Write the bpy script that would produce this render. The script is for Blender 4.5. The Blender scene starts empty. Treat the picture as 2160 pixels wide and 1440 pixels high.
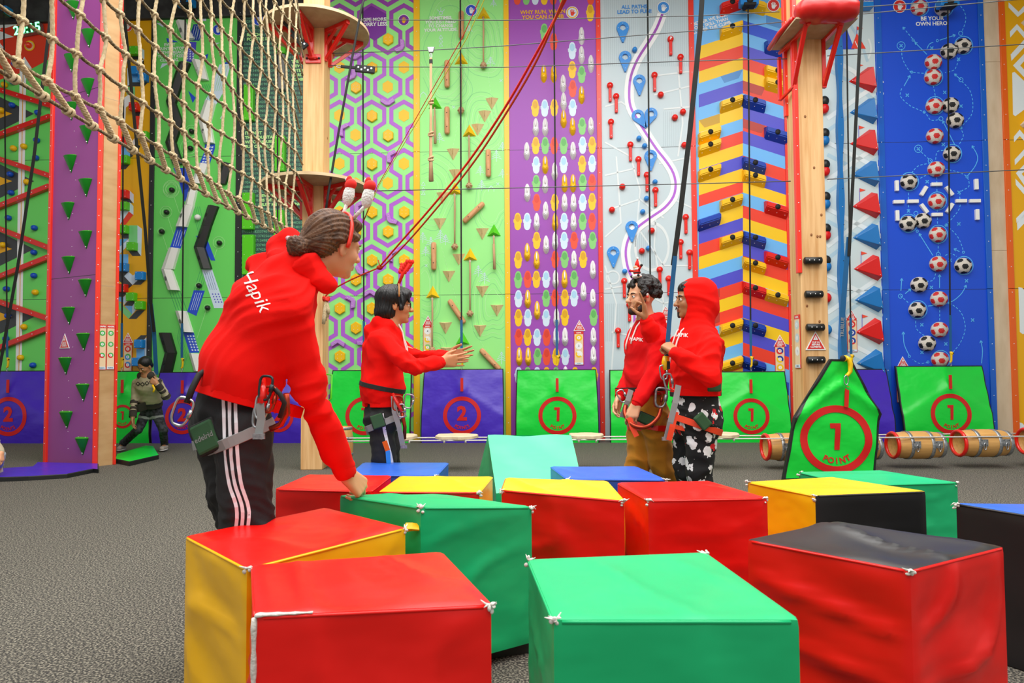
import bpy, bmesh, math, random
import numpy as np
from mathutils import Vector, Matrix, Euler
from mathutils.bvhtree import BVHTree
R = math.radians
random.seed(7)
S = bpy.context.scene
COL = S.collection
# ---------------------------------------------------------------- camera
FPX = 1440.0
CAMH = 1.2
cd = bpy.data.cameras.new('camera'); cd.sensor_width = 36; cd.lens = 36*FPX/2160; cd.clip_start = .05; cd.clip_end = 200
cam = bpy.data.objects.new('camera', cd); COL.objects.link(cam); S.camera = cam
CAMR = Matrix.Rotation(R(90+2.3), 4, 'X') @ Matrix.Rotation(R(-.35), 4, 'Z')
cam.matrix_world = Matrix.Translation((0, 0, CAMH)) @ CAMR
cd.dof.use_dof = True; cd.dof.focus_distance = 5.2; cd.dof.aperture_fstop = 7
CR = CAMR.to_3x3(); CO = Vector((0, 0, CAMH))
# ---------------------------------------------------------------- world and lamps
S.view_settings.view_transform = 'Standard'; S.view_settings.look = 'None'
S.view_settings.gamma = 1; S.view_settings.use_curve_mapping = False
S.view_settings.exposure = -0.04
S.cycles.use_denoising = True
S.cycles.max_bounces = 6
W = bpy.data.worlds.new('world'); S.world = W; W.use_nodes = True
W.node_tree.nodes['Background'].inputs[0].default_value = (1.0, .97, .93, 1)
W.node_tree.nodes['Background'].inputs[1].default_value = .6
def area(name, loc, sx, sy, power, rot=(0, 0, 0), col=(1, .98, .95)):
    l = bpy.data.lights.new(name, 'AREA'); l.shape = 'RECTANGLE'; l.size = sx; l.size_y = sy
    l.energy = power; l.color = col
    o = bpy.data.objects.new(name, l); COL.objects.link(o); o.location = loc; o.rotation_euler = rot
    return o
area('skylight_lamp', (.2, 6.2, 8.0), 13, 3.4, 900)
area('skylight_lamp', (.1, 2.2, 8.0), 13, 3.4, 900)
area('skylight_lamp', (.3, -2.5, 7.4), 9, 3.0, 330, (R(30), 0, 0))  # added front fill behind the camera, brightens cube fronts and people
area('skylight_lamp', (.8, 9.6, 8.0), 10, 1.6, 120, (R(-48), 0, 0))  # added for an assumed, unseen window strip, gives cube tops their sheen
# ---------------------------------------------------------------- projection helpers
def ray(px, py):
    return (CR @ Vector(((px-1080)/FPX, (720-py)/FPX, -1.0))).normalized()
def P(px, py, d):                      # point seen at a pixel at depth d along Y
    r = ray(px, py); return CO + r*(d/r.y)
def G(px, py, z=0.0):                  # point seen at a pixel on the level z
    r = ray(px, py); return CO + r*((z-CO.z)/r.z)
class Pl:                              # an upright plane: u to the right, -y towards the room
    def __init__(s, O, yaw):
        s.O = Vector(O); s.yaw = yaw
        s.u = Vector((math.cos(yaw), math.sin(yaw), 0)); s.y = Vector((-math.sin(yaw), math.cos(yaw), 0))
    def px(s, px, py, off=0.0):
        r = ray(px, py); t = (-off-(CO-s.O).dot(s.y))/r.dot(s.y)
        p = CO+r*t-s.O
        return (p.dot(s.u), p.z)
    def pt(s, u, off, z):
        p = s.O+s.u*u-s.y*off; return Vector((p.x, p.y, z))
    def M(s, u=0, off=0, z=0, rot=0):
        return Matrix.Translation(s.pt(u, off, z)) @ Matrix.Rotation(s.yaw, 4, 'Z') @ Matrix.Rotation(rot, 4, 'Y')
YAW = R(-2.6)
WALL = Pl((0, 11.52, 0), YAW)
TH = .03
# ---------------------------------------------------------------- materials
def lin(h):
    if isinstance(h, str):
        h = h.lstrip('#'); c = [int(h[i:i+2], 16)/255 for i in (0, 2, 4)]
    else: c = h
    return tuple(((v/12.92) if v <= .04045 else ((v+.055)/1.055)**2.4) for v in c)+(1,)
MATS = {}
def mat(name, col, rough=.5, metal=0, bump=None, var=None, coat=0, sheen=0, emit=0, spec=.5, sss=0):
    m = bpy.data.materials.new(name); m.use_nodes = True; MATS[name] = m
    nt = m.node_tree; b = nt.nodes['Principled BSDF']
    c = lin(col); b.inputs['Base Color'].default_value = c
    b.inputs['Roughness'].default_value = rough; b.inputs['Metallic'].default_value = metal
    b.inputs['Specular IOR Level'].default_value = spec
    b.inputs['Coat Weight'].default_value = coat; b.inputs['Coat Roughness'].default_value = .15
    b.inputs['Sheen Weight'].default_value = sheen
    if sss: b.inputs['Subsurface Weight'].default_value = sss; b.inputs['Subsurface Radius'].default_value = (.02, .008, .004); b.inputs['Subsurface Scale'].default_value = .5
    if emit: b.inputs['Emission Color'].default_value = c; b.inputs['Emission Strength'].default_value = emit
    tc = None
    def coord(sc):
        nonlocal tc
        if tc is None: tc = nt.nodes.new('ShaderNodeTexCoord')
        mp = nt.nodes.new('ShaderNodeMapping'); mp.inputs['Scale'].default_value = sc
        nt.links.new(tc.outputs['Object'], mp.inputs['Vector']); return mp.outputs['Vector']
    if var:      # (colour2, scale xyz, contrast lo, hi, detail)
        n = nt.nodes.new('ShaderNodeTexNoise'); n.inputs['Scale'].default_value = 1; n.inputs['Detail'].default_value = var[4] if len(var) > 4 else 3
        nt.links.new(coord(var[1]), n.inputs['Vector'])
        r = nt.nodes.new('ShaderNodeValToRGB'); r.color_ramp.elements[0].position = var[2]; r.color_ramp.elements[1].position = var[3]
        r.color_ramp.elements[0].color = c; r.color_ramp.elements[1].color = lin(var[0])
        nt.links.new(n.outputs['Fac'], r.inputs['Fac']); nt.links.new(r.outputs['Color'], b.inputs['Base Color'])
    if bump:     # (scale xyz, strength, distance, detail)
        n = nt.nodes.new('ShaderNodeTexNoise'); n.inputs['Scale'].default_value = 1; n.inputs['Detail'].default_value = bump[3] if len(bump) > 3 else 3
        nt.links.new(coord(bump[0]), n.inputs['Vector'])
        bm = nt.nodes.new('ShaderNodeBump'); bm.inputs['Strength'].default_value = bump[1]; bm.inputs['Distance'].default_value = bump[2]
        nt.links.new(n.outputs['Fac'], bm.inputs['Height']); nt.links.new(bm.outputs['Normal'], b.inputs['Normal'])
    return m
def vinyl(name, col, rough=.42): return mat(name, col, rough, bump=((2.2, 2.2, 3.2), .5, .05, 3), coat=.12, spec=.4)
vinyl('vinyl_red', '#f20d04'); vinyl('vinyl_green', '#10b872'); vinyl('vinyl_yellow', '#f8bd06')
vinyl('vinyl_blue', '#2a62cc'); mat('vinyl_black', '#17181a', .45, bump=((2, 2, 3), .25, .03, 3), coat=.1); vinyl('vinyl_mint', '#4fd49a')
vinyl('mat_green', '#0fd63c', .38); vinyl('mat_purple', '#4426b8', .38)
mat('mat_back', '#151515', .7)
mat('foam_white', '#d8d4cc', .9, bump=((90, 90, 90), .6, .01))
mat('black_edge', '#171918', .55); mat('steel', '#b9bcbe', .32, 1); mat('dark_steel', '#3b3e40', .4, .8)
mat('galvanised', '#a9adb0', .42, .7, var=('#8b9094', (60, 60, 60), .4, .6))
mat('wood_post', '#e4b880', .6, var=('#cf9a5e', (22, 22, 1.3), .42, .68, 4)); mat('wood_end', '#c99a60', .7)
mat('wood_dark', '#a9733a', .6); mat('knot_wood', '#8d5a2c', .6)
mat('plywood', '#dcc39a', .55, var=('#cdb083', (3, 3, 9), .35, .7, 5))
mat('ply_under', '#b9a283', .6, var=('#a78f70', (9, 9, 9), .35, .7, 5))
mat('filler_board', '#d8c4a6', .65, var=('#c8b190', (7, 7, 2), .35, .7, 5))
mat('barrel_wood', '#d2a15c', .45, var=('#bd8a4c', (34, 34, 3), .35, .75, 4))
mat('rope', '#d2c09a', .9, var=('#b59f77', (60, 60, 60), .4, .65)); mat('rope_dark', '#9b8a68', .9, var=('#5e5138', (80, 80, 80), .42, .58))
mat('rope_sand', '#c9a57c', .9, bump=((300, 300, 300), .6, .004)); mat('red_rope', '#e8200c', .6); mat('orange_rope', '#e0431c', .6); mat('yellow_rope', '#e6e23a', .6)
mat('strap_black', '#161815', .7); mat('strap_blue', '#0f5a8c', .6); mat('strap_grey', '#8f9392', .7); mat('strap_orange', '#f0441a', .6)
mat('powder_red', '#e01509', .32, coat=.4); mat('trim_red', '#f0301a', .4, coat=.3); mat('trim_yellow', '#f8c404', .4, coat=.2)
mat('trim_blue', '#0b5fc8', .4, coat=.2); mat('trim_orange', '#ea6206', .4, coat=.2); mat('trim_black', '#26282a', .45)
def pcol(name, col, rough=.42): return mat(name, col, rough)
pcol('p_green', '#6cdc64'); pcol('p_green_soft', '#86e27e'); pcol('p_lime', '#9af08a'); pcol('p_purple', '#9c46b4'); pcol('p_tower', '#97468f', .5); mat('tower_ply', '#c8a473', .6, var=('#b8915e', (3, 3, 9), .35, .7, 5)); mat('cushion_red', '#c40d08', .4, coat=.2); pcol('p_purple_dark', '#7a28a0')
pcol('p_violet', '#b45fd6'); pcol('p_yellow', '#f6c808'); pcol('p_gold', '#eeb000'); pcol('p_white', '#f0f4f4'); pcol('p_ice', '#d4e8fa')
pcol('p_black', '#1e2122'); pcol('p_charcoal', '#3a3f42'); pcol('p_red', '#ee3c20'); pcol('p_blue', '#2450d4'); pcol('p_royal', '#1450d8'); pcol('p_sky', '#6cb8f4')
pcol('p_indigo', '#4e4ccc'); pcol('p_map', '#c4d6dc'); pcol('p_map_road', '#dfe9ea'); pcol('p_map_line', '#b0c4cb'); pcol('p_darkgreen', '#30504a'); pcol('p_digit', '#6fb58c')
pcol('p_textlime', '#b8f49a'); pcol('p_croc_green', '#86cf76'); pcol('p_croc_green_d', '#5fb35a'); pcol('p_croc_red', '#ef4e2e'); pcol('p_croc_red_d', '#dd3a22')
pcol('p_gold_d', '#dba508'); pcol('p_ice_d', '#a8d6f0'); pcol('p_mapblue', '#3a8fe0'); pcol('p_line_mint', '#b6f2a8'); pcol('p_cyan', '#5cc0ff'); pcol('p_signsand', '#ecd2aa')
pcol('p_signred', '#dc2c24'); pcol('p_signgreen', '#48b85a'); pcol('p_navy', '#1a3c9c'); pcol('p_teal', '#2a9a70'); pcol('p_tri', '#cfe0e2'); pcol('p_tri2', '#e6f0f0'); pcol('p_tri3', '#b4d2de')
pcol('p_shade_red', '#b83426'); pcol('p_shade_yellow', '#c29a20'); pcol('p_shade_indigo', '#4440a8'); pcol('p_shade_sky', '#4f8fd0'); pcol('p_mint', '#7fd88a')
def gloss(name, col, rough=.42): return mat(name, col, rough, coat=.1, spec=.4)
gloss('h_green', '#148a1c'); gloss('h_lime', '#58cc1e'); gloss('h_lime_side', '#3da012'); gloss('h_yellow', '#fac408'); gloss('h_blue', '#0c4fc4'); gloss('h_black', '#1a1c1b', .45)
gloss('h_white', '#f2f3ee', .45); gloss('h_red', '#e61c0e'); gloss('h_sky', '#2f8ee2'); gloss('h_skyblock', '#1a8ade'); gloss('h_violet', '#c285dc', .5); gloss('h_navy', '#0e3fae')
gloss('h_crocwhite', '#eceef0', .5); gloss('h_tri_red', '#dc1412'); gloss('h_tri_blue', '#1476c0'); gloss('h_grey', '#777a7a')
mat('ball_white', '#d9d2c6', .7, bump=((90, 90, 90), .7, .01)); mat('ball_red', '#cc2420', .6); mat('ball_black', '#141414', .6)
mat('hold_wood', '#e2ab7a', .6, var=('#cf9462', (30, 30, 6), .4, .66, 3)); mat('hold_birch', '#f2d6a2', .6, var=('#e4c48c', (30, 30, 8), .4, .66, 3))
mat('screw', '#f4f4f4', .3, .3)
mat('floor_rubber', '#2c2a27', .9, var=('#989282', (105, 105, 105), .46, .66, 9), bump=((160, 160, 160), .5, .004))
mat('ceiling_grey', '#8f9296', .8); mat('steel_beam', '#3c3d3d', .7, var=('#2a2a2a', (4, 4, 4), .4, .6))
mat('led_green', '#5cff90', emit=7); mat('led_board', '#0a6a2a', .4); mat('lamp_red', '#ff3a14', .3, coat=.5)
mat('skin_a', '#e0a078', .5, sss=.15); mat('skin_b', '#c98a5e', .5, sss=.12); mat('skin_c', '#dba27c', .5, sss=.12); mat('skin_d', '#b07a50', .5, sss=.12); mat('skin_e', '#b57e58', .5, sss=.1)
mat('lip', '#b4604c', .4); mat('lip_dark', '#93513c', .4); mat('teeth', '#f2ece4', .3); mat('eye_white', '#e8e4de', .2); mat('eye_dark', '#1b120d', .15)
mat('hoodie_red', '#ee110a', .95, bump=((420, 420, 420), .25, .002), spec=.2); mat('hoodie_lining', '#c9a3a8', .95); mat('cord_white', '#ece6e2', .8)
mat('hoodie_red_deep', '#e01216', .95, spec=.2)
mat('pants_black', '#191a1d', .75, bump=((300, 300, 300), .3, .002)); mat('pants_ochre', '#bd7a12', .9, bump=((260, 260, 260), .5, .003), sheen=.1)
mat('stripe_white', '#e8e8ee', .7); mat('hair_brown', '#4a2f1e', .55, var=('#80583a', (20, 160, 20), .35, .7, 4), bump=((30, 240, 30), .6, .01))
mat('hair_black', '#0c0c0e', .38, bump=((200, 200, 14), .5, .008)); mat('hair_curl', '#171210', .5, bump=((60, 60, 60), .9, .02)); mat('beard', '#2a1c14', .7)
mat('glass_rim', '#2a2522', .3, .6); mat('harness_green', '#305a38', .8); mat('harness_black', '#1b1d1c', .7); mat('plush_white', '#f4f2ee', .95, bump=((120, 120, 120), .8, .01))
mat('plush_red', '#ee2418', .8); mat('jeans_pale', '#a9bac0', .8); mat('knit_cream', '#b4a88c', .95, bump=((200, 200, 200), .8, .004)); mat('knit_dark', '#3a342e', .95, bump=((200, 200, 200), .8, .004))
mat('shoe_grey', '#b3aaa0', .7); mat('shoe_white', '#e8e6e2', .6); mat('alu_bronze', '#a8402a', .35, .8); mat('clip_yellow', '#f2c405', .35)
mat('leggings', '#3a3d44', .8, var=('#15161a', (24, 24, 24), .42, .6, 3))
def blotch():
    m = mat('pants_print', '#141416', .85); nt = m.node_tree; b = nt.nodes['Principled BSDF']
    tc = nt.nodes.new('ShaderNodeTexCoord')
    def blob(sc, lo, w, rnd):
        mp = nt.nodes.new('ShaderNodeMapping'); mp.inputs['Location'].default_value = rnd; mp.inputs['Scale'].default_value = sc
        nt.links.new(tc.outputs['Object'], mp.inputs['Vector'])
        nz = nt.nodes.new('ShaderNodeTexNoise'); nz.inputs['Scale'].default_value = 2.2
        nt.links.new(mp.outputs[0], nz.inputs['Vector'])
        mx = nt.nodes.new('ShaderNodeMixRGB'); mx.inputs[0].default_value = .45; nt.links.new(mp.outputs[0], mx.inputs[1]); nt.links.new(nz.outputs['Color'], mx.inputs[2])
        v = nt.nodes.new('ShaderNodeTexVoronoi'); v.inputs['Scale'].default_value = 1; v.inputs['Randomness'].default_value = .8
        nt.links.new(mx.outputs[0], v.inputs['Vector'])
        l = nt.nodes.new('ShaderNodeMath'); l.operation = 'LESS_THAN'; l.inputs[1].default_value = lo
        nt.links.new(v.outputs['Distance'], l.inputs[0])
        return l.outputs[0]
    a = blob((21, 21, 19), .33, 0, (0, 0, 0)); r = blob((15, 15, 14), .21, 0, (3.3, 1.2, 5)); w2 = blob((33, 33, 30), .17, 0, (7.3, 4.2, 1))
    m1 = nt.nodes.new('ShaderNodeMixRGB'); m1.inputs[1].default_value = lin('#141416'); m1.inputs[2].default_value = lin('#e9e9ea'); nt.links.new(a, m1.inputs[0])
    m3 = nt.nodes.new('ShaderNodeMixRGB'); m3.inputs[2].default_value = lin('#dcdcdc'); nt.links.new(w2, m3.inputs[0]); nt.links.new(m1.outputs[0], m3.inputs[1])
    m2 = nt.nodes.new('ShaderNodeMixRGB'); m2.inputs[2].default_value = lin('#d01822'); nt.links.new(r, m2.inputs[0]); nt.links.new(m3.outputs[0], m2.inputs[1])
    nt.links.new(m2.outputs[0], b.inputs['Base Color'])
blotch()
# ---------------------------------------------------------------- mesh builder
_txt = {}
def text_mesh(s, bold=.012, align='CENTER'):
    k = (s, bold, align)
    if k in _txt: return _txt[k]
    c = bpy.data.curves.new('t', 'FONT'); c.body = s; c.size = 1; c.align_x = align; c.align_y = 'CENTER'; c.offset = bold; c.resolution_u = 2
    c.space_line = .95
    o = bpy.data.objects.new('t', c); COL.objects.link(o)
    dg = bpy.context.evaluated_depsgraph_get(); me = bpy.data.meshes.new_from_object(o.evaluated_get(dg))
    vs = [(v.co.x, v.co.y) for v in me.vertices]; fs = [tuple(p.vertices) for p in me.polygons]
    bpy.data.objects.remove(o); bpy.data.curves.remove(c); bpy.data.meshes.remove(me)
    _txt[k] = (vs, fs); return _txt[k]
class MB:
    def __init__(s): s.v = []; s.f = []; s.m = []; s.sm = []
    def add(s, vs, fs, m, smooth=False, X=None):
        n = len(s.v)
        for p in vs:
            p = Vector(p)
            s.v.append(X @ p if X is not None else p)
        for f in fs:
            s.f.append(tuple(i+n for i in f)); s.m.append(m); s.sm.append(smooth)
        return s
    def box(s, c, d, m, X=None, ch=0.0):
        x, y, z = [q/2 for q in d]
        if ch <= 0:
            vs = [(c[0]+a*x, c[1]+b*y, c[2]+e*z) for a in (-1, 1) for b in (-1, 1) for e in (-1, 1)]
            return s.add(vs, [(0, 1, 3, 2), (4, 6, 7, 5), (0, 4, 5, 1), (2, 3, 7, 6), (0, 2, 6, 4), (1, 5, 7, 3)], m, False, X)
        bm = bmesh.new(); bmesh.ops.create_cube(bm, size=1)
        for v in bm.verts: v.co = Vector((v.co.x*d[0], v.co.y*d[1], v.co.z*d[2]))
        bmesh.ops.bevel(bm, geom=bm.edges[:], offset=ch, segments=2, affect='EDGES', profile=.5)
        for v in bm.verts: v.co += Vector(c)
        vs = [v.co.copy() for v in bm.verts]; fs = [tuple(v.index for v in f.verts) for f in bm.faces]; bm.free()
        return s.add(vs, fs, m, False, X)
    def quad(s, pts, m): return s.add(pts, [tuple(range(len(pts)))], m)
    def prism(s, poly, y0, y1, m, ms=None, X=None, ch=0.0, cen=None):
        """poly in (x,z), extruded along -y from off y0 to y1; chamfer ch"""
        n = len(poly); ms = ms or m
        A = sum(poly[i][0]*poly[(i+1) % n][1]-poly[(i+1) % n][0]*poly[i][1] for i in range(n))
        if A < 0: poly = poly[::-1]
        cx, cz = cen or (sum(p[0] for p in poly)/n, sum(p[1] for p in poly)/n)
        vs = [(p[0], -y0, p[1]) for p in poly]; fs = []
        if ch > 0:
            vs += [(p[0], -(y1-ch), p[1]) for p in poly]
            for p in poly:
                dx, dz = p[0]-cx, p[1]-cz; l = math.hypot(dx, dz) or 1; k = max(0, 1-ch*1.2/l)
                vs.append((cx+dx*k, -y1, cz+dz*k))
            L = 2
        else:
            vs += [(p[0], -y1, p[1]) for p in poly]; L = 1
        s.add(vs, [((l)*n+i, l*n+(i+1) % n, (l+1)*n+(i+1) % n, (l+1)*n+i) for l in range(L) for i in range(n)], ms, False, X)
        b = len(s.v)-n
        s.f.append(tuple(range(b, b+n))); s.m.append(m); s.sm.append(False)
        return s
    def tube(s, pts, r, m, n=8, closed=False, caps=True, lobes=0, twist=0, lob=.14, flat=None):
        pts = [Vector(p) for p in pts]; N = len(pts)
        if N < 2: return s
        rs = r if isinstance(r, (list, tuple)) else [r]*N
        up = Vector((0, 0, 1)); t0 = (pts[1]-pts[0]).normalized()
        if abs(t0.dot(up)) > .95: up = Vector((1, 0, 0))
        nx = t0.cross(up).normalized(); vs = []; acc = 0
        for i, p in enumerate(pts):
            if closed: t = (pts[(i+1) % N]-pts[i-1]).normalized()
            else: t = (pts[min(i+1, N-1)]-pts[max(i-1, 0)]).normalized()
            nx = (nx-t*nx.dot(t))
            if nx.length < 1e-6: nx = t.orthogonal()
            nx.normalize(); ny = t.cross(nx)
            if i: acc += (pts[i]-pts[i-1]).length
            for k in range(n):
                a = 2*math.pi*k/n; rr = rs[i]
                if lobes: rr *= 1+lob*math.cos(lobes*a-twist*acc)
                fx, fy = (flat if flat else (1, 1))
                vs.append(p+nx*(rr*math.cos(a)*fx)+ny*(rr*math.sin(a)*fy))
        fs = []
        for i in range(N if closed else N-1):
            j = (i+1) % N
            for k in range(n): fs.append((i*n+k, i*n+(k+1) % n, j*n+(k+1) % n, j*n+k))
        if caps and not closed: fs.append(tuple(range(n))[::-1]); fs.append(tuple((N-1)*n+k for k in range(n)))
        return s.add(vs, fs, m, True)
    def ribbon(s, pts, nors, w, t, m):
        pts = [Vector(p) for p in pts]; N = len(pts); vs = []
        for i, p in enumerate(pts):
            tt = (pts[min(i+1, N-1)]-pts[max(i-1, 0)]).normalized(); nn = Vector(nors[i] if isinstance(nors, list) else nors).normalized()
            sd = tt.cross(nn).normalized(); ww = w[i] if isinstance(w, list) else w
            vs += [p+sd*ww/2, p-sd*ww/2, p-sd*ww/2+nn*t, p+sd*ww/2+nn*t]
        fs = []
        for i in range(N-1):
            for k in range(4): fs.append((i*4+k, i*4+(k+1) % 4, i*4+4+(k+1) % 4, i*4+4+k))
        fs += [(0, 1, 2, 3), ((N-1)*4+3, (N-1)*4+2, (N-1)*4+1, (N-1)*4)]
        return s.add(vs, fs, m)
    def lathe(s, prof, m, n=24, X=None, smooth=True, arc=None):
        """prof: (r, z) around z"""
        vs = [(r*math.cos(2*math.pi*k/n), r*math.sin(2*math.pi*k/n), z) for r, z in prof for k in range(n)]
        fs = [(i*n+k, i*n+(k+1) % n, (i+1)*n+(k+1) % n, (i+1)*n+k) for i in range(len(prof)-1) for k in range(n)]
        return s.add(vs, fs, m, smooth, X)
    def ball(s, c, r, m, X=None, n=12, k=8):
        r = r if isinstance(r, (list, tuple)) else (r, r, r)
        vs = [(c[0], c[1], c[2]+r[2])]
        for i in range(1, k):
            ph = math.pi*i/k
            for j in range(n):
                th = 2*math.pi*j/n; vs.append((c[0]+r[0]*math.sin(ph)*math.cos(th), c[1]+r[1]*math.sin(ph)*math.sin(th), c[2]+r[2]*math.cos(ph)))
        vs.append((c[0], c[1], c[2]-r[2])); L = len(vs)-1
        fs = [(0, 1+j, 1+(j+1) % n) for j in range(n)]
        fs += [(1+i*n+j, 1+(i+1)*n+j, 1+(i+1)*n+(j+1) % n, 1+i*n+(j+1) % n) for i in range(k-2) for j in range(n)]
        fs += [(L, 1+(k-2)*n+(j+1) % n, 1+(k-2)*n+j) for j in range(n)]
        return s.add(vs, fs, m, True, X)
    def text(s, string, cx, cz, size, m, off, rot=0, bold=.012, align='CENTER', f=None, sx=1):
        vs, fs = text_mesh(string, bold, align); c, sn = math.cos(rot), math.sin(rot)
        out = []
        for x, y in vs:
            x *= size*sx; y *= size; a, b = cx+x*c-y*sn, cz+x*sn+y*c
            out.append(f(a, b) if f else (a, -off, b))
        return s.add(out, fs, m)
    def build(s, name, parent=None, M=None, label=None, cat=None, group=None, kind=None):
        me = bpy.data.meshes.new(name); me.from_pydata([tuple(v) for v in s.v], [], s.f)
        names = []
        for q in s.m:
            if q not in names: names.append(q)
        for q in names: me.materials.append(MATS[q])
        ix = {q: i for i, q in enumerate(names)}
        me.polygons.foreach_set('material_index', [ix[q] for q in s.m]); me.polygons.foreach_set('use_smooth', s.sm)
        me.update()
        o = bpy.data.objects.new(name, me); COL.objects.link(o)
        if parent is not None: o.parent = parent
        if M is not None: o.matrix_local = M
        tag(o, label, cat, group, kind)
        return o
def tag(o, label=None, cat=None, group=None, kind=None):
    if label: o['label'] = label
    if cat: o['category'] = cat
    if group: o['group'] = group
    if kind: o['kind'] = kind
    return o
def empty(name, M, label, cat, group=None):
    o = bpy.data.objects.new(name, None); COL.objects.link(o); o.empty_display_size = .1
    o.matrix_world = M; return tag(o, label, cat, group)
def dup(o, M, label=None, group=None, name=None):
    c = o.copy(); COL.objects.link(c); c.matrix_world = M
    if label: c['label'] = label
    if group: c['group'] = group
    for ch in o.children:
        d = ch.copy(); COL.objects.link(d); d.parent = c; d.matrix_local = ch.matrix_local.copy()
        for g in ch.children:
            e = g.copy(); COL.objects.link(e); e.parent = d; e.matrix_local = g.matrix_local.copy()
    return c
ORD = ['first', 'second', 'third', 'fourth', 'fifth', 'sixth', 'seventh', 'eighth', 'ninth', 'tenth', 'eleventh', 'twelfth', 'thirteenth', 'fourteenth', 'fifteenth',
       'sixteenth', 'seventeenth', 'eighteenth', 'nineteenth', 'twentieth', 'twenty-first', 'twenty-second', 'twenty-third', 'twenty-fourth', 'twenty-fifth', 'twenty-sixth', 'twenty-seventh', 'twenty-eighth']
def nth(i, n, side='top', other='bottom'):
    if i == 0: return side+'most' if side in ('top', 'bottom') else 'first from the '+side
    if i == n-1 and n > 1: return other+'most' if other in ('top', 'bottom') else 'last from the '+side
    return ORD[i]+' from the '+side
def circ(cx, cz, r, n=20, a0=0, a1=2*math.pi, ry=None):
    return [(cx+r*math.cos(a0+(a1-a0)*k/n), cz+(ry or r)*math.sin(a0+(a1-a0)*k/n)) for k in range(n)]
# ---------------------------------------------------------------- printed graphics on an upright board
class Board:
    """a flat board in an upright plane with printed shapes given by where they sit on it"""
    def __init__(s, pl, th=TH): s.pl = pl; s.th = th; s.b = MB(); s.k = 8.0e-3
    def q(s, x, y): return s.pl.px(x, y, s.th)
    def off(s, l): return s.th+.0018*l
    def rect(s, u0, u1, z0, z1, m):
        s.b.box(((u0+u1)/2, -s.th/2, (z0+z1)/2), (u1-u0, s.th, z1-z0), m)
    def poly(s, pts, m, l=1, hole=None):
        P2 = [s.q(*p) for p in pts]; A = sum(P2[i][0]*P2[(i+1) % len(P2)][1]-P2[(i+1) % len(P2)][0]*P2[i][1] for i in range(len(P2)))
        if A < 0: P2 = P2[::-1]
        s.b.quad([(a, -s.off(l), b) for a, b in P2], m)
    def ring(s, x, y, r1, r0, m, l=1, n=28, a0=0, a1=360, ry=1):
        N = max(3, int(n*abs(a1-a0)/360)); vs = []
        for k in range(N+1):
            a = R(a0+(a1-a0)*k/N)
            for r in (r0, r1):
                u, z = s.q(x+r*math.cos(a), y-r*ry*math.sin(a)); vs.append((u, -s.off(l), z))
        s.b.add(vs, [(2*k, 2*k+1, 2*k+3, 2*k+2) for k in range(N)], m)
    def disc(s, x, y, r, m, l=1, n=24, ry=None):
        s.poly([(x+r*math.cos(2*math.pi*k/n), y-(ry or r)*math.sin(2*math.pi*k/n)) for k in range(n)], m, l)
    def line(s, pts, w, m, l=1, dash=None):
        Q = []
        if dash:
            a, g = dash; acc = 0; out = []; cur = None
            for i in range(len(pts)-1):
                p, q = pts[i], pts[i+1]; L = math.hypot(q[0]-p[0], q[1]-p[1]); t = 0
                while t < L-1e-6:
                    ph = acc % (a+g); on = ph < a; step = min((a-ph) if on else (a+g-ph), L-t)
                    step = max(step, 1e-3)
                    if on: out.append(((p[0]+(q[0]-p[0])*t/L, p[1]+(q[1]-p[1])*t/L), (p[0]+(q[0]-p[0])*(t+step)/L, p[1]+(q[1]-p[1])*(t+step)/L)))
                    t += step; acc += step
            for sgm in out: s.line(list(sgm), w, m, l)
            return
        pts = [p for i, p in enumerate(pts) if i == 0 or math.hypot(p[0]-pts[i-1][0], p[1]-pts[i-1][1]) > 1e-4]
        n = len(pts); vs = []
        if n < 2: return
        for i in range(n):
            a, c = pts[max(i-1, 0)], pts[min(i+1, n-1)]; b_ = pts[i]
            d1 = (b_[0]-a[0], b_[1]-a[1]) if i else (c[0]-b_[0], c[1]-b_[1]); d2 = (c[0]-b_[0], c[1]-b_[1]) if i < n-1 else d1
            l1, l2 = math.hypot(*d1), math.hypot(*d2); n1 = (-d1[1]/l1, d1[0]/l1); n2 = (-d2[1]/l2, d2[0]/l2)
            mx, my = n1[0]+n2[0], n1[1]+n2[1]; ml = math.hypot(mx, my)
            if ml < .3: mx, my = n1; sc = 1
            else: mx, my = mx/ml, my/ml; sc = min(2.5, 1/max(.3, mx*n1[0]+my*n1[1]))
            for sg in (1, -1):
                u, z = s.q(b_[0]+mx*w/2*sc*sg, b_[1]+my*w/2*sc*sg); vs.append((u, -s.off(l), z))
        s.b.add(vs, [(2*i, 2*i+1, 2*i+3, 2*i+2) for i in range(n-1)], m)
    def text(s, t, x, y, size, m, l=2, rot=0, bold=.02, align='CENTER', sx=1):
        u, z = s.q(x, y); u1, z1 = s.q(x+1, y); k = abs(u1-u)
        s.b.text(t, u, z, size*k, m, s.off(l), rot, bold, align, None, sx)
    def build(s, name, **kw): return s.b.build(name, M=s.pl.M(), **kw)
def smooth_path(pts, n=6, closed=False):
    out = []; N = len(pts)
    V = [Vector(p) for p in pts]
    for i in range(N if closed else N-1):
        if closed: p0, p1, p2, p3 = V[i-1], V[i], V[(i+1) % N], V[(i+2) % N]
        else: p0, p1, p2, p3 = V[max(i-1, 0)], V[i], V[i+1], V[min(i+2, N-1)]
        for k in range(n):
            t = k/n; out.append(.5*((2*p1)+(p2-p0)*t+(2*p0-5*p1+4*p2-p3)*t*t+(-p0+3*p1-3*p2+p3)*t**3))
    if not closed: out.append(V[-1])
    return out
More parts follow.
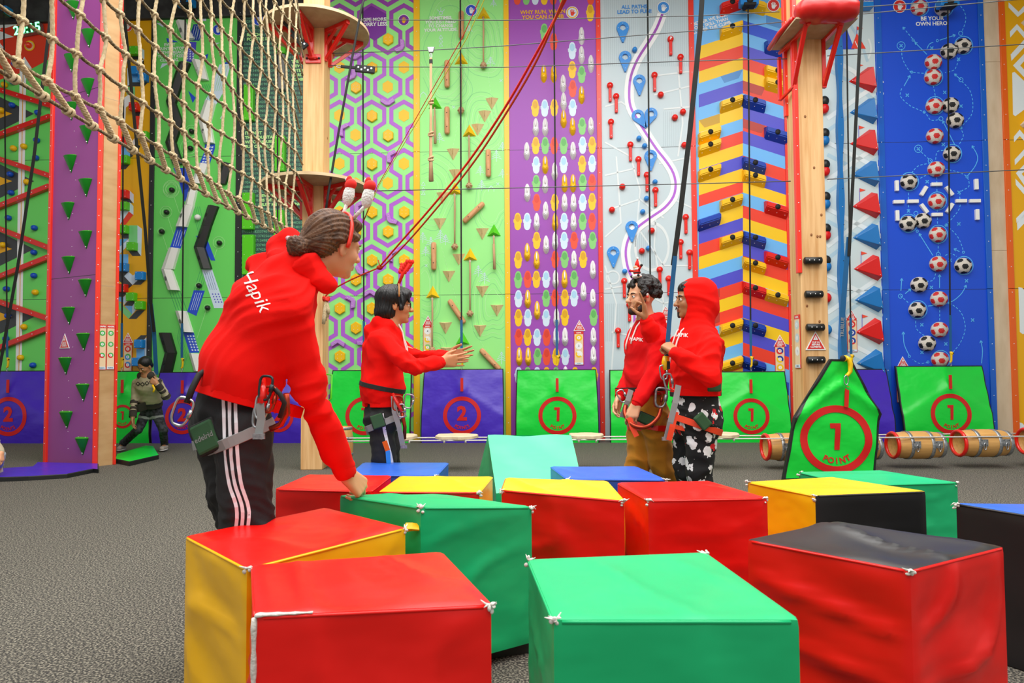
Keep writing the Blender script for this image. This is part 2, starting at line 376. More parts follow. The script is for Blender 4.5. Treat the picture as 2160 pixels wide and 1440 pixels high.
# ================================================================ the hall
def wx(x, y=700): return WALL.px(x, y, TH)[0]
def wz(x, y): return WALL.px(x, y, TH)[1]
b = MB(); b.box((0, 5, -.05), (34, 22, .1), 'floor_rubber'); b.build('floor', kind='structure')
b = MB(); b.box((0, .06, 4.1), (30, .1, 8.2), 'filler_board'); b.build('wall_back', M=WALL.M(), kind='structure')
b = MB(); b.box((0, 5, 8.25), (34, 22, .1), 'ceiling_grey'); b.build('ceiling', kind='structure')
for nm, z, x0, x1 in (('trim_1', 7.62, -13, wx(650, 5)),):
    b = MB(); b.box(((x0+x1)/2, -.02, z), (x1-x0, .04, .5), 'steel_beam'); b.box(((x0+x1)/2, -.05, z-.24), (x1-x0, .1, .03), 'steel_beam')
    b.box(((x0+x1)/2, -.05, z+.24), (x1-x0, .1, .03), 'steel_beam'); b.build(nm, M=WALL.M(), kind='structure')
for i, (u0, u1, z) in enumerate(((wx(2091, 500), wx(2128, 500), 7.3),)):
    b = MB(); b.box(((u0+u1)/2, -.012, z/2), (u1-u0, .03, z), 'filler_board')
    for zz in (wz(2105, 130), wz(2105, 528)): b.box(((u0+u1)/2, -.0285, zz), (u1-u0, .003, .006), 'ply_under')
    b.build('trim_3', M=WALL.M(), kind='structure')
# ---------------------------------------------------------------- panels
TOP = 7.95
PAN = {}
def panel(key, x0, x1, base, label, top=TOP, seams=True):
    bd = Board(WALL); u0, u1 = wx(x0), wx(x1); bd.rect(u0, u1, 0, top, base); bd.u = (u0, u1, top)
    if seams:
        for z in (2.46, 4.92): bd.b.box(((u0+u1)/2, -bd.th-.0002, z), (u1-u0, .001, .007), 'trim_black')
    PAN[key] = bd; bd.label = label; bd.trims = []; return bd
def trim(bd, x0, x1, m, th=.055, screws=True): bd.trims.append((x0, x1, m, th, screws))
def finish(key):
    bd = PAN[key]; o = bd.build('climbing_route', label=bd.label, cat='climbing wall', group=None)
    for x0, x1, m, th, sc in bd.trims:
        t = MB(); u0, u1 = wx(x0), wx(x1); z1 = bd.u[2]
        for a, c in ((0, 2.457), (2.463, 4.917), (4.923, z1)):
            t.box(((u0+u1)/2, -th/2, (a+c)/2), (u1-u0, th, c-a), m, None, .004)
        if sc:
            z = .3
            while z < z1: t.ball((u0+(u1-u0)*.5, -th, z), (.008, .005, .008), 'screw', None, 8, 4); z += .42
        t.build('edge_trim', parent=o)
    return o
def hand_icon(bd, x, y, r, ringc, innerc, handc, l=6):
    bd.disc(x, y, r, 'p_white' if ringc != 'p_white' else 'p_white', l); bd.ring(x, y, r*.9, r*.74, ringc, l+1); bd.disc(x, y, r*.74, innerc, l+1)
    k = r/14
    bd.poly([(x-4*k, y-1*k), (x+4*k, y-1*k), (x+4.6*k, y+3*k), (x+2.4*k, y+7.5*k), (x-2.2*k, y+7.5*k), (x-4*k, y+4*k)], handc, l+2)
    for i, (dx, h) in enumerate(((-3.2, 5), (-1.1, 7.2), (1.1, 6.8), (3.2, 5.2))):
        bd.line([(x+dx*k, y), (x+dx*1.25*k, y-h*k)], 1.6*k, handc, l+2)
    bd.line([(x+3.6*k, y+3*k), (x+7*k, y-1*k)], 1.9*k, handc, l+2)
# -- zigzag panel, far left
p = panel('zigzag', -260, 116, 'p_green', 'green climbing panel with dark chevrons and a clock, behind the leftmost purple mat', top=wz(60, 20))
p.poly([(-260, 20), (116, 20), (116, 118), (62, 148), (0, 168), (-60, 188), (-260, 188)], 'p_red', 1)
for a, c, d in (((8, 28), (40, 38), (-40, 60)), ((0, 40), (37, 52), (-40, 75)), ((-40, 50), (30, 78), (-60, 95)), ((-20, 95), (12, 104), (-30, 60))):
    p.poly([a, c, d], 'p_white', 2)
p.poly([(-60, 10), (10, 20), (-10, 90), (-60, 130)], 'p_white', 2)
p.poly([(-30, 60), (8, 68), (22, 78), (-10, 88)], 'p_white', 3); p.poly([(0, 60), (30, 76), (10, 58)], 'p_red', 4)
p.poly([(52, 120), (68, 145), (34, 145)], 'p_white', 3); p.rect
p.poly([(42, 145), (56, 145), (46, 790), (33, 790)], 'p_white', 3); p.poly([(48.5, 150), (50, 150), (41, 790), (39.5, 790)], 'p_gold', 4)
for y0 in (240, 382, 525, 668):
    p.poly([(-80, y0-75), (72, y0), (-80, y0+75)], 'p_charcoal', 2); p.poly([(-80, y0-38), (26, y0), (-80, y0+38)], 'p_gold', 3)
p.ring(63, 97, 11, 8.5, 'p_yellow', 5); p.disc(63, 97, 8.5, 'p_signsand', 5)
trim(p, 108, 118, 'trim_red')
finish('zigzag')
def ledge(pl, a, c, w, m, label, deep=.09):
    (u0, z0), (u1, z1) = pl.px(*a, TH), pl.px(*c, TH); L = math.hypot(u1-u0, z1-z0); an = math.atan2(z1-z0, u1-u0)
    t = MB(); X = Matrix.Rotation(-an, 4, 'Y'); t.box((0, -deep/2, 0), (L, deep, w*.008), m, X, .006)
    s_ = -L/2+.15
    while s_ < L/2:
        t.ball((s_, -deep, 0), (.009, .005, .009), 'screw', X, 8, 4); s_ += .27
    return t.build('climbing_ledge', M=pl.M((u0+u1)/2, TH, (z0+z1)/2), label=label, cat='ledge', group='red zigzag ledges')
LG = [((-60, 172), (113, 226)), ((-60, 310), (112, 248)), ((-60, 316), (111, 373)), ((-60, 462), (110, 394)), ((-60, 459), (109, 524)), ((-60, 610), (108, 543)), ((-60, 615), (106, 672)), ((-60, 759), (105, 693))]
for i, (a, c) in enumerate(LG): ledge(WALL, a, c, 11, 'powder_red', 'sloping red ledge on the far left green panel, '+nth(i, len(LG)))
def knob_mesh(m, r=.048):
    t = MB(); t.lathe([(r*.75, 0), (r*1.02, .015), (r, .05), (r*.8, .075), (r*.4, .088), (0.001, .09)], m, 16, Matrix.Rotation(R(90), 4, 'X')); return t
KN = [(29, 134, 'b'), (26, 172, 'b'), (24, 221, 'b'), (78, 237, 'b'), (76, 295, 'b'), (74, 332, 'b'), (20, 367, 'b'), (22, 406, 'b'), (16, 459, 'b'), (71, 480, 'b'), (70, 532, 'b'), (70, 581, 'b'), (12, 609, 'b'), (15, 666, 'b'), (11, 714, 'b'), (68, 770, 'b'),
      (8, 178, 'y'), (27, 312, 'y'), (49, 308, 'y'), (5, 152, 'y'), (55, 383, 'y'), (5, 516, 'y'), (73, 616, 'y'), (49, 689, 'y'), (42, 754, 'y'), (2, 232, 'y')]
def series(items, proto_fn, name, labelf, cat, group, pl=WALL, off=TH, mid=.05, sortkey=lambda t: t[1]):
    """items (x, y, ...): one prototype mesh per variant, copies share it"""
    cache = {}; items = sorted(items, key=sortkey); out = []
    for i, t in enumerate(items):
        u, z = pl.px(t[0], t[1], off+mid); var = t[2] if len(t) > 2 else ''; rot = R(t[3]) if len(t) > 3 else 0
        M = pl.M(u, off, z, rot); lab = labelf(i, len(items), t)
        if var not in cache:
            o = proto_fn(var).build(name, M=M, label=lab, cat=cat, group=group); cache[var] = o
        else: o = dup(cache[var], M, lab, group)
        out.append(o)
    return out
series([k for k in KN if k[2] == 'b'], lambda v: knob_mesh('h_blue'), 'climbing_hold', lambda i, n, t: f'round blue knob hold among the red ledges, {nth(i, n)}', 'climbing hold', 'blue knob holds')
series([k for k in KN if k[2] == 'y'], lambda v: knob_mesh('h_yellow', .05), 'climbing_hold', lambda i, n, t: f'round yellow knob hold among the red ledges, {nth(i, n)}', 'climbing hold', 'yellow knob holds')
u, z = WALL.px(60, 62, TH+.08)
clk = MB(); clk.box((0, 0, 0), (.47, .1, .17), 'galvanised', None, .01); clk.box((0, -.051, 0), (.43, .006, .135), 'led_board')
clk.text('20:15', 0, -.008, .225, 'led_green', .058, 0, .015)
clk.build('digital_clock', M=WALL.M(u, TH+.06, z) @ Matrix.Rotation(R(-9), 4, 'Y'), label='green lit digital clock reading 20:15 on the red top of the green panel', cat='clock')
u, z = WALL.px(63, 97, TH)
t = MB(); t.lathe([(.05, 0), (.052, .02), (.05, .05), (.035, .075), (.001, .085)], 'lamp_red', 20, Matrix.Rotation(R(90), 4, 'X'))
t.build('push_button', M=WALL.M(u, TH+.004, z), label='shiny red dome buzzer in a yellow ring below the digital clock', cat='button')
# -- block panel (yellow)
p = panel('blocks', 150, 311, 'p_gold', 'yellow climbing panel printed with building blocks, right of the purple tower', top=wz(290, 12))
def L5(pts, y0): return [(240+x/4.8, y0+y/4.8) for x, y in pts]
for pts, m in (([(170, 560), (265, 560), (300, 605), (205, 605)], 'p_black'), ([(262, 470), (310, 510), (310, 605), (262, 560)], 'p_ice'), ([(230, 608), (305, 608), (268, 650)], 'p_white'), ([(268, 650), (305, 608), (305, 720), (268, 700)], 'p_black'),
               ([(170, 742), (350, 742), (350, 830), (170, 835)], 'p_sky'), ([(135, 690), (170, 690), (180, 835), (140, 875)], 'p_ice'), ([(140, 875), (180, 833), (345, 833), (310, 875)], 'p_charcoal'), ([(130, 880), (215, 880), (215, 985), (130, 955)], 'p_mint'),
               ([(105, 990), (160, 950), (170, 1050), (125, 1090), (115, 1270), (95, 1250)], 'p_white'), ([(210, 960), (215, 1010), (190, 985)], 'p_white'), ([(190, 1130), (300, 1130), (300, 1175), (205, 1175)], 'p_black'), ([(200, 1172), (300, 1172), (285, 1390), (215, 1350)], 'p_red')):
    p.poly(L5(pts, 0), m, 2 if m != 'p_sky' else 1)
for pts, m in (([(150, 190), (215, 95), (218, 160), (190, 210)], 'p_white'), ([(215, 160), (270, 180), (240, 255), (215, 210)], 'p_black'), ([(75, 150), (165, 190), (165, 290), (78, 290)], 'p_sky'), ([(78, 370), (160, 370), (120, 418), (70, 418)], 'p_charcoal'), ([(165, 255), (200, 280), (165, 305)], 'p_charcoal'),
               ([(60, 715), (158, 712), (195, 762), (100, 740)], 'p_charcoal'), ([(158, 630), (202, 672), (202, 762), (158, 712)], 'p_ice'), ([(62, 840), (155, 840), (68, 970), (55, 960)], 'p_ice'), ([(155, 742), (200, 790), (200, 880), (155, 845)], 'p_ice'), ([(155, 845), (197, 880), (115, 985), (70, 965)], 'p_red'),
               ([(68, 1070), (152, 1070), (152, 1118), (105, 1118)], 'p_charcoal'), ([(152, 985), (240, 985), (240, 1165), (152, 1165)], 'p_mint'), ([(240, 985), (287, 1020), (278, 1295), (240, 1250)], 'p_ice'), ([(150, 1245), (240, 1245), (275, 1295), (190, 1295)], 'p_charcoal'),
               ([(55, 1125), (152, 1118), (55, 1205)], 'p_sky'), ([(55, 1205), (150, 1125), (150, 1180), (60, 1275)], 'p_ice'), ([(60, 1278), (148, 1278), (148, 1365), (60, 1365)], 'p_sky')):
    p.poly(L5(pts, 270), m, 1)
for pts, m in (([(52, 350), (150, 350), (105, 395), (190, 485), (150, 520), (52, 440)], 'p_charcoal'), ([(150, 350), (195, 390), (225, 365), (240, 440), (190, 484), (105, 395)], 'p_ice'), ([(195, 482), (240, 438), (320, 438), (272, 482)], 'p_charcoal'), ([(50, 562), (140, 562), (95, 605), (50, 600)], 'p_charcoal'),
               ([(50, 605), (100, 605), (100, 660), (50, 650)], 'p_sky'), ([(135, 575), (135, 650), (100, 690), (100, 605)], 'p_ice'), ([(105, 692), (140, 650), (225, 650), (190, 695)], 'p_charcoal'), ([(110, 695), (187, 695), (187, 780)], 'p_sky'), ([(222, 650), (222, 740), (187, 782), (187, 695)], 'p_ice'),
               ([(50, 650), (187, 780), (150, 826), (55, 730)], 'p_mint'), ([(150, 828), (235, 740), (315, 740), (230, 828)], 'p_charcoal'), ([(225, 1038), (275, 993), (335, 993), (310, 1035)], 'p_charcoal'), ([(310, 1035), (332, 1015), (332, 1230), (310, 1230)], 'p_ice'), ([(230, 1130), (315, 1130), (315, 1220), (230, 1220)], 'p_sky')):
    p.poly(L5(pts, 500), m, 1)
p.poly([(255, 860), (285, 850), (292, 870), (275, 900), (262, 930), (250, 940)], 'p_charcoal', 1); p.poly([(288, 860), (300, 860), (300, 885), (288, 890)], 'p_sky', 1)
hand_icon(p, 270, 57, 10.5, 'p_red', 'p_red', 'p_white')
trim(p, 311, 321, 'trim_black')
finish('blocks')
BK = [(285, 108, 'l'), (286, 150, 's'), (303, 164, 's'), (284, 226, 'r'), (305, 287, 'l'), (262, 298, 'r'), (263, 337, 'l'), (262, 410, 'r'), (262, 435, 'l'), (261, 484, 'l'), (279, 520, 'l'), (261, 564, 's'), (297, 582, 's'), (259, 608, 'r'), (278, 626, 'l'), (296, 644, 'l'), (295, 725, 's'), (290, 763, 's')]
def block(v):
    m = {'l': 'h_lime', 's': 'h_skyblock', 'r': 'h_red'}[v]; t = MB(); t.box((0, -.055, 0), (.15, .11, .145), m, None, .012)
    for a in (-.05, .05):
        for c in (-.048, .048): t.ball((a, -.11, c), (.006, .003, .006), 'screw', None, 6, 4)
    return t
for v, w in (('l', 'lime green'), ('s', 'sky blue'), ('r', 'red')):
    series([k for k in BK if k[2] == v], block, 'climbing_hold', lambda i, n, t, w=w: f'{w} square block hold on the yellow block panel, {nth(i, n)}', 'climbing hold', w+' block holds')
# -- circuit panel (green with black and white steps)
p = panel('steps', 321, 496, 'p_green', 'green climbing panel with black and white angled steps and ring graphics', top=wz(400, 8))
def A5(pts): return [(320+x/3.6, y/3.6) for x, y in pts]
def B5(pts): return [(320+x/3.6, 380+y/3.6) for x, y in pts]
p.poly(A5([(172, 112), (238, 150), (182, 142)]), 'p_blue', 2); p.poly(A5([(112, 288), (205, 320), (120, 322)]), 'p_blue', 2); p.poly(A5([(345, 160), (415, 128), (415, 160)]), 'p_ice', 2)
p.poly(A5([(30, 172), (85, 180), (90, 210)]), 'p_ice', 2); p.poly(A5([(65, 522), (80, 482), (130, 482)]), 'p_ice', 2); p.poly(A5([(450, 358), (460, 328), (520, 325)]), 'p_ice', 2); p.poly(A5([(358, 445), (430, 408), (422, 445)]), 'p_blue', 2)
p.poly(A5([(540, 485), (610, 450), (598, 485)]), 'p_blue', 2); p.poly(A5([(278, 690), (335, 742), (312, 782)]), 'p_blue', 2); p.poly(A5([(518, 902), (550, 850), (550, 895)]), 'p_ice', 2)
p.poly(A5([(320, 185), (406, 185), (362, 310), (275, 310)]), 'p_navy', 2); p.poly(A5([(275, 318), (340, 318), (335, 385), (300, 475), (250, 460)]), 'p_indigo', 2)
for r in range(5):
    for c in range(3): p.poly(A5([(268+c*22, 368+r*18), (280+c*22, 368+r*18), (276+c*22, 380+r*18), (264+c*22, 380+r*18)]), 'p_ice', 3)
for c in range(4): p.line(A5([(330+c*18, 195), (305+c*18, 300)]), .8, 'p_ice', 3)
for cx, cy, rr in ((268, 240, 105), (268, 240, 82)): p.ring(320+cx/3.6, cy/3.6, rr/3.6, rr/3.6-.8, 'p_line_mint', 2)
p.poly(A5([(515, 490), (600, 485), (545, 700), (440, 700)]), 'p_ice', 2); p.poly(A5([(400, 770), (445, 700), (545, 700), (470, 830)]), 'p_ice', 2)
for c in range(4): p.line(A5([(530+c*16, 500), (478+c*16, 690)]), .7, 'p_green_soft', 3); p.line(A5([(385+c*16, 640), (430+c*16, 765)]), .7, 'p_teal', 3)
for cx, cy, rr in ((300, 995, 46), (300, 995, 30), (290, 1120, 72), (290, 1120, 50), (150, 1430, 62), (150, 1430, 44)): p.ring(320+cx/3.6, cy/3.6, rr/3.6, rr/3.6-.8, 'p_line_mint', 2)
p.poly(A5([(405, 1095), (482, 1095), (480, 1130), (440, 1250), (362, 1245), (402, 1150)]), 'p_blue', 2)
for r in range(6):
    for c in range(3): p.poly(A5([(416+c*20-r*6, 1112+r*22), (430+c*20-r*6, 1112+r*22), (426+c*20-r*6, 1124+r*22), (412+c*20-r*6, 1124+r*22)]), 'p_ice', 3)
p.poly(A5([(165, 1275), (255, 1275), (300, 1400), (262, 1440), (238, 1440)]), 'p_blue', 2); p.poly(B5([(205, 0), (262, 0), (300, 60), (252, 165)]), 'p_blue', 2)
p.poly(B5([(190, 355), (272, 360), (220, 520), (140, 512)]), 'p_blue', 2); p.poly(B5([(320, 835), (404, 838), (340, 1030), (270, 998)]), 'p_blue', 2); p.poly(B5([(335, 420), (425, 455), (484, 610), (450, 608), (400, 520)]), 'p_blue', 2)
p.poly(B5([(240, 1155), (320, 1155), (362, 1308), (288, 1310)]), 'p_blue', 2); p.poly(B5([(380, 678), (460, 678), (545, 925), (550, 970), (475, 970)]), 'p_ice', 2)
for c in range(4): p.line(B5([(202+c*18, 378), (165+c*18, 500)]), .9, 'p_ice', 3); p.line(B5([(335+c*15, 855), (295+c*15, 985)]), .9, 'p_ice', 3); p.line(B5([(405+c*16, 700), (445+c*16, 832)]), .7, 'p_navy', 3)
for r in range(4):
    for c in range(3): p.poly(B5([(458+c*22+r*8, 860+r*20), (467+c*22+r*8, 860+r*20), (469+c*22+r*8, 869+r*20), (460+c*22+r*8, 869+r*20)]), 'p_indigo', 3)
for r in range(6):
    for c in range(3): p.poly(B5([(268+c*22+r*7, 1178+r*21), (280+c*22+r*7, 1178+r*21), (283+c*22+r*7, 1190+r*21), (271+c*22+r*7, 1190+r*21)]), 'p_ice', 3)
for c in range(5): p.line(B5([(135+c*20, 840), (188+c*20, 990)]), .7, 'p_teal', 2); p.line(B5([(300+c*16, 200), (370+c*12, 440)]), .6, 'p_teal', 2)
for c in range(4): p.line(B5([(368+c*18, 690), (322+c*18, 836)]), .6, 'p_teal', 2); p.line(B5([(215+c*10, 1100), (195+c*12, 1200), (236+c*12, 1330), (215+c*8, 1440)]), .5, 'p_teal', 2)
for cx, cy, rr in ((150, 72, 62), (150, 72, 44), (110, 242, 46), (110, 242, 30), (74, 388, 28), (512, 474, 46), (512, 474, 28), (357, 798, 24), (424, 968, 28)): p.ring(320+cx/3.6, 380+cy/3.6, rr/3.6, rr/3.6-.8, 'p_line_mint', 4)
for a, c in (((172, 130), (212, 250)), ((125, 285), (168, 412)), ((84, 415), (122, 530)), ((498, 520), (475, 585)), ((412, 995), (345, 1200))): p.line(B5([a, c]), .8, 'p_line_mint', 3)
p.text('EVERY\nMOUNTAINTOP\nIS WITHIN REACH\nIF YOU JUST KEEP\nCLIMBING.', 358, 111, 8.4, 'p_white', 4, 0, .03)
hand_icon(p, 460.5, 63.5, 11.5, 'p_blue', 'p_blue', 'p_white')
trim(p, 495, 508, 'trim_black')
finish('steps')
def step_hold(pts, m, hole, label, th=.10, ridge=True):
    """an angled block whose front folds along a ridge, with a finger hole"""
    q = [WALL.px(x, y, TH) for x, y in pts]; cx = sum(a for a, _ in q)/len(q); cz = sum(c for _, c in q)/len(q); q = [(a-cx, c-cz) for a, c in q]
    t = MB(); a, b_, c, d = q     # top-left, top-right, bottom-right, bottom-left
    f = .42
    tm = (a[0]+(b_[0]-a[0])*f, a[1]+(b_[1]-a[1])*f); bm = (d[0]+(c[0]-d[0])*f, d[1]+(c[1]-d[1])*f)
    vs = [(a[0], 0, a[1]), (b_[0], 0, b_[1]), (c[0], 0, c[1]), (d[0], 0, d[1]), (a[0]*.97+tm[0]*.03, -th*.45, a[1]), (tm[0], -th, tm[1]), (b_[0]*.95+tm[0]*.05, -th*.6, b_[1]), (c[0]*.95+bm[0]*.05, -th*.6, c[1]), (bm[0], -th, bm[1]), (d[0]*.97+bm[0]*.03, -th*.45, d[1])]
    t.add(vs, [(4, 9, 8, 5), (5, 8, 7, 6), (0, 3, 9, 4), (6, 7, 2, 1), (0, 4, 5), (0, 5, 6, 1), (3, 8, 9), (3, 2, 7, 8)], m)
    o = t.build('climbing_hold', M=WALL.M(cx, TH, cz), label=label, cat='climbing hold', group='angled step holds')
    h = MB()
    if hole:
        # dark finger hole sitting on the left facet
        e1 = Vector(vs[5])-Vector(vs[4]); e2 = Vector(vs[9])-Vector(vs[4]); nn = e1.cross(e2).normalized()
        if nn.y > 0: nn = -nn
        c0 = Vector(vs[4])+e1*.55+e2*hole; X = Matrix.Translation(c0) @ Vector((0, 0, 1)).rotation_difference(nn).to_matrix().to_4x4()
        h.lathe([(.040, -.004), (.040, .003), (.034, .0035), (.001, .0036)], 'mat_back' if m == 'h_black' else 'h_grey', 16, X); h.build('finger_hole', parent=o)
    return o
BS = [[(224, 480), (300, 490), (243, 620), (175, 610)], [(175, 610), (243, 620), (190, 790), (115, 772)], [(115, 772), (192, 792), (232, 935), (165, 930)], [(165, 932), (245, 935), (200, 1085), (112, 1085)], [(112, 1085), (200, 1085), (245, 1250), (170, 1250)],
      ]
HB = [[(A[0]*1, A[1]) for A in k] for k in BS]
steps = [(A5([(215, 478), (302, 488), (245, 622), (170, 608)]), 'b', .5), (A5([(170, 608), (245, 622), (192, 790), (117, 774)]), 'b', .55), (A5([(117, 774), (192, 790), (245, 935), (165, 932)]), 'b', .5), (A5([(165, 932), (245, 935), (192, 1085), (112, 1085)]), 'b', 0),
         (A5([(112, 1085), (192, 1085), (245, 1250), (168, 1250)]), 'b', .5), (A5([(540, 1235), (622, 1250), (570, 1402), (500, 1400)]), 'b', .5),
         (B5([(435, 193), (515, 203), (460, 352), (384, 348)]), 'b', .48), (B5([(384, 350), (460, 352), (412, 515), (328, 510)]), 'b', .5), (B5([(328, 512), (412, 515), (462, 674), (380, 675)]), 'b', .5), (B5([(62, 1158), (150, 1158), (194, 1310), (108, 1310)]), 'b', .5), (B5([(108, 1312), (194, 1310), (160, 1460), (70, 1460)]), 'b', .5),
         (A5([(192, 170), (262, 165), (330, 300), (245, 320)]), 'w', .5), (A5([(310, 460), (400, 470), (438, 615), (370, 612)]), 'w', .5), (A5([(415, 765), (490, 790), (455, 930), (362, 915)]), 'w', 0), (A5([(362, 918), (455, 930), (482, 1092), (405, 1088)]), 'w', .5), (A5([(362, 1245), (440, 1250), (388, 1400), (310, 1395)]), 'w', 0),
         (B5([(300, 30), (360, 40), (325, 200), (262, 188)]), 'w', .3), (B5([(250, 190), (328, 200), (275, 358), (190, 355)]), 'w', .5), (B5([(140, 514), (220, 520), (175, 678), (82, 678)]), 'w', 0), (B5([(82, 680), (162, 680), (218, 838), (132, 835)]), 'w', .45), (B5([(188, 992), (270, 995), (320, 1155), (238, 1152)]), 'w', .5), (B5([(290, 1312), (365, 1315), (400, 1450), (330, 1450)]), 'w', 0)]
for v, w, m in (('b', 'black', 'h_black'), ('w', 'white', 'h_white')):
    g = sorted([s_ for s_ in steps if s_[1] == v], key=lambda s_: sum(q[1] for q in s_[0]))
    for i, s_ in enumerate(g): step_hold(s_[0], m, s_[2], f'{w} angled step hold on the green panel, {nth(i, len(g))}')
series([(320+150/3.6, 380+72/3.6), (350.5, 447), (340.5, 488), (462, 512), (419, 602), (437, 649), (403.5, 276.5), (401, 312)], lambda v: knob_mesh('h_black', .042), 'climbing_hold', lambda i, n, t: f'small round black knob hold ringed by white circles, {nth(i, n)}', 'climbing hold', 'black knob holds')
series([(416, 458)], lambda v: knob_mesh('h_white', .05), 'climbing_hold', lambda i, n, t: 'single round white knob hold beside the white steps', 'climbing hold', None)
# -- digits panel
p = panel('digits', 508, 672, 'p_darkgreen', 'dark green climbing panel covered in rows of digits, behind the rope net', top=wz(560, 3))
seq = '01102360871349870190329182537401954203187013742564800191825374020318701'
W_ = {2: 1, 8: 'REACH', 9: 'FOR THE SKY'}
rows = []; y = 8; i = 0
while y < 900:
    k = (i*17) % 50; s_ = (seq*2)[k:k+41]
    rows.append((y, s_)); y += 9.42; i += 1
def words(y0, lines, x=520, cols=12, c0=3):
    for j, ln in enumerate(lines):
        i = int(round((y0-8)/9.42))+j
        if 0 <= i < len(rows): rows[i] = (rows[i][0], ' ' * 0+rows[i][1]); p.wd.append((i, c0, ln))
p.wd = []
words(72, ['REACH', 'FOR THE SKY'], c0=3); words(126, ['THE BEST', 'VIEW COMES', 'AFTER THE', 'HARDEST', 'CLIMB'], c0=27); words(279, ["IT'S NOT", ' THE MOUNTAIN', 'WE CONQUER,', 'BUT OURSELVES'], c0=2); words(410, ['EVERYTHING', ' IS WITHIN REACH', 'JUST KEEP CLIMBING'], c0=11)
CW = 3.92
for i, (y, s_) in enumerate(rows):
    s_ = list(s_)
    for (wi, c0, ln) in p.wd:
        if wi == i:
            for q in range(c0-1, min(len(s_), c0+int(len(ln)*1.52)+1)): s_[q] = ' '
            p.text(ln.strip(), 509+c0*CW, y, 8.6, 'p_textlime', 2, 0, .045, 'LEFT', 1.05)
    for c, ch in enumerate(s_):
        if ch != ' ': p.text(ch, 511+c*CW, y, 7.6, 'p_digit', 1, 0, .015, 'CENTER')
hand_icon(p, 546, 43, 12, 'p_blue', 'p_blue', 'p_white')
finish('digits')
def slab_hold(x0, y0, x1, y1, m, ms, label):
    (u0, z0), (u1, z1) = WALL.px(x0, y0, TH), WALL.px(x1, y1, TH); t = MB(); w, h = u1-u0, z0-z1
    t.box((0, -.05, 0), (w, .10, h), m, None, .008)
    for a in (-.3, .3):
        for c in (-.44, 0, .44): t.ball((a*w, -.10, c*h), (.006, .003, .006), 'screw', None, 6, 4)
    t.build('climbing_hold', M=WALL.M((u0+u1)/2, TH, (z0+z1)/2), label=label, cat='climbing hold', group='long block holds on the digits panel')
GB = [(519, 183, 538, 257), (584, 66, 605, 117), (584, 290, 604, 364), (516, 409, 538, 485), (582, 445, 602, 505), (516, 497, 539, 580), (516, 590, 539, 665), (582, 580, 603, 650)]
for i, g in enumerate(sorted(GB, key=lambda g: g[1])): slab_hold(*g, 'h_lime', 0, f'tall lime green block hold on the digits panel, {nth(i, len(GB))}')
slab_hold(586, 119, 604, 192, 'h_grey', 0, 'tall dark grey block hold on the digits panel below the topmost lime block')
# -- hexagon panel
p = panel('hex', 684, 873, 'p_lime', 'lime and purple hexagon patterned climbing panel right of the timber post')
def clipline(pts, w, m, l, xa, xb):
    cur = []
    for p0, p1 in zip(pts, pts[1:]):
        def at(x): return (x, p0[1]+(p1[1]-p0[1])*(x-p0[0])/(p1[0]-p0[0]))
        ia, ib = xa <= p0[0] <= xb, xa <= p1[0] <= xb
        if ia and not cur: cur = [p0]
        if ia and ib: cur.append(p1)
        elif ia: cur.append(at(xb if p1[0] > xb else xa)); p.line(cur, w, m, l); cur = []
        elif ib: cur = [at(xb if p0[0] > xb else xa), p1]
    if len(cur) > 1: p.line(cur, w, m, l)
for k in range(-5, 5):
    yA = 446.8+101.6*k; yB = yA+41.2; pts = []
    for ax in (648, 716, 784, 852):
        bx = ax+34
        pts += [(ax-26.5, yA+15), (ax-26.5, yA-14), (ax, yA-29), (ax+26.5, yA-14), (ax+26.5, yA+15), (bx-26.5, yB-14), (bx-26.5, yB+14), (bx, yB+30), (bx+26.5, yB+14), (bx+26.5, yB-14)]
    clipline(pts, 8.6, 'p_violet' if k > -4 else 'p_purple', 1, 686, 880)
p.poly([(770, 22), (783, 12), (815, 30), (815, 70), (790, 86), (765, 70), (765, 26)], 'p_purple_dark', 3)
p.text('HOPE MORE,\nWORRY LESS.', 787, 47, 10.5, 'p_white', 4, 0, .03)
hand_icon(p, 852, 43, 12, 'p_purple_dark', 'p_purple_dark', 'p_gold')
HX = []
for k in range(-5, 5):
    yA = 446.8+101.6*k
    for ax in (716, 784, 852):
        HX.append((ax, yA)); HX.append((ax+34, yA+41.2))
HX = [h for h in HX if 695 < h[0] < 866 and 60 < h[1] < 900 and not (h[1] < 110 and h[0] < 800)]
flat = [(715, 143), (852, 143), (817, 185), (716, 243), (852, 243), (748, 287), (715, 345), (852, 345), (817, 387), (716, 447)]
HF = [h for h in HX if any(math.hypot(h[0]-f[0], h[1]-f[1]) < 9 for f in flat)]
for h in HF: p.poly([(h[0]+12.5*math.sin(R(60*i)), h[1]-13.5*math.cos(R(60*i))) for i in range(6)], 'p_yellow', 2)
trim(p, 873, 886, 'trim_yellow'); finish('hex')
def hexh(v):
    t = MB(); t.prism([(.1*math.sin(R(60*i)), .108*math.cos(R(60*i))) for i in range(6)], 0, .045, 'h_yellow', ch=.008)
    for a, c in ((-.035, .03), (.035, .03), (-.035, -.03), (.035, -.03)): t.ball((a, -.045, c), (.006, .003, .006), 'screw', None, 6, 4)
    return t
HC = [h for h in HX if h not in HF]
cols = sorted(set(round(h[0]) for h in HC))
for c in cols:
    cn = ['first', 'second', 'third', 'fourth', 'fifth', 'sixth'][cols.index(c)]
    series([(h[0], h[1], '') for h in HC if round(h[0]) == c], hexh, 'climbing_hold', lambda i, n, t, cn=cn: f'yellow hexagon hold on the hexagon panel, {cn} column from the left, {nth(i, n)}', 'climbing hold', 'yellow hexagon holds')
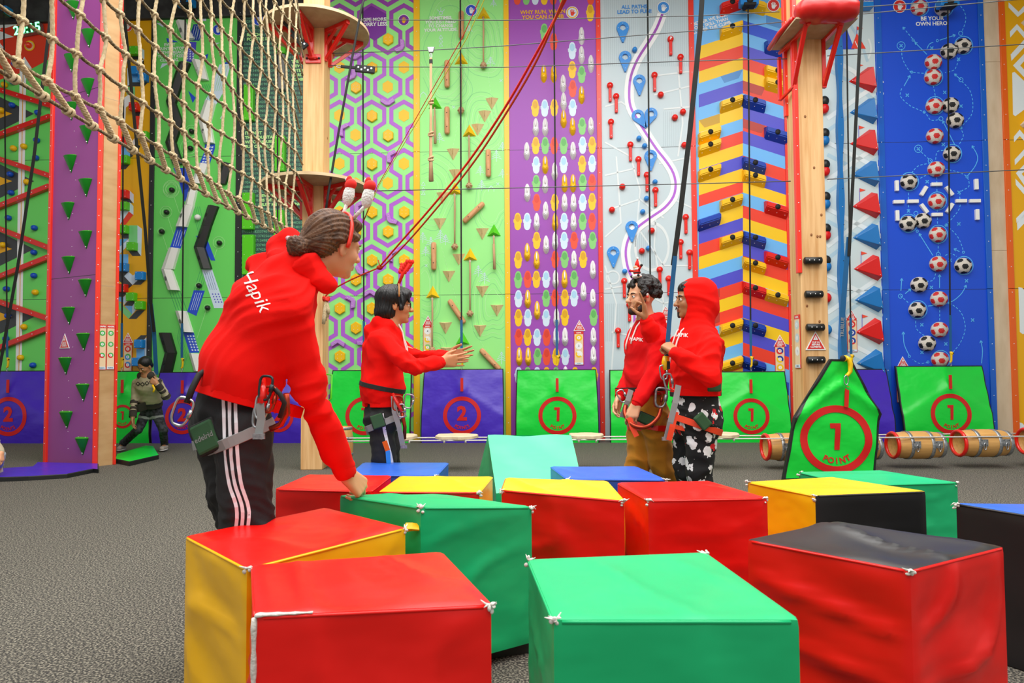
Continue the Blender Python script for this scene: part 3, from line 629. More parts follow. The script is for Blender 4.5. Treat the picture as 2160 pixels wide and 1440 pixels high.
def boomer(v):
    t = MB(); t.prism([(-.105, .035), (0, -.03), (.105, .035), (.125, -.03), (.03, -.095), (-.03, -.095), (-.125, -.03)], 0, .055, 'h_violet', ch=.008, cen=(0, -.04))
    for a, c in ((-.08, -.01), (-.045, -.035), (.045, -.035), (.08, -.01)): t.ball((a, -.062, c), (.006, .004, .006), 'screw', None, 6, 4)
    return t
BM = [(841, 95, '', -60), (747, 113, '', 0), (739, 155, '', -60), (817, 210, '', 0), (726, 274, '', 120), (827, 330, '', 120), (759, 437, '', 120), (827, 459, '', 45), (830, 538, '', 120), (763, 567, '', 30), (780, 622, '', 180), (737, 637, '', -120), (712, 727, '', 180), (765, 716, '', -30)]
series(BM, boomer, 'climbing_hold', lambda i, n, t: f'purple bent bracket hold on the hexagon panel, {nth(i, n)}', 'climbing hold', 'purple bracket holds')
# -- trail map panel (light green)
p = panel('topo', 886, 1066, 'p_lime', 'pale green climbing panel with contour lines and wooden holds between yellow trims')
rnd = random.Random(3)
def contour(cx, cy, rx, ry, n, seed, st=.13, x0=888, x1=1064):
    rr = random.Random(seed); ph = [rr.uniform(0, 6.3) for _ in range(4)]
    for k in range(n):
        s_ = 1-st*k; pts = []
        for i in range(41):
            a = 2*math.pi*i/40; w = 1+.12*math.sin(2*a+ph[0])+.08*math.sin(3*a+ph[1])+.05*math.sin(5*a+ph[2])
            pts.append((cx+rx*s_*w*math.cos(a), cy+ry*s_*w*math.sin(a)))
        for a, c in zip(pts, pts[1:]):
            if x0 < a[0] < x1 and x0 < c[0] < x1: p.line([a, c], .9, 'p_line_mint' if k % 2 else 'p_mint', 1)
for a in ((1010, 90, 48, 80, 7, 1), (1020, 260, 44, 62, 7, 2), (940, 100, 60, 110, 3, 5), (900, 400, 60, 90, 6, 3), (1040, 430, 40, 60, 4, 9), (1040, 640, 44, 90, 6, 4), (895, 600, 40, 70, 6, 6), (950, 180, 40, 50, 4, 8), (900, 760, 40, 60, 4, 12)): contour(*a)
def fir(x, y, h):
    for k in range(4): p.line([(x-h*.12*(k+1), y+h*.2*k+h*.18), (x, y+h*.2*k), (x+h*.12*(k+1), y+h*.2*k+h*.18)], .9, 'p_ice', 2)
    p.line([(x, y), (x, y+h)], .9, 'p_ice', 2)
for x, y, h in ((1041, 0, 15), (990, 54, 16), (1035, 120, 20), (1047, 317, 24), (1060, 300, 18), (1013, 350, 20), (1016, 380, 22), (1060, 357, 18), (927, 280, 22), (929, 485, 26), (909, 500, 22), (892, 490, 22), (940, 495, 22), (898, 520, 20), (1009, 560, 24), (1022, 575, 24), (1058, 742, 26)): fir(x, y, h)
for x, y in ((930, 76), (930, 84), (930, 93), (893, 386), (893, 397), (893, 406)): p.line([(x-4, y+5), (x, y-2), (x+4, y+5), (x-4, y+5)], .8, 'p_ice', 2)
for x, y in ((957, 226), (1050, 388), (1057, 170), (899, 560)): p.line([(x-3, y-3), (x+3, y+3)], .8, 'p_ice', 2); p.line([(x+3, y-3), (x-3, y+3)], .8, 'p_ice', 2)
p.ring(930, 28, 4, 3, 'p_ice', 2); p.line([(930, 24), (930, 16)], 1, 'p_ice', 2); p.line([(922, 20), (928, 26)], 1, 'p_ice', 2); p.line([(938, 20), (932, 26)], 1, 'p_ice', 2)
for cx, cy in ((893, 200), (1036, 398)): p.line([(cx-6, cy+6), (cx-6, cy), (cx, cy-6), (cx+6, cy), (cx+6, cy+6)], 1, 'p_ice', 2)
p.line([(945, 0), (985, 60), (972, 230), (920, 480), (965, 640), (1050, 780)], .8, 'p_line_mint', 2, (5, 4)); p.line([(1060, 20), (1030, 160), (1055, 330), (1010, 400)], .8, 'p_line_mint', 2, (5, 4))
p.ring(952, 100, 10, 9.2, 'p_line_mint', 2); p.ring(952, 100, 5, 4.3, 'p_line_mint', 2); p.ring(1060, 545, 12, 11, 'p_line_mint', 2)
p.text('SOMETIMES,\nYOU JUST NEED\nTO CHANGE\nYOUR ALTITUDE.', 930, 51, 9, 'p_white', 4, 0, .03)
hand_icon(p, 994, 22.5, 12.5, 'p_blue', 'p_blue', 'p_white')
trim(p, 1066, 1077, 'trim_yellow'); finish('topo')
def dowel(v):
    t = MB(); L = .24; t.tube([(0, -.05, -L), (0, -.05, -L+.01), (0, -.05, -L+.03), (0, -.05, L-.03), (0, -.05, L-.01), (0, -.05, L)], [.01, .035, .046, .046, .035, .01], 'hold_wood', 12)
    for c in (-.12, .12): t.ball((0, -.096, c), (.009, .004, .009), 'dark_steel', None, 8, 4)
    return t
series([(973, 52), (943, 156), (943, 254), (1030, 344), (999, 448, '', 47), (915, 540), (963.5, 657, '', -33), (1034, 758, '', -43)], dowel, 'climbing_hold', lambda i, n, t: f'rounded wooden log hold on the trail panel, {nth(i, n)}', 'climbing hold', 'wooden log holds')
def invpyr(v):
    t = MB(); w, h, d = .112, .2, .1
    t.add([(-w, 0, 0), (w, 0, 0), (0, 0, -h), (0, -d, -.02), (0, -.02, -h+.01)], [(0, 3, 4, 2), (3, 1, 2, 4), (0, 1, 3)], 'hold_birch'); t.box((0, -d+.022, -.07), (.003, .05, .09), 'wood_dark'); return t
series([(1037, 205), (1022, 232), (1007, 260), (955, 312), (960, 356), (933, 404), (927, 459), (1017, 480), (967, 534), (946, 570), (1017, 602), (1048, 642), (939, 679), (1012, 685), (941, 732)], invpyr, 'climbing_hold', lambda i, n, t: f'wooden upside-down pyramid hold on the trail panel, {nth(i, n)}', 'climbing hold', 'wooden pyramid holds')
def pyr(m):
    t = MB(); w, h, d = .118, .105, .10
    t.add([(-w, 0, -h), (w, 0, -h), (0, 0, h), (0, -d, -h*.55)], [(0, 3, 2), (3, 1, 2), (0, 1, 3)], m); return t
PY = [(1020, 27, 'y', 142), (973, 123, 'y', 236), (990, 275, 'y', 393), (960, 397, 'y', 520), (992, 536, 'y', 659), (913, 615, 'y', 735), (918, 217, 'g', 308), (1042, 485, 'g', 570), (976, 713, 'g', 0)]
for v, w, m in (('y', 'yellow', 'h_yellow'), ('g', 'green', 'h_lime')):
    g = sorted([q for q in PY if q[2] == v], key=lambda q: q[1])
    for i, q in enumerate(g):
        u, z = WALL.px(q[0], q[1], TH)
        pyr(m).build('climbing_hold', M=WALL.M(u, TH, z), label=f'{w} triangular pyramid hold on the trail panel, {nth(i, len(g))}', cat='climbing hold', group=w+' pyramid holds')
        if q[3]:
            L = (q[3]-q[1]-13)*.008; t = MB(); t.tube([(0, 0, -.0), (.004, 0, -L*.3), (0, 0, -L*.6), (0, 0, -L)], [.012, .016, .013, .013], 'rope_sand', 8)
            if v == 'y':
                t.ball((0, 0, -L-.03), (.055, .045, .05), 'rope_sand')
                for k in range(3): t.tube([(.05*math.cos(a)*math.cos(k), .05*math.sin(a), -L-.03+.05*math.cos(a)*math.sin(k)) for a in [2*math.pi*j/12 for j in range(12)]], .013, 'rope_sand', 6, True)
            else: t.tube([(0, 0, -L*.25), (.01, 0, -L)], [.02, .024], 'rope_sand', 8)
            t.tube([(-.012, 0, .0), (-.014, 0, -.04), (0, 0, -.055), (.014, 0, -.04), (.012, 0, 0)], .005, 'steel', 6)
            t.build('hanging_rope', M=WALL.M(u, TH+.07, z-.105), label=f'short sand coloured rope hanging under the {w} pyramid hold, {nth(i, len(g))}', cat='rope', group='short ropes on the trail panel')
# -- clog panel
p = panel('clogs', 1077, 1264, 'p_purple', 'purple climbing panel printed with coloured clog soles and white clog holds')
FL = """1245 27 y;1148 68 g;1168 88 r;1207 107 w;1207 147 y;1227 157 g;1208 187 r;1129 228 y;1149 228 w;1169 227 y;1208 227 w;1228 266 g;1130 307 y;1150 307 g;1169 307 r;1189 307 g;1229 306 w;1249 306 y;1131 348 w;1189 347 w;1228 346 y;1249 345 w;1131 387 g;1229 385 g;1249 385 r;1132 427 r;1170 427 y;1229 427 w;1249 425 y;1092 467 y;1112 467 w;1190 467 w;1229 467 g;1249 467 r;1132 507 y;1190 507 w;1211 507 r;1250 507 g;1093 548 y;1171 547 r;1191 547 g;1230 547 y;1093 590 g;1113 589 r;1131.5 589 y;1152 589 w;1211 588 g;1093.6 630 w;1152 629 g;1171 628 r;1191.5 628 y;1211 628 w;1093.6 670 y;1113.5 670 w;1152 670 w;1191.5 669 y;1252 669 g;1094 711 r;1113 711 y;1133 711 w;1153 711 r;1134 752 g;1153 752 r;1173 752 y;1192.5 752 w;1091 -8 r;1110 -8 g;1129 -8 w;1148 -8 y;1167 -8 r;1187 -8 g;1246 -8 r;1113 792 g;1133 792 w;1094 792 w;1153 792 y;1173 792 g;1213 792 y;1253 792 y"""
CC = {'y': ('p_yellow', 'p_gold_d'), 'g': ('p_croc_green', 'p_croc_green_d'), 'r': ('p_croc_red', 'p_croc_red_d'), 'w': ('p_ice', 'p_ice_d')}
def sole(x, y, s_=1.0):
    out = []
    for k in range(28):
        a = 2*math.pi*k/28; cy = math.sin(a); w = 8.0 if cy < 0 else 7.3
        w *= 1-.10*math.exp(-((cy+.15)/.3)**2)
        ca = math.cos(a); out.append((x+w*s_*math.copysign(abs(ca)**.8, ca), y-18.3*s_*math.copysign(abs(cy)**.88, cy)))
    return out
for t in FL.split(';'):
    x, y, c = t.split(); x, y = float(x), float(y); a, d = CC[c]
    p.poly(sole(x, y), a, 1); p.poly([(x-9, y-4), (x-7, y-5), (x-7, y+4), (x-8.6, y+2)], a, 1); p.poly([(x+9, y-4), (x+7, y-5), (x+7, y+4), (x+8.6, y+2)], a, 1)
    p.poly([(x+5.2*math.cos(R(k*20)), y-7-8*math.sin(R(k*20))) for k in range(18)], d, 2)
p.text('WHY RUN, WHEN\nYOU CAN CLIMB', 1145, 31, 11.5, 'p_gold', 4, 0, .03)
hand_icon(p, 1207, 27, 13, 'p_gold', 'p_ice', 'p_red')
trim(p, 1264, 1274, 'trim_red'); finish('clogs')
def clog(v):
    m = 'h_crocwhite' if v == 'w' else 'h_yellow'; t = MB(); hl, nA, nR = .158, 24, 8; vs = []
    def hgt(r, a):
        z = r*math.sin(a)
        H = .052+.03*math.exp(-((z+.45)/.35)**2)
        return H*(1-r**5) if True else 0
    for j in range(nR+1):
        r = 1-j/nR
        for k in range(nA):
            a = 2*math.pi*k/nA; cy, ca = math.sin(a), math.cos(a); w = .06 if cy < 0 else .052
            w *= 1-.1*math.exp(-((cy-.1)/.3)**2)
            x, z = w*ca*r, hl*cy*r; h = hgt(r**.9, a)
            dd = math.exp(-(x/.034)**4-((z-.07)/.055)**4)*.032
            vs.append((x, -h+dd, z))
    fs = [(j*nA+k, j*nA+(k+1) % nA, (j+1)*nA+(k+1) % nA, (j+1)*nA+k) for j in range(nR) for k in range(nA)]
    t.add(vs, fs, m, True)
    t.tube([(0, -.05, .125), (0, -.07, .1), (0, -.075, .03), (0, -.085, -.01)], [.008, .012, .013, .01], 'h_white' if v == 'w' else 'screw', 8)
    for a, c in ((-.02, -.06), (.02, -.06), (0, -.085), (-.025, -.09), (.025, -.09), (0, -.045)): t.ball((a, -.078, c), (.005, .003, .005), 'h_grey' if v == 'w' else 'wood_dark', None, 6, 4)
    return t
C3 = """1227 73 w;1227 113 w;1247 132 w;1147 153 y;1168 153 y;1188 174 w;1227 198 y;1189 212 w;1189 249 y;1208 265 y;1247 264 w;1130 266 w;1150 266 w;1111 317 w;1209 316 w;1150 346 y;1170 360 w;1150 387 w;1191 385 y;1209 385 y;1112 405 w;1191 426 w;1210 426 w;1151 443 w;1132 467 w;1171 467 y;1210 467 w;1152 515 w;1171 507 w;1231 506 w;1112 531 y;1132 548 y;1211 547 w;1251 568 w;1172 588 w;1191 588 y;1231 614 w;1113 630 y;1251 628 w;1133 654 y;1174 669 w;1173 710 w;1192 710 w;1252 710 w;1095 752 y;1114 752 y;1252 750 w;1193 792 w"""
C3 = [(float(a), float(b_), c) for a, b_, c in (q.split() for q in C3.split(';'))]
colx = [1093, 1112, 1132, 1151, 1171, 1190, 1209, 1229, 1250]
for v, w in (('w', 'white'), ('y', 'yellow')):
    for ci, cx in enumerate(colx):
        g = [q for q in C3 if q[2] == v and min(range(9), key=lambda k: abs(colx[k]-q[0])) == ci]
        if g: series(g, clog, 'climbing_hold', lambda i, n, t, ci=ci, w=w: (f'{w} clog hold, {ORD[ci]} column from left of purple panel' + (f', {w} one {nth(i, n)}' if n > 1 else '')), 'climbing hold', w+' clog holds')
# -- street map panel
p = panel('map', 1274, 1463, 'p_map', 'pale grey street map climbing panel with a winding purple route')
for x in range(1276, 1463, 4): p.line([(x, 0), (x, 140)], 1, 'p_map_line', 1)
for a in ([(1276, 225), (1310, 215), (1340, 235)], [(1276, 300), (1330, 330), (1350, 400), (1340, 520)], [(1276, 370), (1340, 355)], [(1290, 440), (1350, 420), (1400, 460)], [(1300, 330), (1310, 470), (1276, 500)], [(1380, 200), (1463, 180)], [(1380, 160), (1463, 150)], [(1400, 230), (1463, 225)], [(1390, 345), (1463, 330)], [(1420, 420), (1463, 440)], [(1276, 610), (1330, 600), (1400, 640), (1463, 620)], [(1290, 700), (1400, 720), (1463, 700)], [(1345, 480), (1400, 560), (1463, 560)], [(1385, 420), (1380, 520), (1400, 640), (1390, 780)], [(1276, 560), (1300, 640), (1290, 780)], [(1430, 140), (1440, 260), (1430, 330)]): p.line(a, 3.2, 'p_map_road', 2)
for x in range(1400, 1440, 4): p.line([(x, 235), (x, 310)], 1, 'p_map_line', 1)
for x in range(1345, 1385, 4): p.line([(x, 490), (x, 560)], 1, 'p_map_line', 1)
for x in range(1278, 1330, 4): p.line([(x, 640), (x, 720)], 1, 'p_map_line', 1)
p.ring(1375, 520, 38, 33, 'p_map_road', 2, ry=1.4); p.ring(1293, 585, 15, 12, 'p_map_road', 2)
RT = [tuple(v[:2]) for v in smooth_path([(x, y, 0) for x, y in ((1397, 30), (1385, 60), (1366, 92), (1345, 125), (1331, 160), (1327, 195), (1330, 225), (1343, 250), (1365, 285), (1385, 315), (1405, 340), (1420, 365), (1425, 390), (1420, 415), (1402, 438), (1375, 457), (1350, 475), (1332, 492), (1322, 515), (1320, 540), (1326, 570), (1337, 595), (1340, 630), (1338, 690), (1345, 780))], 3)]
p.line(RT, 20, 'p_white', 3); p.line(RT, 5, 'p_violet', 4); p.line(RT[:14], 5.2, 'p_purple', 5)
p.text('ALL PATHS\nLEAD TO FUN!', 1338, 20, 11, 'p_mapblue', 4, 0, .03)
hand_icon(p, 1399, 17, 13.5, 'p_mapblue', 'p_mapblue', 'p_white', 7)
trim(p, 1463, 1474, 'trim_red'); finish('map')
def pin(v):
    t = MB(); o = circ(0, 0, .104, 22, R(-35), R(215)); o = [(x, z) for x, z in o]+[(-.012, -.25), (.012, -.25)]; n = len(o)
    inn = [(.052*math.cos(math.atan2(z, x)), .052*math.sin(math.atan2(z, x))) for x, z in o]; d = .035
    for vs, yo in ((o, -d),): pass
    V = [(x, 0, z) for x, z in o]+[(x, -d, z) for x, z in o]+[(x, -d, z) for x, z in inn]+[(x, 0, z) for x, z in inn]
    fs = [(k*n+i, k*n+(i+1) % n, (k+1)*n+(i+1) % n, (k+1)*n+i) for k in range(3) for i in range(n)]
    t.add(V, fs, 'h_sky')
    for a, c in ((-.075, .0), (.075, .0), (0, .078), (0, -.19)): t.ball((a, -d, c), (.006, .003, .006), 'screw', None, 6, 4)
    return t
series([(1314, 57), (1319, 119), (1349, 169), (1346, 243, '', -33), (1374, 239, '', 22), (1373, 328), (1333, 478), (1294, 532)], pin, 'climbing_hold', lambda i, n, t: f'blue map pin shaped hold on the street map panel, {nth(i, n)}', 'climbing hold', 'blue map pin holds')
def key(v):
    t = MB(); t.lathe([(.05, 0), (.052, .04), (.045, .055), (.001, .06)], 'h_red', 18, Matrix.Rotation(R(90), 4, 'X')); t.box((0, -.025, -.16), (.048, .05, .24), 'h_red', None, .006)
    if v == 'P': t.text('P', 0, 0, .07, 'p_white', .062, 0, .03)
    else: t.ball((0, -.06, 0), (.008, .004, .008), 'screw', None, 6, 4)
    t.ball((0, -.052, -.24), (.008, .004, .008), 'screw', None, 6, 4); return t
series([(1415, 81, 'P'), (1436, 119, ''), (1381, 157, ''), (1287, 179, ''), (1300, 202, ''), (1289, 256, ''), (1330, 304, ''), (1347, 335, ''), (1365, 368, ''), (1383, 400, ''), (1447, 457, ''), (1436, 510, ''), (1455, 532, ''), (1392, 568, ''), (1411, 587, ''), (1317, 592, ''), (1328, 642, ''), (1304, 697, '')], key, 'climbing_hold', lambda i, n, t: f'red key shaped hold on the street map panel, {nth(i, n)}', 'climbing hold', 'red key holds')
series([(1394, 199), (1441, 235), (1424, 247), (1444, 305), (1313, 393), (1291, 442), (1375, 486), (1354, 529)], lambda v: knob_mesh('h_red', .05), 'climbing_hold', lambda i, n, t: f'round red button hold on the street map panel, {nth(i, n)}', 'climbing hold', 'red button holds')
series([(1339, 104), (1348, 291), (1360, 307), (1382, 383), (1364, 418), (1356, 446), (1368, 523), (1318, 572)], lambda v: knob_mesh('h_sky', .042), 'climbing_hold', lambda i, n, t: f'round blue button hold on the street map panel, {nth(i, n)}', 'climbing hold', 'blue button holds')
# -- brick chevron panel
p = panel('bricks', 1474, 1664, 'p_sky', 'climbing panel of yellow, red and blue chevron stripes left of the red-edged post', seams=False)
YL = [-9, 17, 43, 68, 95, 121, 146, 170, 197, 224, 250, 276, 302, 328, 355, 382, 406, 433, 459, 485, 512, 539, 566, 592, 617, 643, 670, 696, 722, 749, 776, 803, 830, 857, 884, 911]
LC = 'sky sky sky yellow red yellow sky indigo sky yellow sky red yellow indigo yellow red sky yellow indigo red yellow sky indigo red yellow red sky yellow sky red yellow sky red indigo yellow'.split()
RC = 'yellow sky navy sky indigo red yellow red sky indigo red indigo sky red indigo yellow sky red yellow sky indigo red yellow sky red indigo yellow indigo red sky navy yellow sky red indigo'.split()
PM = {'sky': 'p_sky', 'yellow': 'p_yellow', 'red': 'p_red', 'indigo': 'p_indigo', 'navy': 'p_blue'}
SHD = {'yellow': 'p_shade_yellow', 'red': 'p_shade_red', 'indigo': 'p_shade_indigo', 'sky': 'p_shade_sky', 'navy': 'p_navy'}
for i in range(len(YL)-1):
    a, c = YL[i], YL[i+1]
    p.poly([(1474, a+30), (1567, a), (1567, c), (1474, c+30)], PM[LC[i]], 1)
    p.poly([(1567, a), (1664, a+31), (1664, c+31), (1567, c)], PM[RC[i]], 1)
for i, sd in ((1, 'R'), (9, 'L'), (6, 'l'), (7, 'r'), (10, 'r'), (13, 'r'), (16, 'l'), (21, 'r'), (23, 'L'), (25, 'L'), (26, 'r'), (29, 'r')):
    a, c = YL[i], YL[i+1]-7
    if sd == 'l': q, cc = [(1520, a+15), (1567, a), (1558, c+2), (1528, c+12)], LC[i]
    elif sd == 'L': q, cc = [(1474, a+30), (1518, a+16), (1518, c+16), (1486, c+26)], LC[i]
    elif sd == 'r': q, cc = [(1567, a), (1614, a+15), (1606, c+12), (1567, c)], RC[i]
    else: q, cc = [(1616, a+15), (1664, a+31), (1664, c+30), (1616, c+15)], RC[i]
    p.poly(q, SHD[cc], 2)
p.text('BETTER WE RAISE\nOUR SKILL THAN\nLOWER THE CLIMB.', 1500, 50, 9.5, 'p_white', 4, R(15), .03)
hand_icon(p, 1631, 12, 13.5, 'p_signred', 'p_signred', 'p_white')
trim(p, 1664, 1674, 'trim_red'); finish('bricks')
def brick(col, side, hole=True):
    m = {'y': 'h_yellow', 'b': 'h_navy', 'r': 'h_red'}[col]; sl = .32 if side == 'L' else -.32; w = .185; t = MB(); h = .105; d = .13
    def pt(u, y, z): return (u, y, z+sl*u)
    A = [(-w, 0, h), (w, 0, h), (w, 0, -h), (-w, 0, -h)]; B = [(-w*.96, -d, h*.72), (w*.96, -d, h*.72), (w*.96, -d, -h*.1), (-w*.96, -d, -h*.1)]
    vs = [pt(*q) for q in A+B]
    bm = bmesh.new(); vv = [bm.verts.new(q) for q in vs]
    for f in ((4, 7, 6, 5), (0, 4, 5, 1), (1, 5, 6, 2), (2, 6, 7, 3), (3, 7, 4, 0)): bm.faces.new([vv[i] for i in f])
    bmesh.ops.bevel(bm, geom=[e for e in bm.edges if len(e.link_faces) == 2], offset=.014, segments=2, affect='EDGES')
    bm.verts.index_update(); t.add([v.co.copy() for v in bm.verts], [tuple(v.index for v in f.verts) for f in bm.faces], m); bm.free()
    for a in (-.13, 0, .13): t.ball(pt(a, -d*.55, -h*.55), (.007, .007, .005), 'screw', None, 6, 4)
    if hole: t.lathe([(.044, .0), (.044, .003), (.001, .0035)], 'mat_back', 16, Matrix.Translation(pt(0, -d, h*.3)) @ Matrix.Rotation(R(90), 4, 'X'))
    return t
BR = [('L', 'i', 'r', 4), ('L', 'i', 'y', 55), ('L', 'i', 'y', 210), ('L', 'o', 'y', 262), ('L', 'o', 'y', 288), ('L', 'o', 'y', 341), ('L', 'i', 'y', 419), ('L', 'o', 'b', 445), ('L', 'i', 'y', 498), ('L', 'i', 'y', 683), ('L', 'i', 'y', 762),
      ('R', 'i', 'y', 4), ('R', 'o', 'b', 81), ('R', 'o', 'y', 133), ('R', 'o', 'y', 158), ('R', 'i', 'b', 210), ('R', 'o', 'b', 262), ('R', 'i', 'b', 341), ('R', 'i', 'y', 368), ('R', 'o', 'r', 419), ('R', 'i', 'b', 498), ('R', 'o', 'r', 525), ('R', 'i', 'y', 552), ('R', 'i', 'r', 604), ('R', 'o', 'y', 604), ('R', 'i', 'b', 683), ('R', 'i', 'b', 762)]
for v, w in (('y', 'yellow'), ('b', 'dark blue'), ('r', 'red')):
    for sd, sw in (('L', 'left'), ('R', 'right')):
        g = sorted([q for q in BR if q[2] == v and q[0] == sd], key=lambda q: q[3]+(0 if q[1] == 'i' else 16))
        for i, q in enumerate(g):
            x = {'Li': 1543, 'Lo': 1497, 'Ri': 1591, 'Ro': 1638}[sd+q[1]]; y = q[3]+.32*abs(x-1567)
            u, z = WALL.px(x, y, TH+.06)
            brick(v, sd, not (v == 'b' and sd == 'L')).build('climbing_hold', M=WALL.M(u, TH, z), label=f'{w} brick hold on the {sw} half of the chevron panel, {nth(i, len(g))}', cat='climbing hold', group='brick holds on the chevron panel')
# -- mountain panel
p = panel('mountain', 1680, 1862, 'p_tri', 'pale grey mountain climbing panel with red and blue triangles beside the timber post')
for a in ([(1745, 120), (1800, 150), (1862, 200)], [(1745, 250), (1862, 170)], [(1745, 300), (1862, 360)], [(1745, 380), (1862, 300)], [(1745, 440), (1862, 500)], [(1745, 520), (1862, 430)], [(1745, 580), (1862, 640)], [(1745, 660), (1862, 580)], [(1745, 700), (1862, 760)]):
    p.line(a, 9, 'p_tri2', 2); p.line([(q[0], q[1]+26) for q in a], 8, 'p_tri3', 1)
p.line([(1785, 40), (1815, 85), (1830, 130)], 6, 'p_tri3', 1); p.ring(1795, 103, 44, 40, 'p_tri2', 3, a0=-30, a1=30)
p.poly([(1690, 104), (1772, 25), (1802, 104)], 'p_blue', 3); p.poly([(1795, 103), (1807, 70), (1826, 103)], 'p_red', 4); p.line([(1803, 87), (1810, 102)], 1.6, 'p_white', 5)
for x, y, h in ((1807, 56, 16), (1808, 134, 30), (1811, 265, 32), (1813, 397, 32), (1816, 530, 32), (1818, 663, 28)):
    p.line([(x, y), (x, y+h)], 1, 'p_indigo', 4); p.poly([(x, y), (x+13, y+4), (x, y+8)], 'p_croc_red', 4)
p.text('YOUR LOOKS.', 1822, 0, 10, 'p_indigo', 4, 0, .03)
finish('mountain')
def tri(v):
    m = 'h_tri_red' if v == 'r' else 'h_tri_blue'; t = MB(); d = .17
    A = [(-.165, 0, 0), (.155, 0, .235), (.215, 0, -.205)]; ap = (.11, -d, .0)
    n = 5; vs = A+[(.17, -d, .17), (.22, -d*.9, -.15), (-.12, -.03, 0)]
    t.add(vs, [(5, 4, 3), (0, 5, 3, 1), (0, 2, 4, 5), (1, 3, 4, 2)], m)
    for q in ((-.12, -.05, .0), (.19, -.16, -.12)): t.ball(q, .007, 'screw', None, 6, 4)
    return t
TR = [(1814, 169, 'r'), (1816, 235, 'b'), (1817, 301, 'r'), (1820, 367, 'b'), (1822, 434, 'r'), (1823, 500, 'b'), (1825, 566, 'r'), (1827, 632, 'b'), (1829, 700, 'r'), (1831, 766, 'b')]
for v, w in (('r', 'red'), ('b', 'blue')):
    series([q for q in TR if q[2] == v], tri, 'climbing_hold', lambda i, n, t, w=w: f'large {w} triangular wedge hold on the mountain panel, {nth(i, n)}', 'climbing hold', w+' wedge holds')
def rnd_hold(v): 
    m = {'k': 'h_black', 'r': 'h_tri_red', 'b': 'h_tri_blue'}[v]; t = MB(); t.ball((0, -.05, 0), (.075, .06, .085), m, None, 14, 10); return t
RH = [(1739, 213, 'k'), (1739, 229, 'r'), (1740, 281, 'k'), (1740, 296, 'b'), (1741, 347, 'k'), (1741, 361, 'r'), (1742, 415, 'k'), (1742, 430, 'b'), (1743, 482, 'k'), (1743, 496, 'r'), (1743, 549, 'k'), (1744, 562, 'b'), (1744, 628, 'r'), (1745, 695, 'b')]
for v, w in (('k', 'black'), ('r', 'red'), ('b', 'blue')):
    series([q for q in RH if q[2] == v], rnd_hold, 'climbing_hold', lambda i, n, t, w=w: f'{w} rounded hold half hidden behind the right timber post, {nth(i, n)}', 'climbing hold', w+' rounded holds')
t = MB(); u0, z0 = WALL.px(1766, 30, TH); u1, z1 = WALL.px(1774, 780, TH); N = 60; vs = []; fs = []
for i in range(N+1):
    f = i/N; z = z0+(z1-z0)*f; u = (u1-u0)*f; w = .036+.013*math.sin(z*5.2)
    vs += [(u-w, 0, z-z0), (u-w, -.1, z-z0), (u+w, -.1, z-z0), (u+w, 0, z-z0)]
for i in range(N): fs += [(i*4+k, i*4+k+1, i*4+5+k, i*4+4+k) for k in range(3)]
t.add(vs, fs, 'h_sky' if False else 'h_tri_blue')
for i in range(0, N, 3):
    q = vs[i*4+1]; t.ball((q[0]+.06, -.1, q[2]), (.008, .004, .008), 'screw' if i % 2 else 'dark_steel', None, 6, 4)
t.build('climbing_fin', M=WALL.M(u0, TH, z0), label='long wavy blue upright fin hold running down the mountain panel', cat='climbing hold')
t = MB(); t.box((0, -.07, 0), (.24, .14, .09), 'h_skyblock', None, .01); u, z = WALL.px(1819, 19, TH); t.build('belay_device', M=WALL.M(u, TH+.01, z), label='blue rope winder at the top of the mountain panel', cat='rope winder')
# -- football panel
p = panel('football', 1862, 2091, 'p_royal', 'bright blue football climbing panel with ball holds and dashed tactic lines')
p.poly([(1873, 0), (2074, 0), (2085, 430), (1885, 430)], 'p_indigo', 1) if False else None
CY = 'p_cyan'
def F(x, y): return (1720+x/3, y/3)
def F2(x, y): return (1760+x/2.483, 440+y/2.483)
def arrow(pts, dash=None, w=1.6, l=2):
    p.line(pts, w, CY, l, dash); (x0, y0), (x1, y1) = pts[-2], pts[-1]; a = math.atan2(y1-y0, x1-x0)
    for s_ in (2.6, -2.6): p.line([(x1, y1), (x1+6*math.cos(a+s_), y1+6*math.sin(a+s_))], w, CY, l+1)
def curve(pts, n=5): return [tuple(v[:2]) for v in smooth_path([(a, c, 0) for a, c in pts], n)]
D = (5, 3.5)
arrow([F(630, 265), F(552, 172)], D); arrow([F(705, 345), F(628, 268)], None); arrow([F(785, 255), F(885, 222)]); p.line(curve([F(705, 310), F(720, 280), F(745, 268)]), 1.5, CY, 2)
p.line(curve([F(545, 310), F(550, 370), F(580, 430), F(605, 455), F(690, 465)]), 1.5, CY, 2, D); arrow([F(560, 545), F(598, 478)]); p.line(curve([F(545, 560), F(538, 610), F(600, 670), F(690, 712), F(730, 760), F(790, 755)]), 1.5, CY, 2, D)
p.line(curve([F(900, 20), F(940, 70), F(950, 130), F(925, 205)]), 1.5, CY, 2, D); p.line(curve([F(905, 375), F(880, 440), F(820, 460)]), 1.5, CY, 2, D)
arrow(curve([F(920, 505), F(878, 468)]), None); p.line(curve([F(925, 515), F(975, 570), F(995, 650), F(985, 730), F(925, 805), F(935, 860), F(905, 920)]), 1.5, CY, 2, D)
arrow([F(880, 915), F(805, 765)]); p.line(curve([F(745, 540), F(760, 620)]), 1.5, CY, 2, D); p.line(curve([F(650, 945), F(720, 1010), F(730, 1030), F(650, 1050), F(605, 1100)]), 1.5, CY, 2, D)
arrow(curve([F(960, 1115), F(1010, 1050), F(1025, 990), F(990, 922)])); p.line(curve([F(820, 1070), F(905, 1090), F(958, 1120), F(970, 1180), F(915, 1220), F(910, 1320), F(825, 1425)]), 1.5, CY, 2, D)
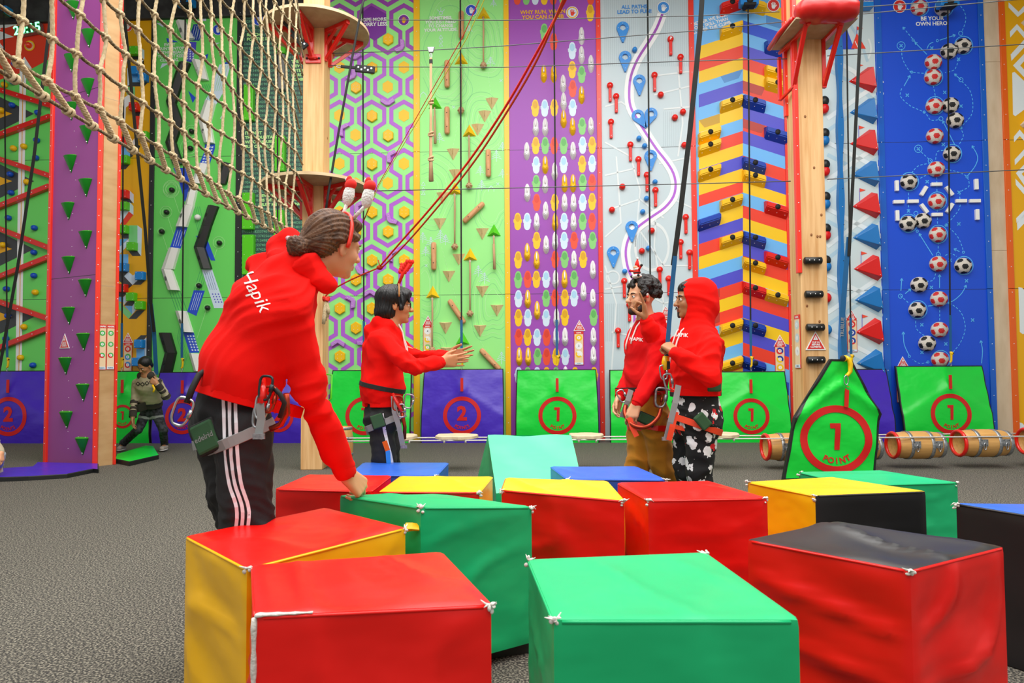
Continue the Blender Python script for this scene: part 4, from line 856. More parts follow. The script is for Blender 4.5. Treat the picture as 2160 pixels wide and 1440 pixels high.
p.line([F(588, 1220), F(588, 1330)], 1.5, CY, 2, D); p.line([F(767, 1120), F(772, 1420)], 1.5, CY, 2, D); p.line(curve([F(640, 1140), F(720, 1100), F(800, 1080)]), 1.5, CY, 2, D); p.line(curve([F(760, 1010), F(770, 960), F(815, 952)]), 1.5, CY, 2, D)
arrow([F2(515, 245), F2(443, 130)]); p.line(curve([F2(585, 85), F2(640, 140), F2(665, 190), F2(675, 225)]), 1.5, CY, 2, D); arrow([F2(655, 225), F2(625, 210)]); p.line([F2(543, 175), F2(543, 250)], 1.5, CY, 2, D)
p.line(curve([F2(480, 380), F2(515, 375), F2(530, 340)]), 1.5, CY, 2, D); p.line(curve([F2(580, 245), F2(610, 235), F2(640, 250)]), 1.5, CY, 2, D); arrow([F2(550, 415), F2(550, 345)]); arrow(curve([F2(490, 510), F2(600, 492), F2(660, 450), F2(690, 400)])); arrow([F2(348, 430), F2(352, 365)]); arrow([F2(370, 445), F2(400, 420)])
p.line(curve([F2(345, 455), F2(390, 495)]), 1.5, CY, 2, D); p.line(curve([F2(602, 493), F2(660, 540), F2(685, 620), F2(660, 700), F2(610, 762)]), 1.5, CY, 2, D); p.line([F2(551, 510), F2(551, 590)], 1.5, CY, 2, D); p.line(curve([F2(425, 588), F2(430, 630), F2(470, 665)]), 1.5, CY, 2, D)
arrow(curve([F2(392, 770), F2(365, 710), F2(360, 645)])); arrow(curve([F2(770, 810), F2(775, 740), F2(765, 690)])); p.line(curve([F2(490, 805), F2(445, 810), F2(410, 790)]), 1.5, CY, 2, D)
for x, y in (F(735, 305), F(905, 375), F(817, 585), F(580, 603), F(920, 672), F(808, 915), F(706, 1150), F(908, 1217), F(588, 1335), F(907, 1417), F2(650, 80), F2(605, 270), F2(507, 412), F2(691, 378), F2(723, 583), F2(457, 608), F2(583, 708), F2(458, 752), F(541, 290), F(650, 942)):
    p.line([(x-3.2, y-3.2), (x+3.2, y+3.2)], 1.8, CY, 3); p.line([(x+3.2, y-3.2), (x-3.2, y+3.2)], 1.8, CY, 3)
for x, y, r in (F(541, 290)+(9,), F(650, 942)+(8.5,), F(617, 255)+(3,), F(770, 258)+(3,), F(608, 457)+(3,), F(687, 710)+(3,), F(920, 810)+(3,), F(958, 1120)+(3,), F(825, 1425)+(3,), F(920, 505)+(5,), F(918, 212)+(5,), F(793, 752)+(5,), F(725, 1018)+(5,), F(635, 1350)+(5,), F2(585, 85)+(3,), F2(433, 118)+(3,), F2(602, 493)+(3,), F2(675, 228)+(3,), F2(612, 763)+(3,), F2(489, 803)+(3,), F2(392, 773)+(3,), F2(345, 458)+(5,), F2(543, 240)+(5,)):
    p.ring(x, y, r, r-1.3, CY, 3)
RB = [(1940, 15), (1970, 130), (1969, 162), (1972, 223), (1973, 286), (1976, 356), (1977, 424), (1979, 494), (1980, 556), (1982, 630), (1983, 695), (1984, 758)]
BB = [(1991, 16), (2003, 107), (2032, 96), (2006, 221), (2016, 253), (2009, 324), (1918, 383), (1916, 471), (1948, 465), (2033, 560), (1940, 600), (1936, 653), (1957, 724)]
for x, y in ((1940, 15), (1991, 16), (1969, 162), (1972, 223), (2032, 96), (2009, 324), (1918, 383), (1916, 471), (1977, 424), (1979, 494), (2033, 560), (1936, 653), (1984, 758)): p.ring(x, y, 20, 18.4, CY, 3)
p.text('BE YOUR\nOWN HERO!', 1966, 45, 12, 'p_white', 4, 0, .03)
hand_icon(p, 1897, 14, 14, 'p_signred', 'p_signred', 'p_white')
trim(p, 1863, 1876, 'trim_blue'); trim(p, 2084, 2096, 'trim_blue'); finish('football')
def football(v):
    mc = 'ball_red' if v == 'r' else 'ball_black'; bm = bmesh.new(); bmesh.ops.create_icosphere(bm, subdivisions=4, radius=1)
    ph = (1+5**.5)/2; C = [Vector(c).normalized() for c in [(0, s1, s2*ph) for s1 in (1, -1) for s2 in (1, -1)]+[(s1, s2*ph, 0) for s1 in (1, -1) for s2 in (1, -1)]+[(s2*ph, 0, s1) for s1 in (1, -1) for s2 in (1, -1)]]
    Rm = Euler((.35, .2, .5)).to_matrix(); C = [Rm @ c for c in C]
    t = MB(); vs = []; 
    for vv in bm.verts:
        q = vv.co.copy(); q = Vector((q.x*.135, q.y*.10-.03, q.z*.128)); vs.append(q)
    fa = {}; 
    for f in bm.faces:
        c = f.calc_center_median().normalized(); d = max(c.dot(k) for k in C); fa.setdefault(mc if d > .935 else 'ball_white', []).append(tuple(w.index for w in f.verts))
    for m, fs in fa.items():
        t.add(vs, fs, m, True)
    bm.free(); t.ball((0, -.125, .0), (.008, .006, .008), 'screw', None, 6, 4); return t
series([q+('r',) for q in RB], football, 'climbing_hold', lambda i, n, t: f'white and red football shaped hold on the blue panel, {nth(i, n)}', 'climbing hold', 'red patched football holds')
series([q+('k',) for q in BB], football, 'climbing_hold', lambda i, n, t: f'white and black football shaped hold on the blue panel, {nth(i, n)}', 'climbing hold', 'black patched football holds')
def wbar(v):
    t = MB(); t.box((0, -.025, 0), (.175, .05, .058), 'h_white', None, .006); return t
WB = [(1893, 391, '', 90), (1894, 454, '', 90), (2061, 388, '', 90), (2063, 452, '', 90), (1950, 402, '', -58), (1977, 388), (2004, 402, '', 55), (1897, 425), (1927, 424), (2029, 423), (2058, 423), (1951, 439, '', 55), (2005, 438, '', -58), (1978, 452)]
WBL = dict(zip([(q[0], q[1]) for q in WB], ['white bar at the upper left corner of the ball frame', 'white bar at the lower left corner of the ball frame', 'white bar at the upper right corner of the ball frame', 'white bar at the lower right corner of the ball frame', 'slanted white bar at upper left of the framed centre ball', 'level white bar just above the framed centre ball', 'slanted white bar at upper right of the framed centre ball', 'level white bar at the far left end of the ball frame', 'level white bar left of the framed centre ball, inner one', 'level white bar right of the framed centre ball, inner one', 'level white bar at the far right end of the ball frame', 'slanted white bar at lower left of the framed centre ball', 'slanted white bar at lower right of the framed centre ball', 'level white bar just below the framed centre ball']))
series(WB, wbar, 'climbing_hold', lambda i, n, t: WBL[(t[0], t[1])], 'climbing hold', 'white bar holds', sortkey=lambda t: (t[1], t[0]))
# -- yellow arrow panel, far right
p = panel('arrows', 2142, 2420, 'p_gold', 'golden climbing panel with white chevrons at the right end of the wall')
def E(x, y): return (2080+x/3, y/3)
for pts in ([(142, 15), (205, 75), (300, -30), (330, 0), (200, 108), (142, 48)], [(150, 200), (195, 152), (300, 270), (290, 300), (195, 188), (152, 238)], [(155, 345), (260, 230), (330, 160), (340, 195), (160, 385)], [(170, 415), (260, 320), (300, 320), (215, 415), (300, 500), (260, 510)], [(165, 460), (180, 455), (300, 570), (300, 650), (185, 735), (170, 725)], [(175, 865), (212, 820), (300, 920), (290, 945), (212, 860), (177, 900)], [(180, 1010), (300, 880), (320, 900), (182, 1045)], [(188, 1095), (280, 1000), (300, 1030), (225, 1100), (300, 1190), (280, 1230)], [(185, 1130), (300, 1250), (300, 1300), (188, 1170)], [(190, 1380), (300, 1270), (300, 1310), (192, 1410)]): p.poly([E(*q) for q in pts], 'p_tri2', 1)
for y0 in (605, 890): p.poly([(2148, y0), (2156, y0+2), (2190, y0+40), (2190, y0+70), (2158, y0+100), (2151, y0+95)], 'p_tri2', 1)
p.poly([(2145, 470), (2190, 420), (2190, 440), (2146, 486)], 'p_tri2', 1)
trim(p, 2130, 2142, 'trim_orange'); finish('arrows')
t = MB(); t.box((0, -.05, 0), (.2, .1, .07), 'h_white', None, .006)
for i, (x, y) in enumerate(((2160, 43), (2158, 258))):
    u, z = WALL.px(x, y, TH); M = WALL.M(u+.04, TH, z, R(-45))
    if i == 0: o = t.build('climbing_hold', M=M, label='white bar hold cut by the frame edge, upper one on the golden panel', cat='climbing hold', group='bar holds on the golden panel')
    else: dup(o, M, 'white bar hold cut by the frame edge, lower one on the golden panel')
for x, y, lab in ((4, 24, 'blue rope winder above the far left green panel'), (392, 6, 'blue rope winder above the black and white step panel'), (1579, 6, 'blue rope winder above the chevron panel'), (1999, 8, 'blue rope winder above the football panel')):
    u, z = WALL.px(x, y, .3); t = MB(); t.box((0, 0, 0), (.3, .16, .13), 'h_skyblock', None, .02); t.box((.0, -.02, -.06), (.2, .16, .05), 'harness_black', None, .01); t.lathe([(.05, 0), (.05, .02), (.001, .022)], 'harness_black', 14, Matrix.Translation((0, -.08, .0)) @ Matrix.Rotation(R(90), 4, 'X'))
    t.box((0, .16, .03), (.05, .2, .05), 'dark_steel'); t.build('belay_device', M=WALL.M(u, .3, z), label=lab, cat='rope winder')
# ================================================================ free-standing tower, posts, platforms
def screws(t, X0, dirv, L, step, off, nrm, r=.007):
    s_ = off
    while s_ < L: t.ball(Vector(X0)+Vector(dirv)*s_+Vector(nrm)*.001, r, 'screw', None, 6, 4); s_ += step
A = G(99, 974); B = G(202, 983); Cc = G(238, 979)
TP = Pl((A.x, A.y, 0), math.atan2(B.y-A.y, B.x-A.x)); TW = (B-A).length
SP = Pl((B.x, B.y, 0), math.atan2(Cc.y-B.y, Cc.x-B.x)); SW = (Cc-B).length
HT = 7.9
D_ = A+Vector((.15, .75, 0)); E_ = Cc+Vector((-.38, .4, 0))
tw = empty('climbing_tower', Matrix.Translation((A.x, A.y, 0)), 'free-standing purple climbing tower with red edges and green cone holds', 'climbing tower')
t = MB(); fp = [A, B, Cc, E_, D_]; o0 = Vector((A.x, A.y, 0)); ins = Vector((sum(q.x for q in fp)/5, sum(q.y for q in fp)/5, 0))
vv = [q+(ins-q)*.03-o0 for q in fp]
t.add([(q.x, q.y, 0) for q in vv]+[(q.x, q.y, HT) for q in vv], [(i, (i+1) % 5, (i+1) % 5+5, i+5) for i in range(5)], 'filler_board'); t.build('core', tw)
t = MB(); t.box((TW/2, -.012, HT/2), (TW, .024, HT), 'p_tower' if 'p_tower' in MATS else 'p_purple')
for z in (2.44, 4.88): t.box((TW/2, -.0245, z), (TW, .001, .006), 'trim_black')
rr = random.Random(4)
for k in range(34): t.ball((TW*(.5+rr.uniform(-.04, .04)), -.024, .2+k*.22), .005, 'screw', None, 6, 4)
t.build('front_panel', tw, Matrix.Rotation(TP.yaw, 4, 'Z'))
t = MB(); t.box((SW/2, -.012, HT/2), (SW, .024, HT), 'tower_ply')
for z in (2.3, 4.75): t.box((SW/2, -.0245, z), (SW, .001, .006), 'ply_under')
t.build('side_panel', tw, Matrix.Translation((B.x-A.x, B.y-A.y, 0)) @ Matrix.Rotation(SP.yaw, 4, 'Z'))
for k, (q, yw) in enumerate(((A, TP.yaw), (B, (TP.yaw+SP.yaw)/2), (Cc, SP.yaw))):
    t = MB(); w = .055 if k < 2 else .03; t.box((0 if k else w/2, -.03, HT/2), (w, .05, HT), 'trim_red', None, .006)
    z = .25
    while z < HT: t.ball((0 if k else w/2, -.056, z), (.007, .004, .007), 'screw', None, 6, 4); z += .21
    t.build('edge_trim', tw, Matrix.Translation((q.x-A.x, q.y-A.y, 0)) @ Matrix.Rotation(yw, 4, 'Z'))
def cone_hold(v):
    t = MB(); n = 10; w, h = .112, .225; top = []; vs = [(0, 0, -h)]
    for i in range(n+1):
        a = math.pi*i/n; vs.append((-w*math.cos(a), -.085*math.sin(a)-.002, .0))
    for i in range(n+1):
        a = math.pi*i/n; vs.append((-w*.86*math.cos(a), -.055*math.sin(a)-.002, .012))
    vs.append((0, -.001, .014)); L = len(vs)-1
    fs = [(0, 1+i, 2+i) for i in range(n)]; t.add(vs, fs, 'h_green', True); t.add(vs, [(1+i, 12+i, 13+i, 2+i) for i in range(n)]+[(12+i, L, 13+i) for i in range(n)], 'h_lime_side', False)
    t.ball((0, -.012, -h*.86), .009, 'screw', None, 6, 4); t.ball((-.07, -.02, .01), .007, 'screw', None, 6, 4); t.ball((.07, -.02, .01), .007, 'screw', None, 6, 4); return t
CN = [(148, 4), (181, 63), (144, 115), (180, 167), (144, 217), (177, 266), (143, 328), (175, 378), (138, 428), (175, 488), (139, 542), (174, 590), (139, 649), (170, 704), (132, 755), (169, 811), (134, 869), (167.5, 924)]
series([(x, y, '') for x, y in CN], cone_hold, 'climbing_hold', lambda i, n, t: f'green half-cone hold on the purple tower, {nth(i, n)}', 'climbing hold', 'green cone holds', TP, .024)
# posts
P1X0, P1X1, P1Y0, P1Y1 = -2.556, -2.297, 8.27, 8.55
p1 = empty('timber_post', Matrix.Translation(((P1X0+P1X1)/2, (P1Y0+P1Y1)/2, 0)), 'tall pale timber post carrying two round plywood platforms', 'post')
t = MB(); t.box((0, 0, 3.95), (P1X1-P1X0, P1Y1-P1Y0, 7.9), 'wood_post', None, .008)
for x, y, z in ((.1295, .03, 4.1), (.1295, -.05, 3.4), (-.02, -.1405, 3.6), (.1295, .0, 1.9), (.06, -.1405, 2.4)): t.ball((x, y, z), (.004 if abs(x) > .12 else .014, .014 if abs(x) > .12 else .004, .018), 'knot_wood', None, 10, 6)
t.build('timber', p1)
def platform(z, parent, r=.645):
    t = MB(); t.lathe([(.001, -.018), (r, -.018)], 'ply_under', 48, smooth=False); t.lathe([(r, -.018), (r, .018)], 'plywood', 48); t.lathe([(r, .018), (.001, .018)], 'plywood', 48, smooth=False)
    o = t.build('round_platform', parent, Matrix.Translation((0, 0, z)))
    for k in range(6):
        a = R(25+60*k); t = MB(); c, s_ = math.cos(a), math.sin(a)
        def q(rad, zz): return Vector((c*rad, s_*rad, zz))
        def bar(p0, p1_, w):
            d = (p1_-p0); L = d.length; X = Matrix.Translation((p0+p1_)/2) @ d.to_track_quat('Z', 'Y').to_matrix().to_4x4(); t.box((0, 0, 0), (w, w, L), 'powder_red', X, .004)
        bar(q(.15, -.045), q(.58, -.045), .05); bar(q(.165, -.03), q(.165, -.42), .05); bar(q(.175, -.40), q(.55, -.06), .04); bar(q(.17, -.22), q(.36, -.06), .03)
        t.ball(q(.5, -.075), .014, 'steel', None, 8, 6); t.ball(q(.165, -.38), .016, 'steel', None, 8, 6)
        t.build('bracket', o)
platform(5.44, p1); platform(3.47, p1)
t = MB(); t.box((0, -.150, 5.03), (.19, .02, .11), 'powder_red', None, .004); t.tube([(-.05, -.16, 5.03), (-.05, -.19, 5.03), (.05, -.19, 5.03), (.05, -.16, 5.03)], .012, 'powder_red', 8)
for a in (-.075, .075): t.ball((a, -.165, 5.03), .014, 'dark_steel', None, 8, 6)
t.build('anchor_plate', p1)
t = MB(); t.tube([(-.02, .05, 1.16), (.2, .03, 1.14), (.2, -.0, .85), (.14, 0, .8)], .012, 'h_lime', 8); t.build('handle', p1)
q = P(1692, 700, 7.8); P2X0 = q.x; P2X1 = P(1748, 700, 7.8).x; P2Y0, P2Y1 = 7.8, 8.1; P2W = P2X1-P2X0
p2 = empty('timber_post', Matrix.Translation(((P2X0+P2X1)/2, (P2Y0+P2Y1)/2, 0)), 'right timber post with black grips, red strips and a warning triangle', 'post')
t = MB(); t.box((0, 0, 3.95), (P2W, P2Y1-P2Y0, 7.9), 'wood_post', None, .008)
for x, z in ((-.06, 4.1), (.03, 3.5), (-.02, 2.72), (.1, 2.95), (.05, 2.7), (.08, 2.7), (-.09, 1.9), (.05, 1.72)): t.ball((x, -.1505, z), (.014, .004, .018), 'knot_wood', None, 10, 6)
t.build('timber', p2)
for nm, x, y, z0, z1 in (('edge_strip', -P2W/2-.012, -.135, 2.28, 7.9), ('edge_strip', -P2W/2-.012, .12, 4.2, 7.9)):
    t = MB(); t.box((x, y, (z0+z1)/2), (.05, .06, z1-z0), 'trim_red', None, .004); z = z0+.15
    while z < z1: t.ball((x, y-.032, z), (.007, .004, .007), 'screw', None, 6, 4); z += .33
    t.build(nm, p2)
ZB = 5.02
t = MB(); t.box((-.0, -.25, ZB), (.68, .74, .02), 'ply_under'); bd_ = t.build('platform_board', p2)
t = MB()
pts = [(-.3, -.64, .0), (-.28, -.66, .02), (.3, -.66, .02), (.34, -.64, .0)]
N = 24; vs = []; 
for i in range(N+1):
    f = i/N; x = -.33+.68*f; rr_ = .13*(1-.85*abs(2*f-1)**6)**.5*(1+.03*math.sin(f*20)); 
    for k in range(12):
        a = 2*math.pi*k/12; vs.append((x, -.6+rr_*1.25*math.cos(a), ZB+.09+rr_*math.sin(a)*(1+.04*math.sin(f*31+k))))
t.add(vs, [(i*12+k, i*12+(k+1) % 12, i*12+12+(k+1) % 12, i*12+12+k) for i in range(N) for k in range(12)]+[tuple(range(12))[::-1], tuple(N*12+k for k in range(12))], 'cushion_red', True)
t.tube([(-.33, -.5, ZB+.05), (-.36, -.2, ZB+.03), (-.36, .1, ZB)], .03, 'cushion_red', 8); t.build('bumper_cushion', p2)
for sx in (-1, 1):
    t = MB()
    def bar(p0, p1_, w):
        p0, p1_ = Vector(p0), Vector(p1_); d = (p1_-p0); L = d.length; X = Matrix.Translation((p0+p1_)/2) @ d.to_track_quat('Z', 'Y').to_matrix().to_4x4(); t.box((0, 0, 0), (w, w, L), 'powder_red', X, .004)
    x = sx*(P2W/2+.025); bar((x, -.13, ZB), (x, -.13, ZB-.58), .045); bar((x, -.13, ZB-.56), (x+sx*.02, -.55, ZB-.0), .045); bar((x, .1, ZB-.03), (x, -.58, ZB-.03), .04)
    if sx < 0: bar((x-.06, .12, ZB-.1), (x-.06, .12, ZB-.62), .04); bar((x, -.13, ZB-.56), (x-.06, .12, ZB-.62), .03); bar((x-.06, .12, ZB-.05), (x, -.3, ZB-.03), .03)
    t.ball((x, -.155, ZB-.5), .014, 'steel', None, 8, 6); t.build('bracket', p2)
P2P = Pl((P2X0, P2Y0, 0), 0)
def grip(v):
    t = MB(); t.tube([(-.1, -.035, 0), (-.092, -.035, 0), (.092, -.035, 0), (.1, -.035, 0)], [.03, .042, .042, .03], 'h_black', 12, flat=(1, 1))
    for a in (-.055, 0, .055): t.ball((a, -.077, 0), (.007, .004, .007), 'screw', None, 6, 4)
    return t
series([(1716, 549), (1718, 620), (1721, 690), (1722, 759)], grip, 'climbing_hold', lambda i, n, t: f'black round bar grip bolted across the right timber post, {nth(i, n)}', 'climbing hold', 'black bar grips', P2P, 0)
# ---------------------------------------------------------------- signs
def sign_tri(pl, x, y, w, label, off, mid=0):
    u, z = pl.px(x, y, off); t = MB(); h = w*.92
    t.prism([(-w/2, -h/2), (w/2, -h/2), (0, h/2)], 0, .006, 'p_white'); k = .84
    t.prism([(-w/2*k, -h/2+w*.05), (w/2*k, -h/2+w*.05), (0, h/2-w*.1)], .0061, .0075, 'p_signred')
    t.quad([(-w*.12, -.009, .03*w), (w*.12, -.009, .03*w), (0, -.009, .27*w)], 'p_white'); t.text('!', 0, .12*w, .17*w, 'p_signred', .0105, 0, .03)
    t.text('CLIP IN\nBEFORE\nCLIMBING', 0, -.2*w, .115*w, 'p_white', .009, 0, .035); return t.build('warning_sign', M=pl.M(u, off, z), label=label, cat='sign', group='triangular warning signs')
def sign_board(pl, x, y, w, h, label, off, cols, nums='421', base='p_signsand', foot=True):
    u, z = pl.px(x, y, off); t = MB(); t.box((0, -.003, 0), (w, .006, h), 'p_signred'); t.box((0, -.0045, -h*.02), (w*.9, .006, h*.93), base)
    t.box((0, -.0055, h*.455), (w*.98, .006, h*.07), 'p_signred'); t.text('HAPIK', 0, h*.455, h*.052, 'p_white', .0095, 0, .03)
    for i, c in enumerate(cols):
        cz = h*(.31-.245*i); r = w*.36
        t.quad([(r*math.cos(a), -.0085, cz+r*math.sin(a)) for a in [2*math.pi*k/20 for k in range(20)]], c[0])
        if len(c) > 1: t.quad([(r*math.cos(a), -.0092, cz+r*math.sin(a)) for a in [math.pi*k/12-.7 for k in range(13)]], c[1])
        t.quad([(r*.5*math.cos(a), -.0098, cz+r*.5*math.sin(a)) for a in [2*math.pi*k/16 for k in range(16)]], 'p_white'); t.text(nums[i], 0, cz, r*.8, c[0] if c[0] != 'p_white' else 'p_charcoal', .0112, 0, .03)
    if foot: t.box((0, -.006, -h*.46), (w*.9, .006, h*.06), 'p_ice'); t.text('POINTS', 0, -h*.46, h*.03, 'p_charcoal', .0105, 0, .03)
    return t.build('scoring_sign', M=pl.M(u, off, z), label=label, cat='sign', group='tall scoring signs')
F_ = TH+.006
sign_tri(TP, 137, 719, .21, 'red warning triangle low on the purple tower', .026)
sign_tri(WALL, 270, 712, .19, 'red warning triangle on the yellow block panel above the bending woman', F_); sign_tri(WALL, 903, 676, .19, 'red warning triangle on the pale green trail panel', F_)
sign_tri(WALL, 1222, 686, .2, 'red warning triangle among the clog holds', F_); sign_tri(WALL, 1404, 655, .18, 'red warning triangle on the street map panel between the two standing men', F_)
sign_tri(WALL, 1645, 718, .21, 'red warning triangle low on the chevron panel', F_); sign_tri(WALL, 1796, 664, .19, 'red warning triangle on the mountain panel', F_); sign_tri(WALL, 1904, 763, .2, 'red warning triangle on the blue football panel above the mat', F_)
sign_tri(P2P, 1720, 718, .235, 'large red warning triangle on the right timber post', .003)
sign_board(SP, 215, 732, .095, .58, 'tall scoring sign with green circles, left one of the pair on the plywood tower side', .026, [('p_signgreen',), ('p_signgreen',), ('p_signred', 'p_signgreen')], '421')
sign_board(SP, 233, 732, .095, .58, 'tall scoring sign with green circles, right one of the pair on the plywood tower side', .026, [('p_signgreen',), ('p_signgreen',), ('p_signred', 'p_signgreen')], '421')
sign_board(WALL, 270, 757, .15, .56, 'scoring sign under the warning triangle on the yellow block panel', F_, [('p_signred',), ('p_mapblue', 'p_signgreen'), ('p_signred', 'p_mapblue')], '531')
sign_board(WALL, 902, 720, .15, .56, 'scoring sign with yellow circles on the trail panel', F_, [('p_white',), ('p_yellow', 'p_white'), ('p_yellow', 'p_croc_green')], '421', foot=False)
sign_board(WALL, 1221, 734, .16, .56, 'scoring sign with yellow circles among the clog holds', F_, [('p_yellow',), ('p_white',), ('p_yellow', 'p_white')], '421')
sign_board(WALL, 1404, 700, .14, .56, 'scoring sign on the street map panel behind the men', F_, [('p_signred',), ('p_mapblue',), ('p_signred', 'p_mapblue')], '431')
sign_board(WALL, 1645, 762, .16, .56, 'scoring sign low on the chevron panel', F_, [('p_signred', 'p_navy'), ('p_yellow', 'p_navy'), ('p_yellow',)], '431')
sign_board(WALL, 1797, 706, .16, .56, 'scoring sign on the mountain panel between the hanging straps', F_, [('p_signred',), ('p_navy',), ('p_signred', 'p_navy')], '433')
sign_board(WALL, 1901, 812, .15, .56, 'scoring sign behind the edge of the rightmost green mat', F_, [('p_signred',), ('p_charcoal',), ('p_signred', 'p_charcoal')], '431')
LP = Pl((P2X0-.001, P2Y0+.02, 0), R(-90)); u, z = .12, 1.55
sign_board(Pl((P2X0-.002, P2Y1, 0), R(-90)), 1683, 720, .15, .62, 'narrow pale scoring sign on the left side of the right timber post', .002, [('p_map',), ('p_map',), ('p_white',)], '311')
# ---------------------------------------------------------------- mats in front of the wall
mat('cable_grey', '#55595a', .6); mat('mat_red', '#d01414', .4); mat('tab_red', '#d41c10', .5)
def fine(vs, fs, L):
    bm = bmesh.new(); v_ = [bm.verts.new((x, y, 0)) for x, y in vs]
    for f in fs:
        try: bm.faces.new([v_[i] for i in f])
        except ValueError: pass
    bmesh.ops.triangulate(bm, faces=bm.faces[:])
    for _ in range(5):
        e = [e for e in bm.edges if e.calc_length() > L]
        if not e: break
        bmesh.ops.subdivide_edges(bm, edges=e, cuts=1); bmesh.ops.triangulate(bm, faces=[f for f in bm.faces if len(f.verts) > 3])
    bm.verts.index_update(); r = ([(v.co.x, v.co.y) for v in bm.verts], [tuple(v.index for v in f.verts) for f in bm.faces]); bm.free(); return r
def emblem(t, f, cx, cz, r, num, word, m='mat_red', L=.06, mirror=1, k=1):
    N = 48; vs = []
    for rad in (r*.79, r): vs += [(cx+rad*math.cos(2*math.pi*i/N), cz+rad*k*math.sin(2*math.pi*i/N)) for i in range(N)]
    a, fs = fine(vs, [(i, i+N, (i+1) % N+N, (i+1) % N) for i in range(N)], L); t.add([f(*q) for q in a], fs, m)
    v0, f0 = (([(-.05, -.37), (.095, -.37), (.13, .36), (-.02, .36), (-.17, .36), (-.16, .22), (-.027, .22)], [(0, 1, 2, 3), (5, 6, 3, 4)]) if num == '1' else text_mesh(num, .045)); a, fs = fine([(cx+x*r*1.0, cz+.08*r+y*r*1.0) for x, y in v0], f0, L); t.add([f(*q) for q in a], fs, m)
    n = len(word)
    for i, ch in enumerate(word):
        an = R(-90)+(i-(n-1)/2)*R(70)/n*1.05; v0, f0 = text_mesh(ch, .03); c, s_ = math.cos(an+math.pi/2), math.sin(an+math.pi/2); rr_ = r*.64; sz = r*.23
        t.add([f(cx+rr_*math.cos(an)+x*sz*c-y*sz*s_, cz+rr_*k*math.sin(an)+x*sz*s_+y*sz*c) for x, y in v0], f0, m)
def hook_parts(root, z0, s_=1.0):
    """yellow snap hook with a steel link, hanging from the strap; z0 is the top"""
    t = MB(); t.tube([(0, 0, z0), (.012, 0, z0-.03), (.014, 0, z0-.08), (.01, 0, z0-.15), (-.004, 0, z0-.17), (-.012, 0, z0-.15)], [.012*s_, .016*s_, .014*s_, .014*s_, .012*s_, .008*s_], 'clip_yellow', 8); t.ball((.022, -.01, z0-.03), (.022*s_, .012*s_, .022*s_), 'clip_yellow'); t.ball((.034, -.016, z0-.03), (.012*s_, .01, .012*s_), 'harness_black', None, 8, 6); t.build('snap_hook', root)
    t = MB(); t.tube([(.012*math.cos(a), 0, z0-.20+.03*math.sin(a)) for a in [2*math.pi*k/14 for k in range(14)]], .0045, 'steel', 6, True); t.build('steel_link', root)
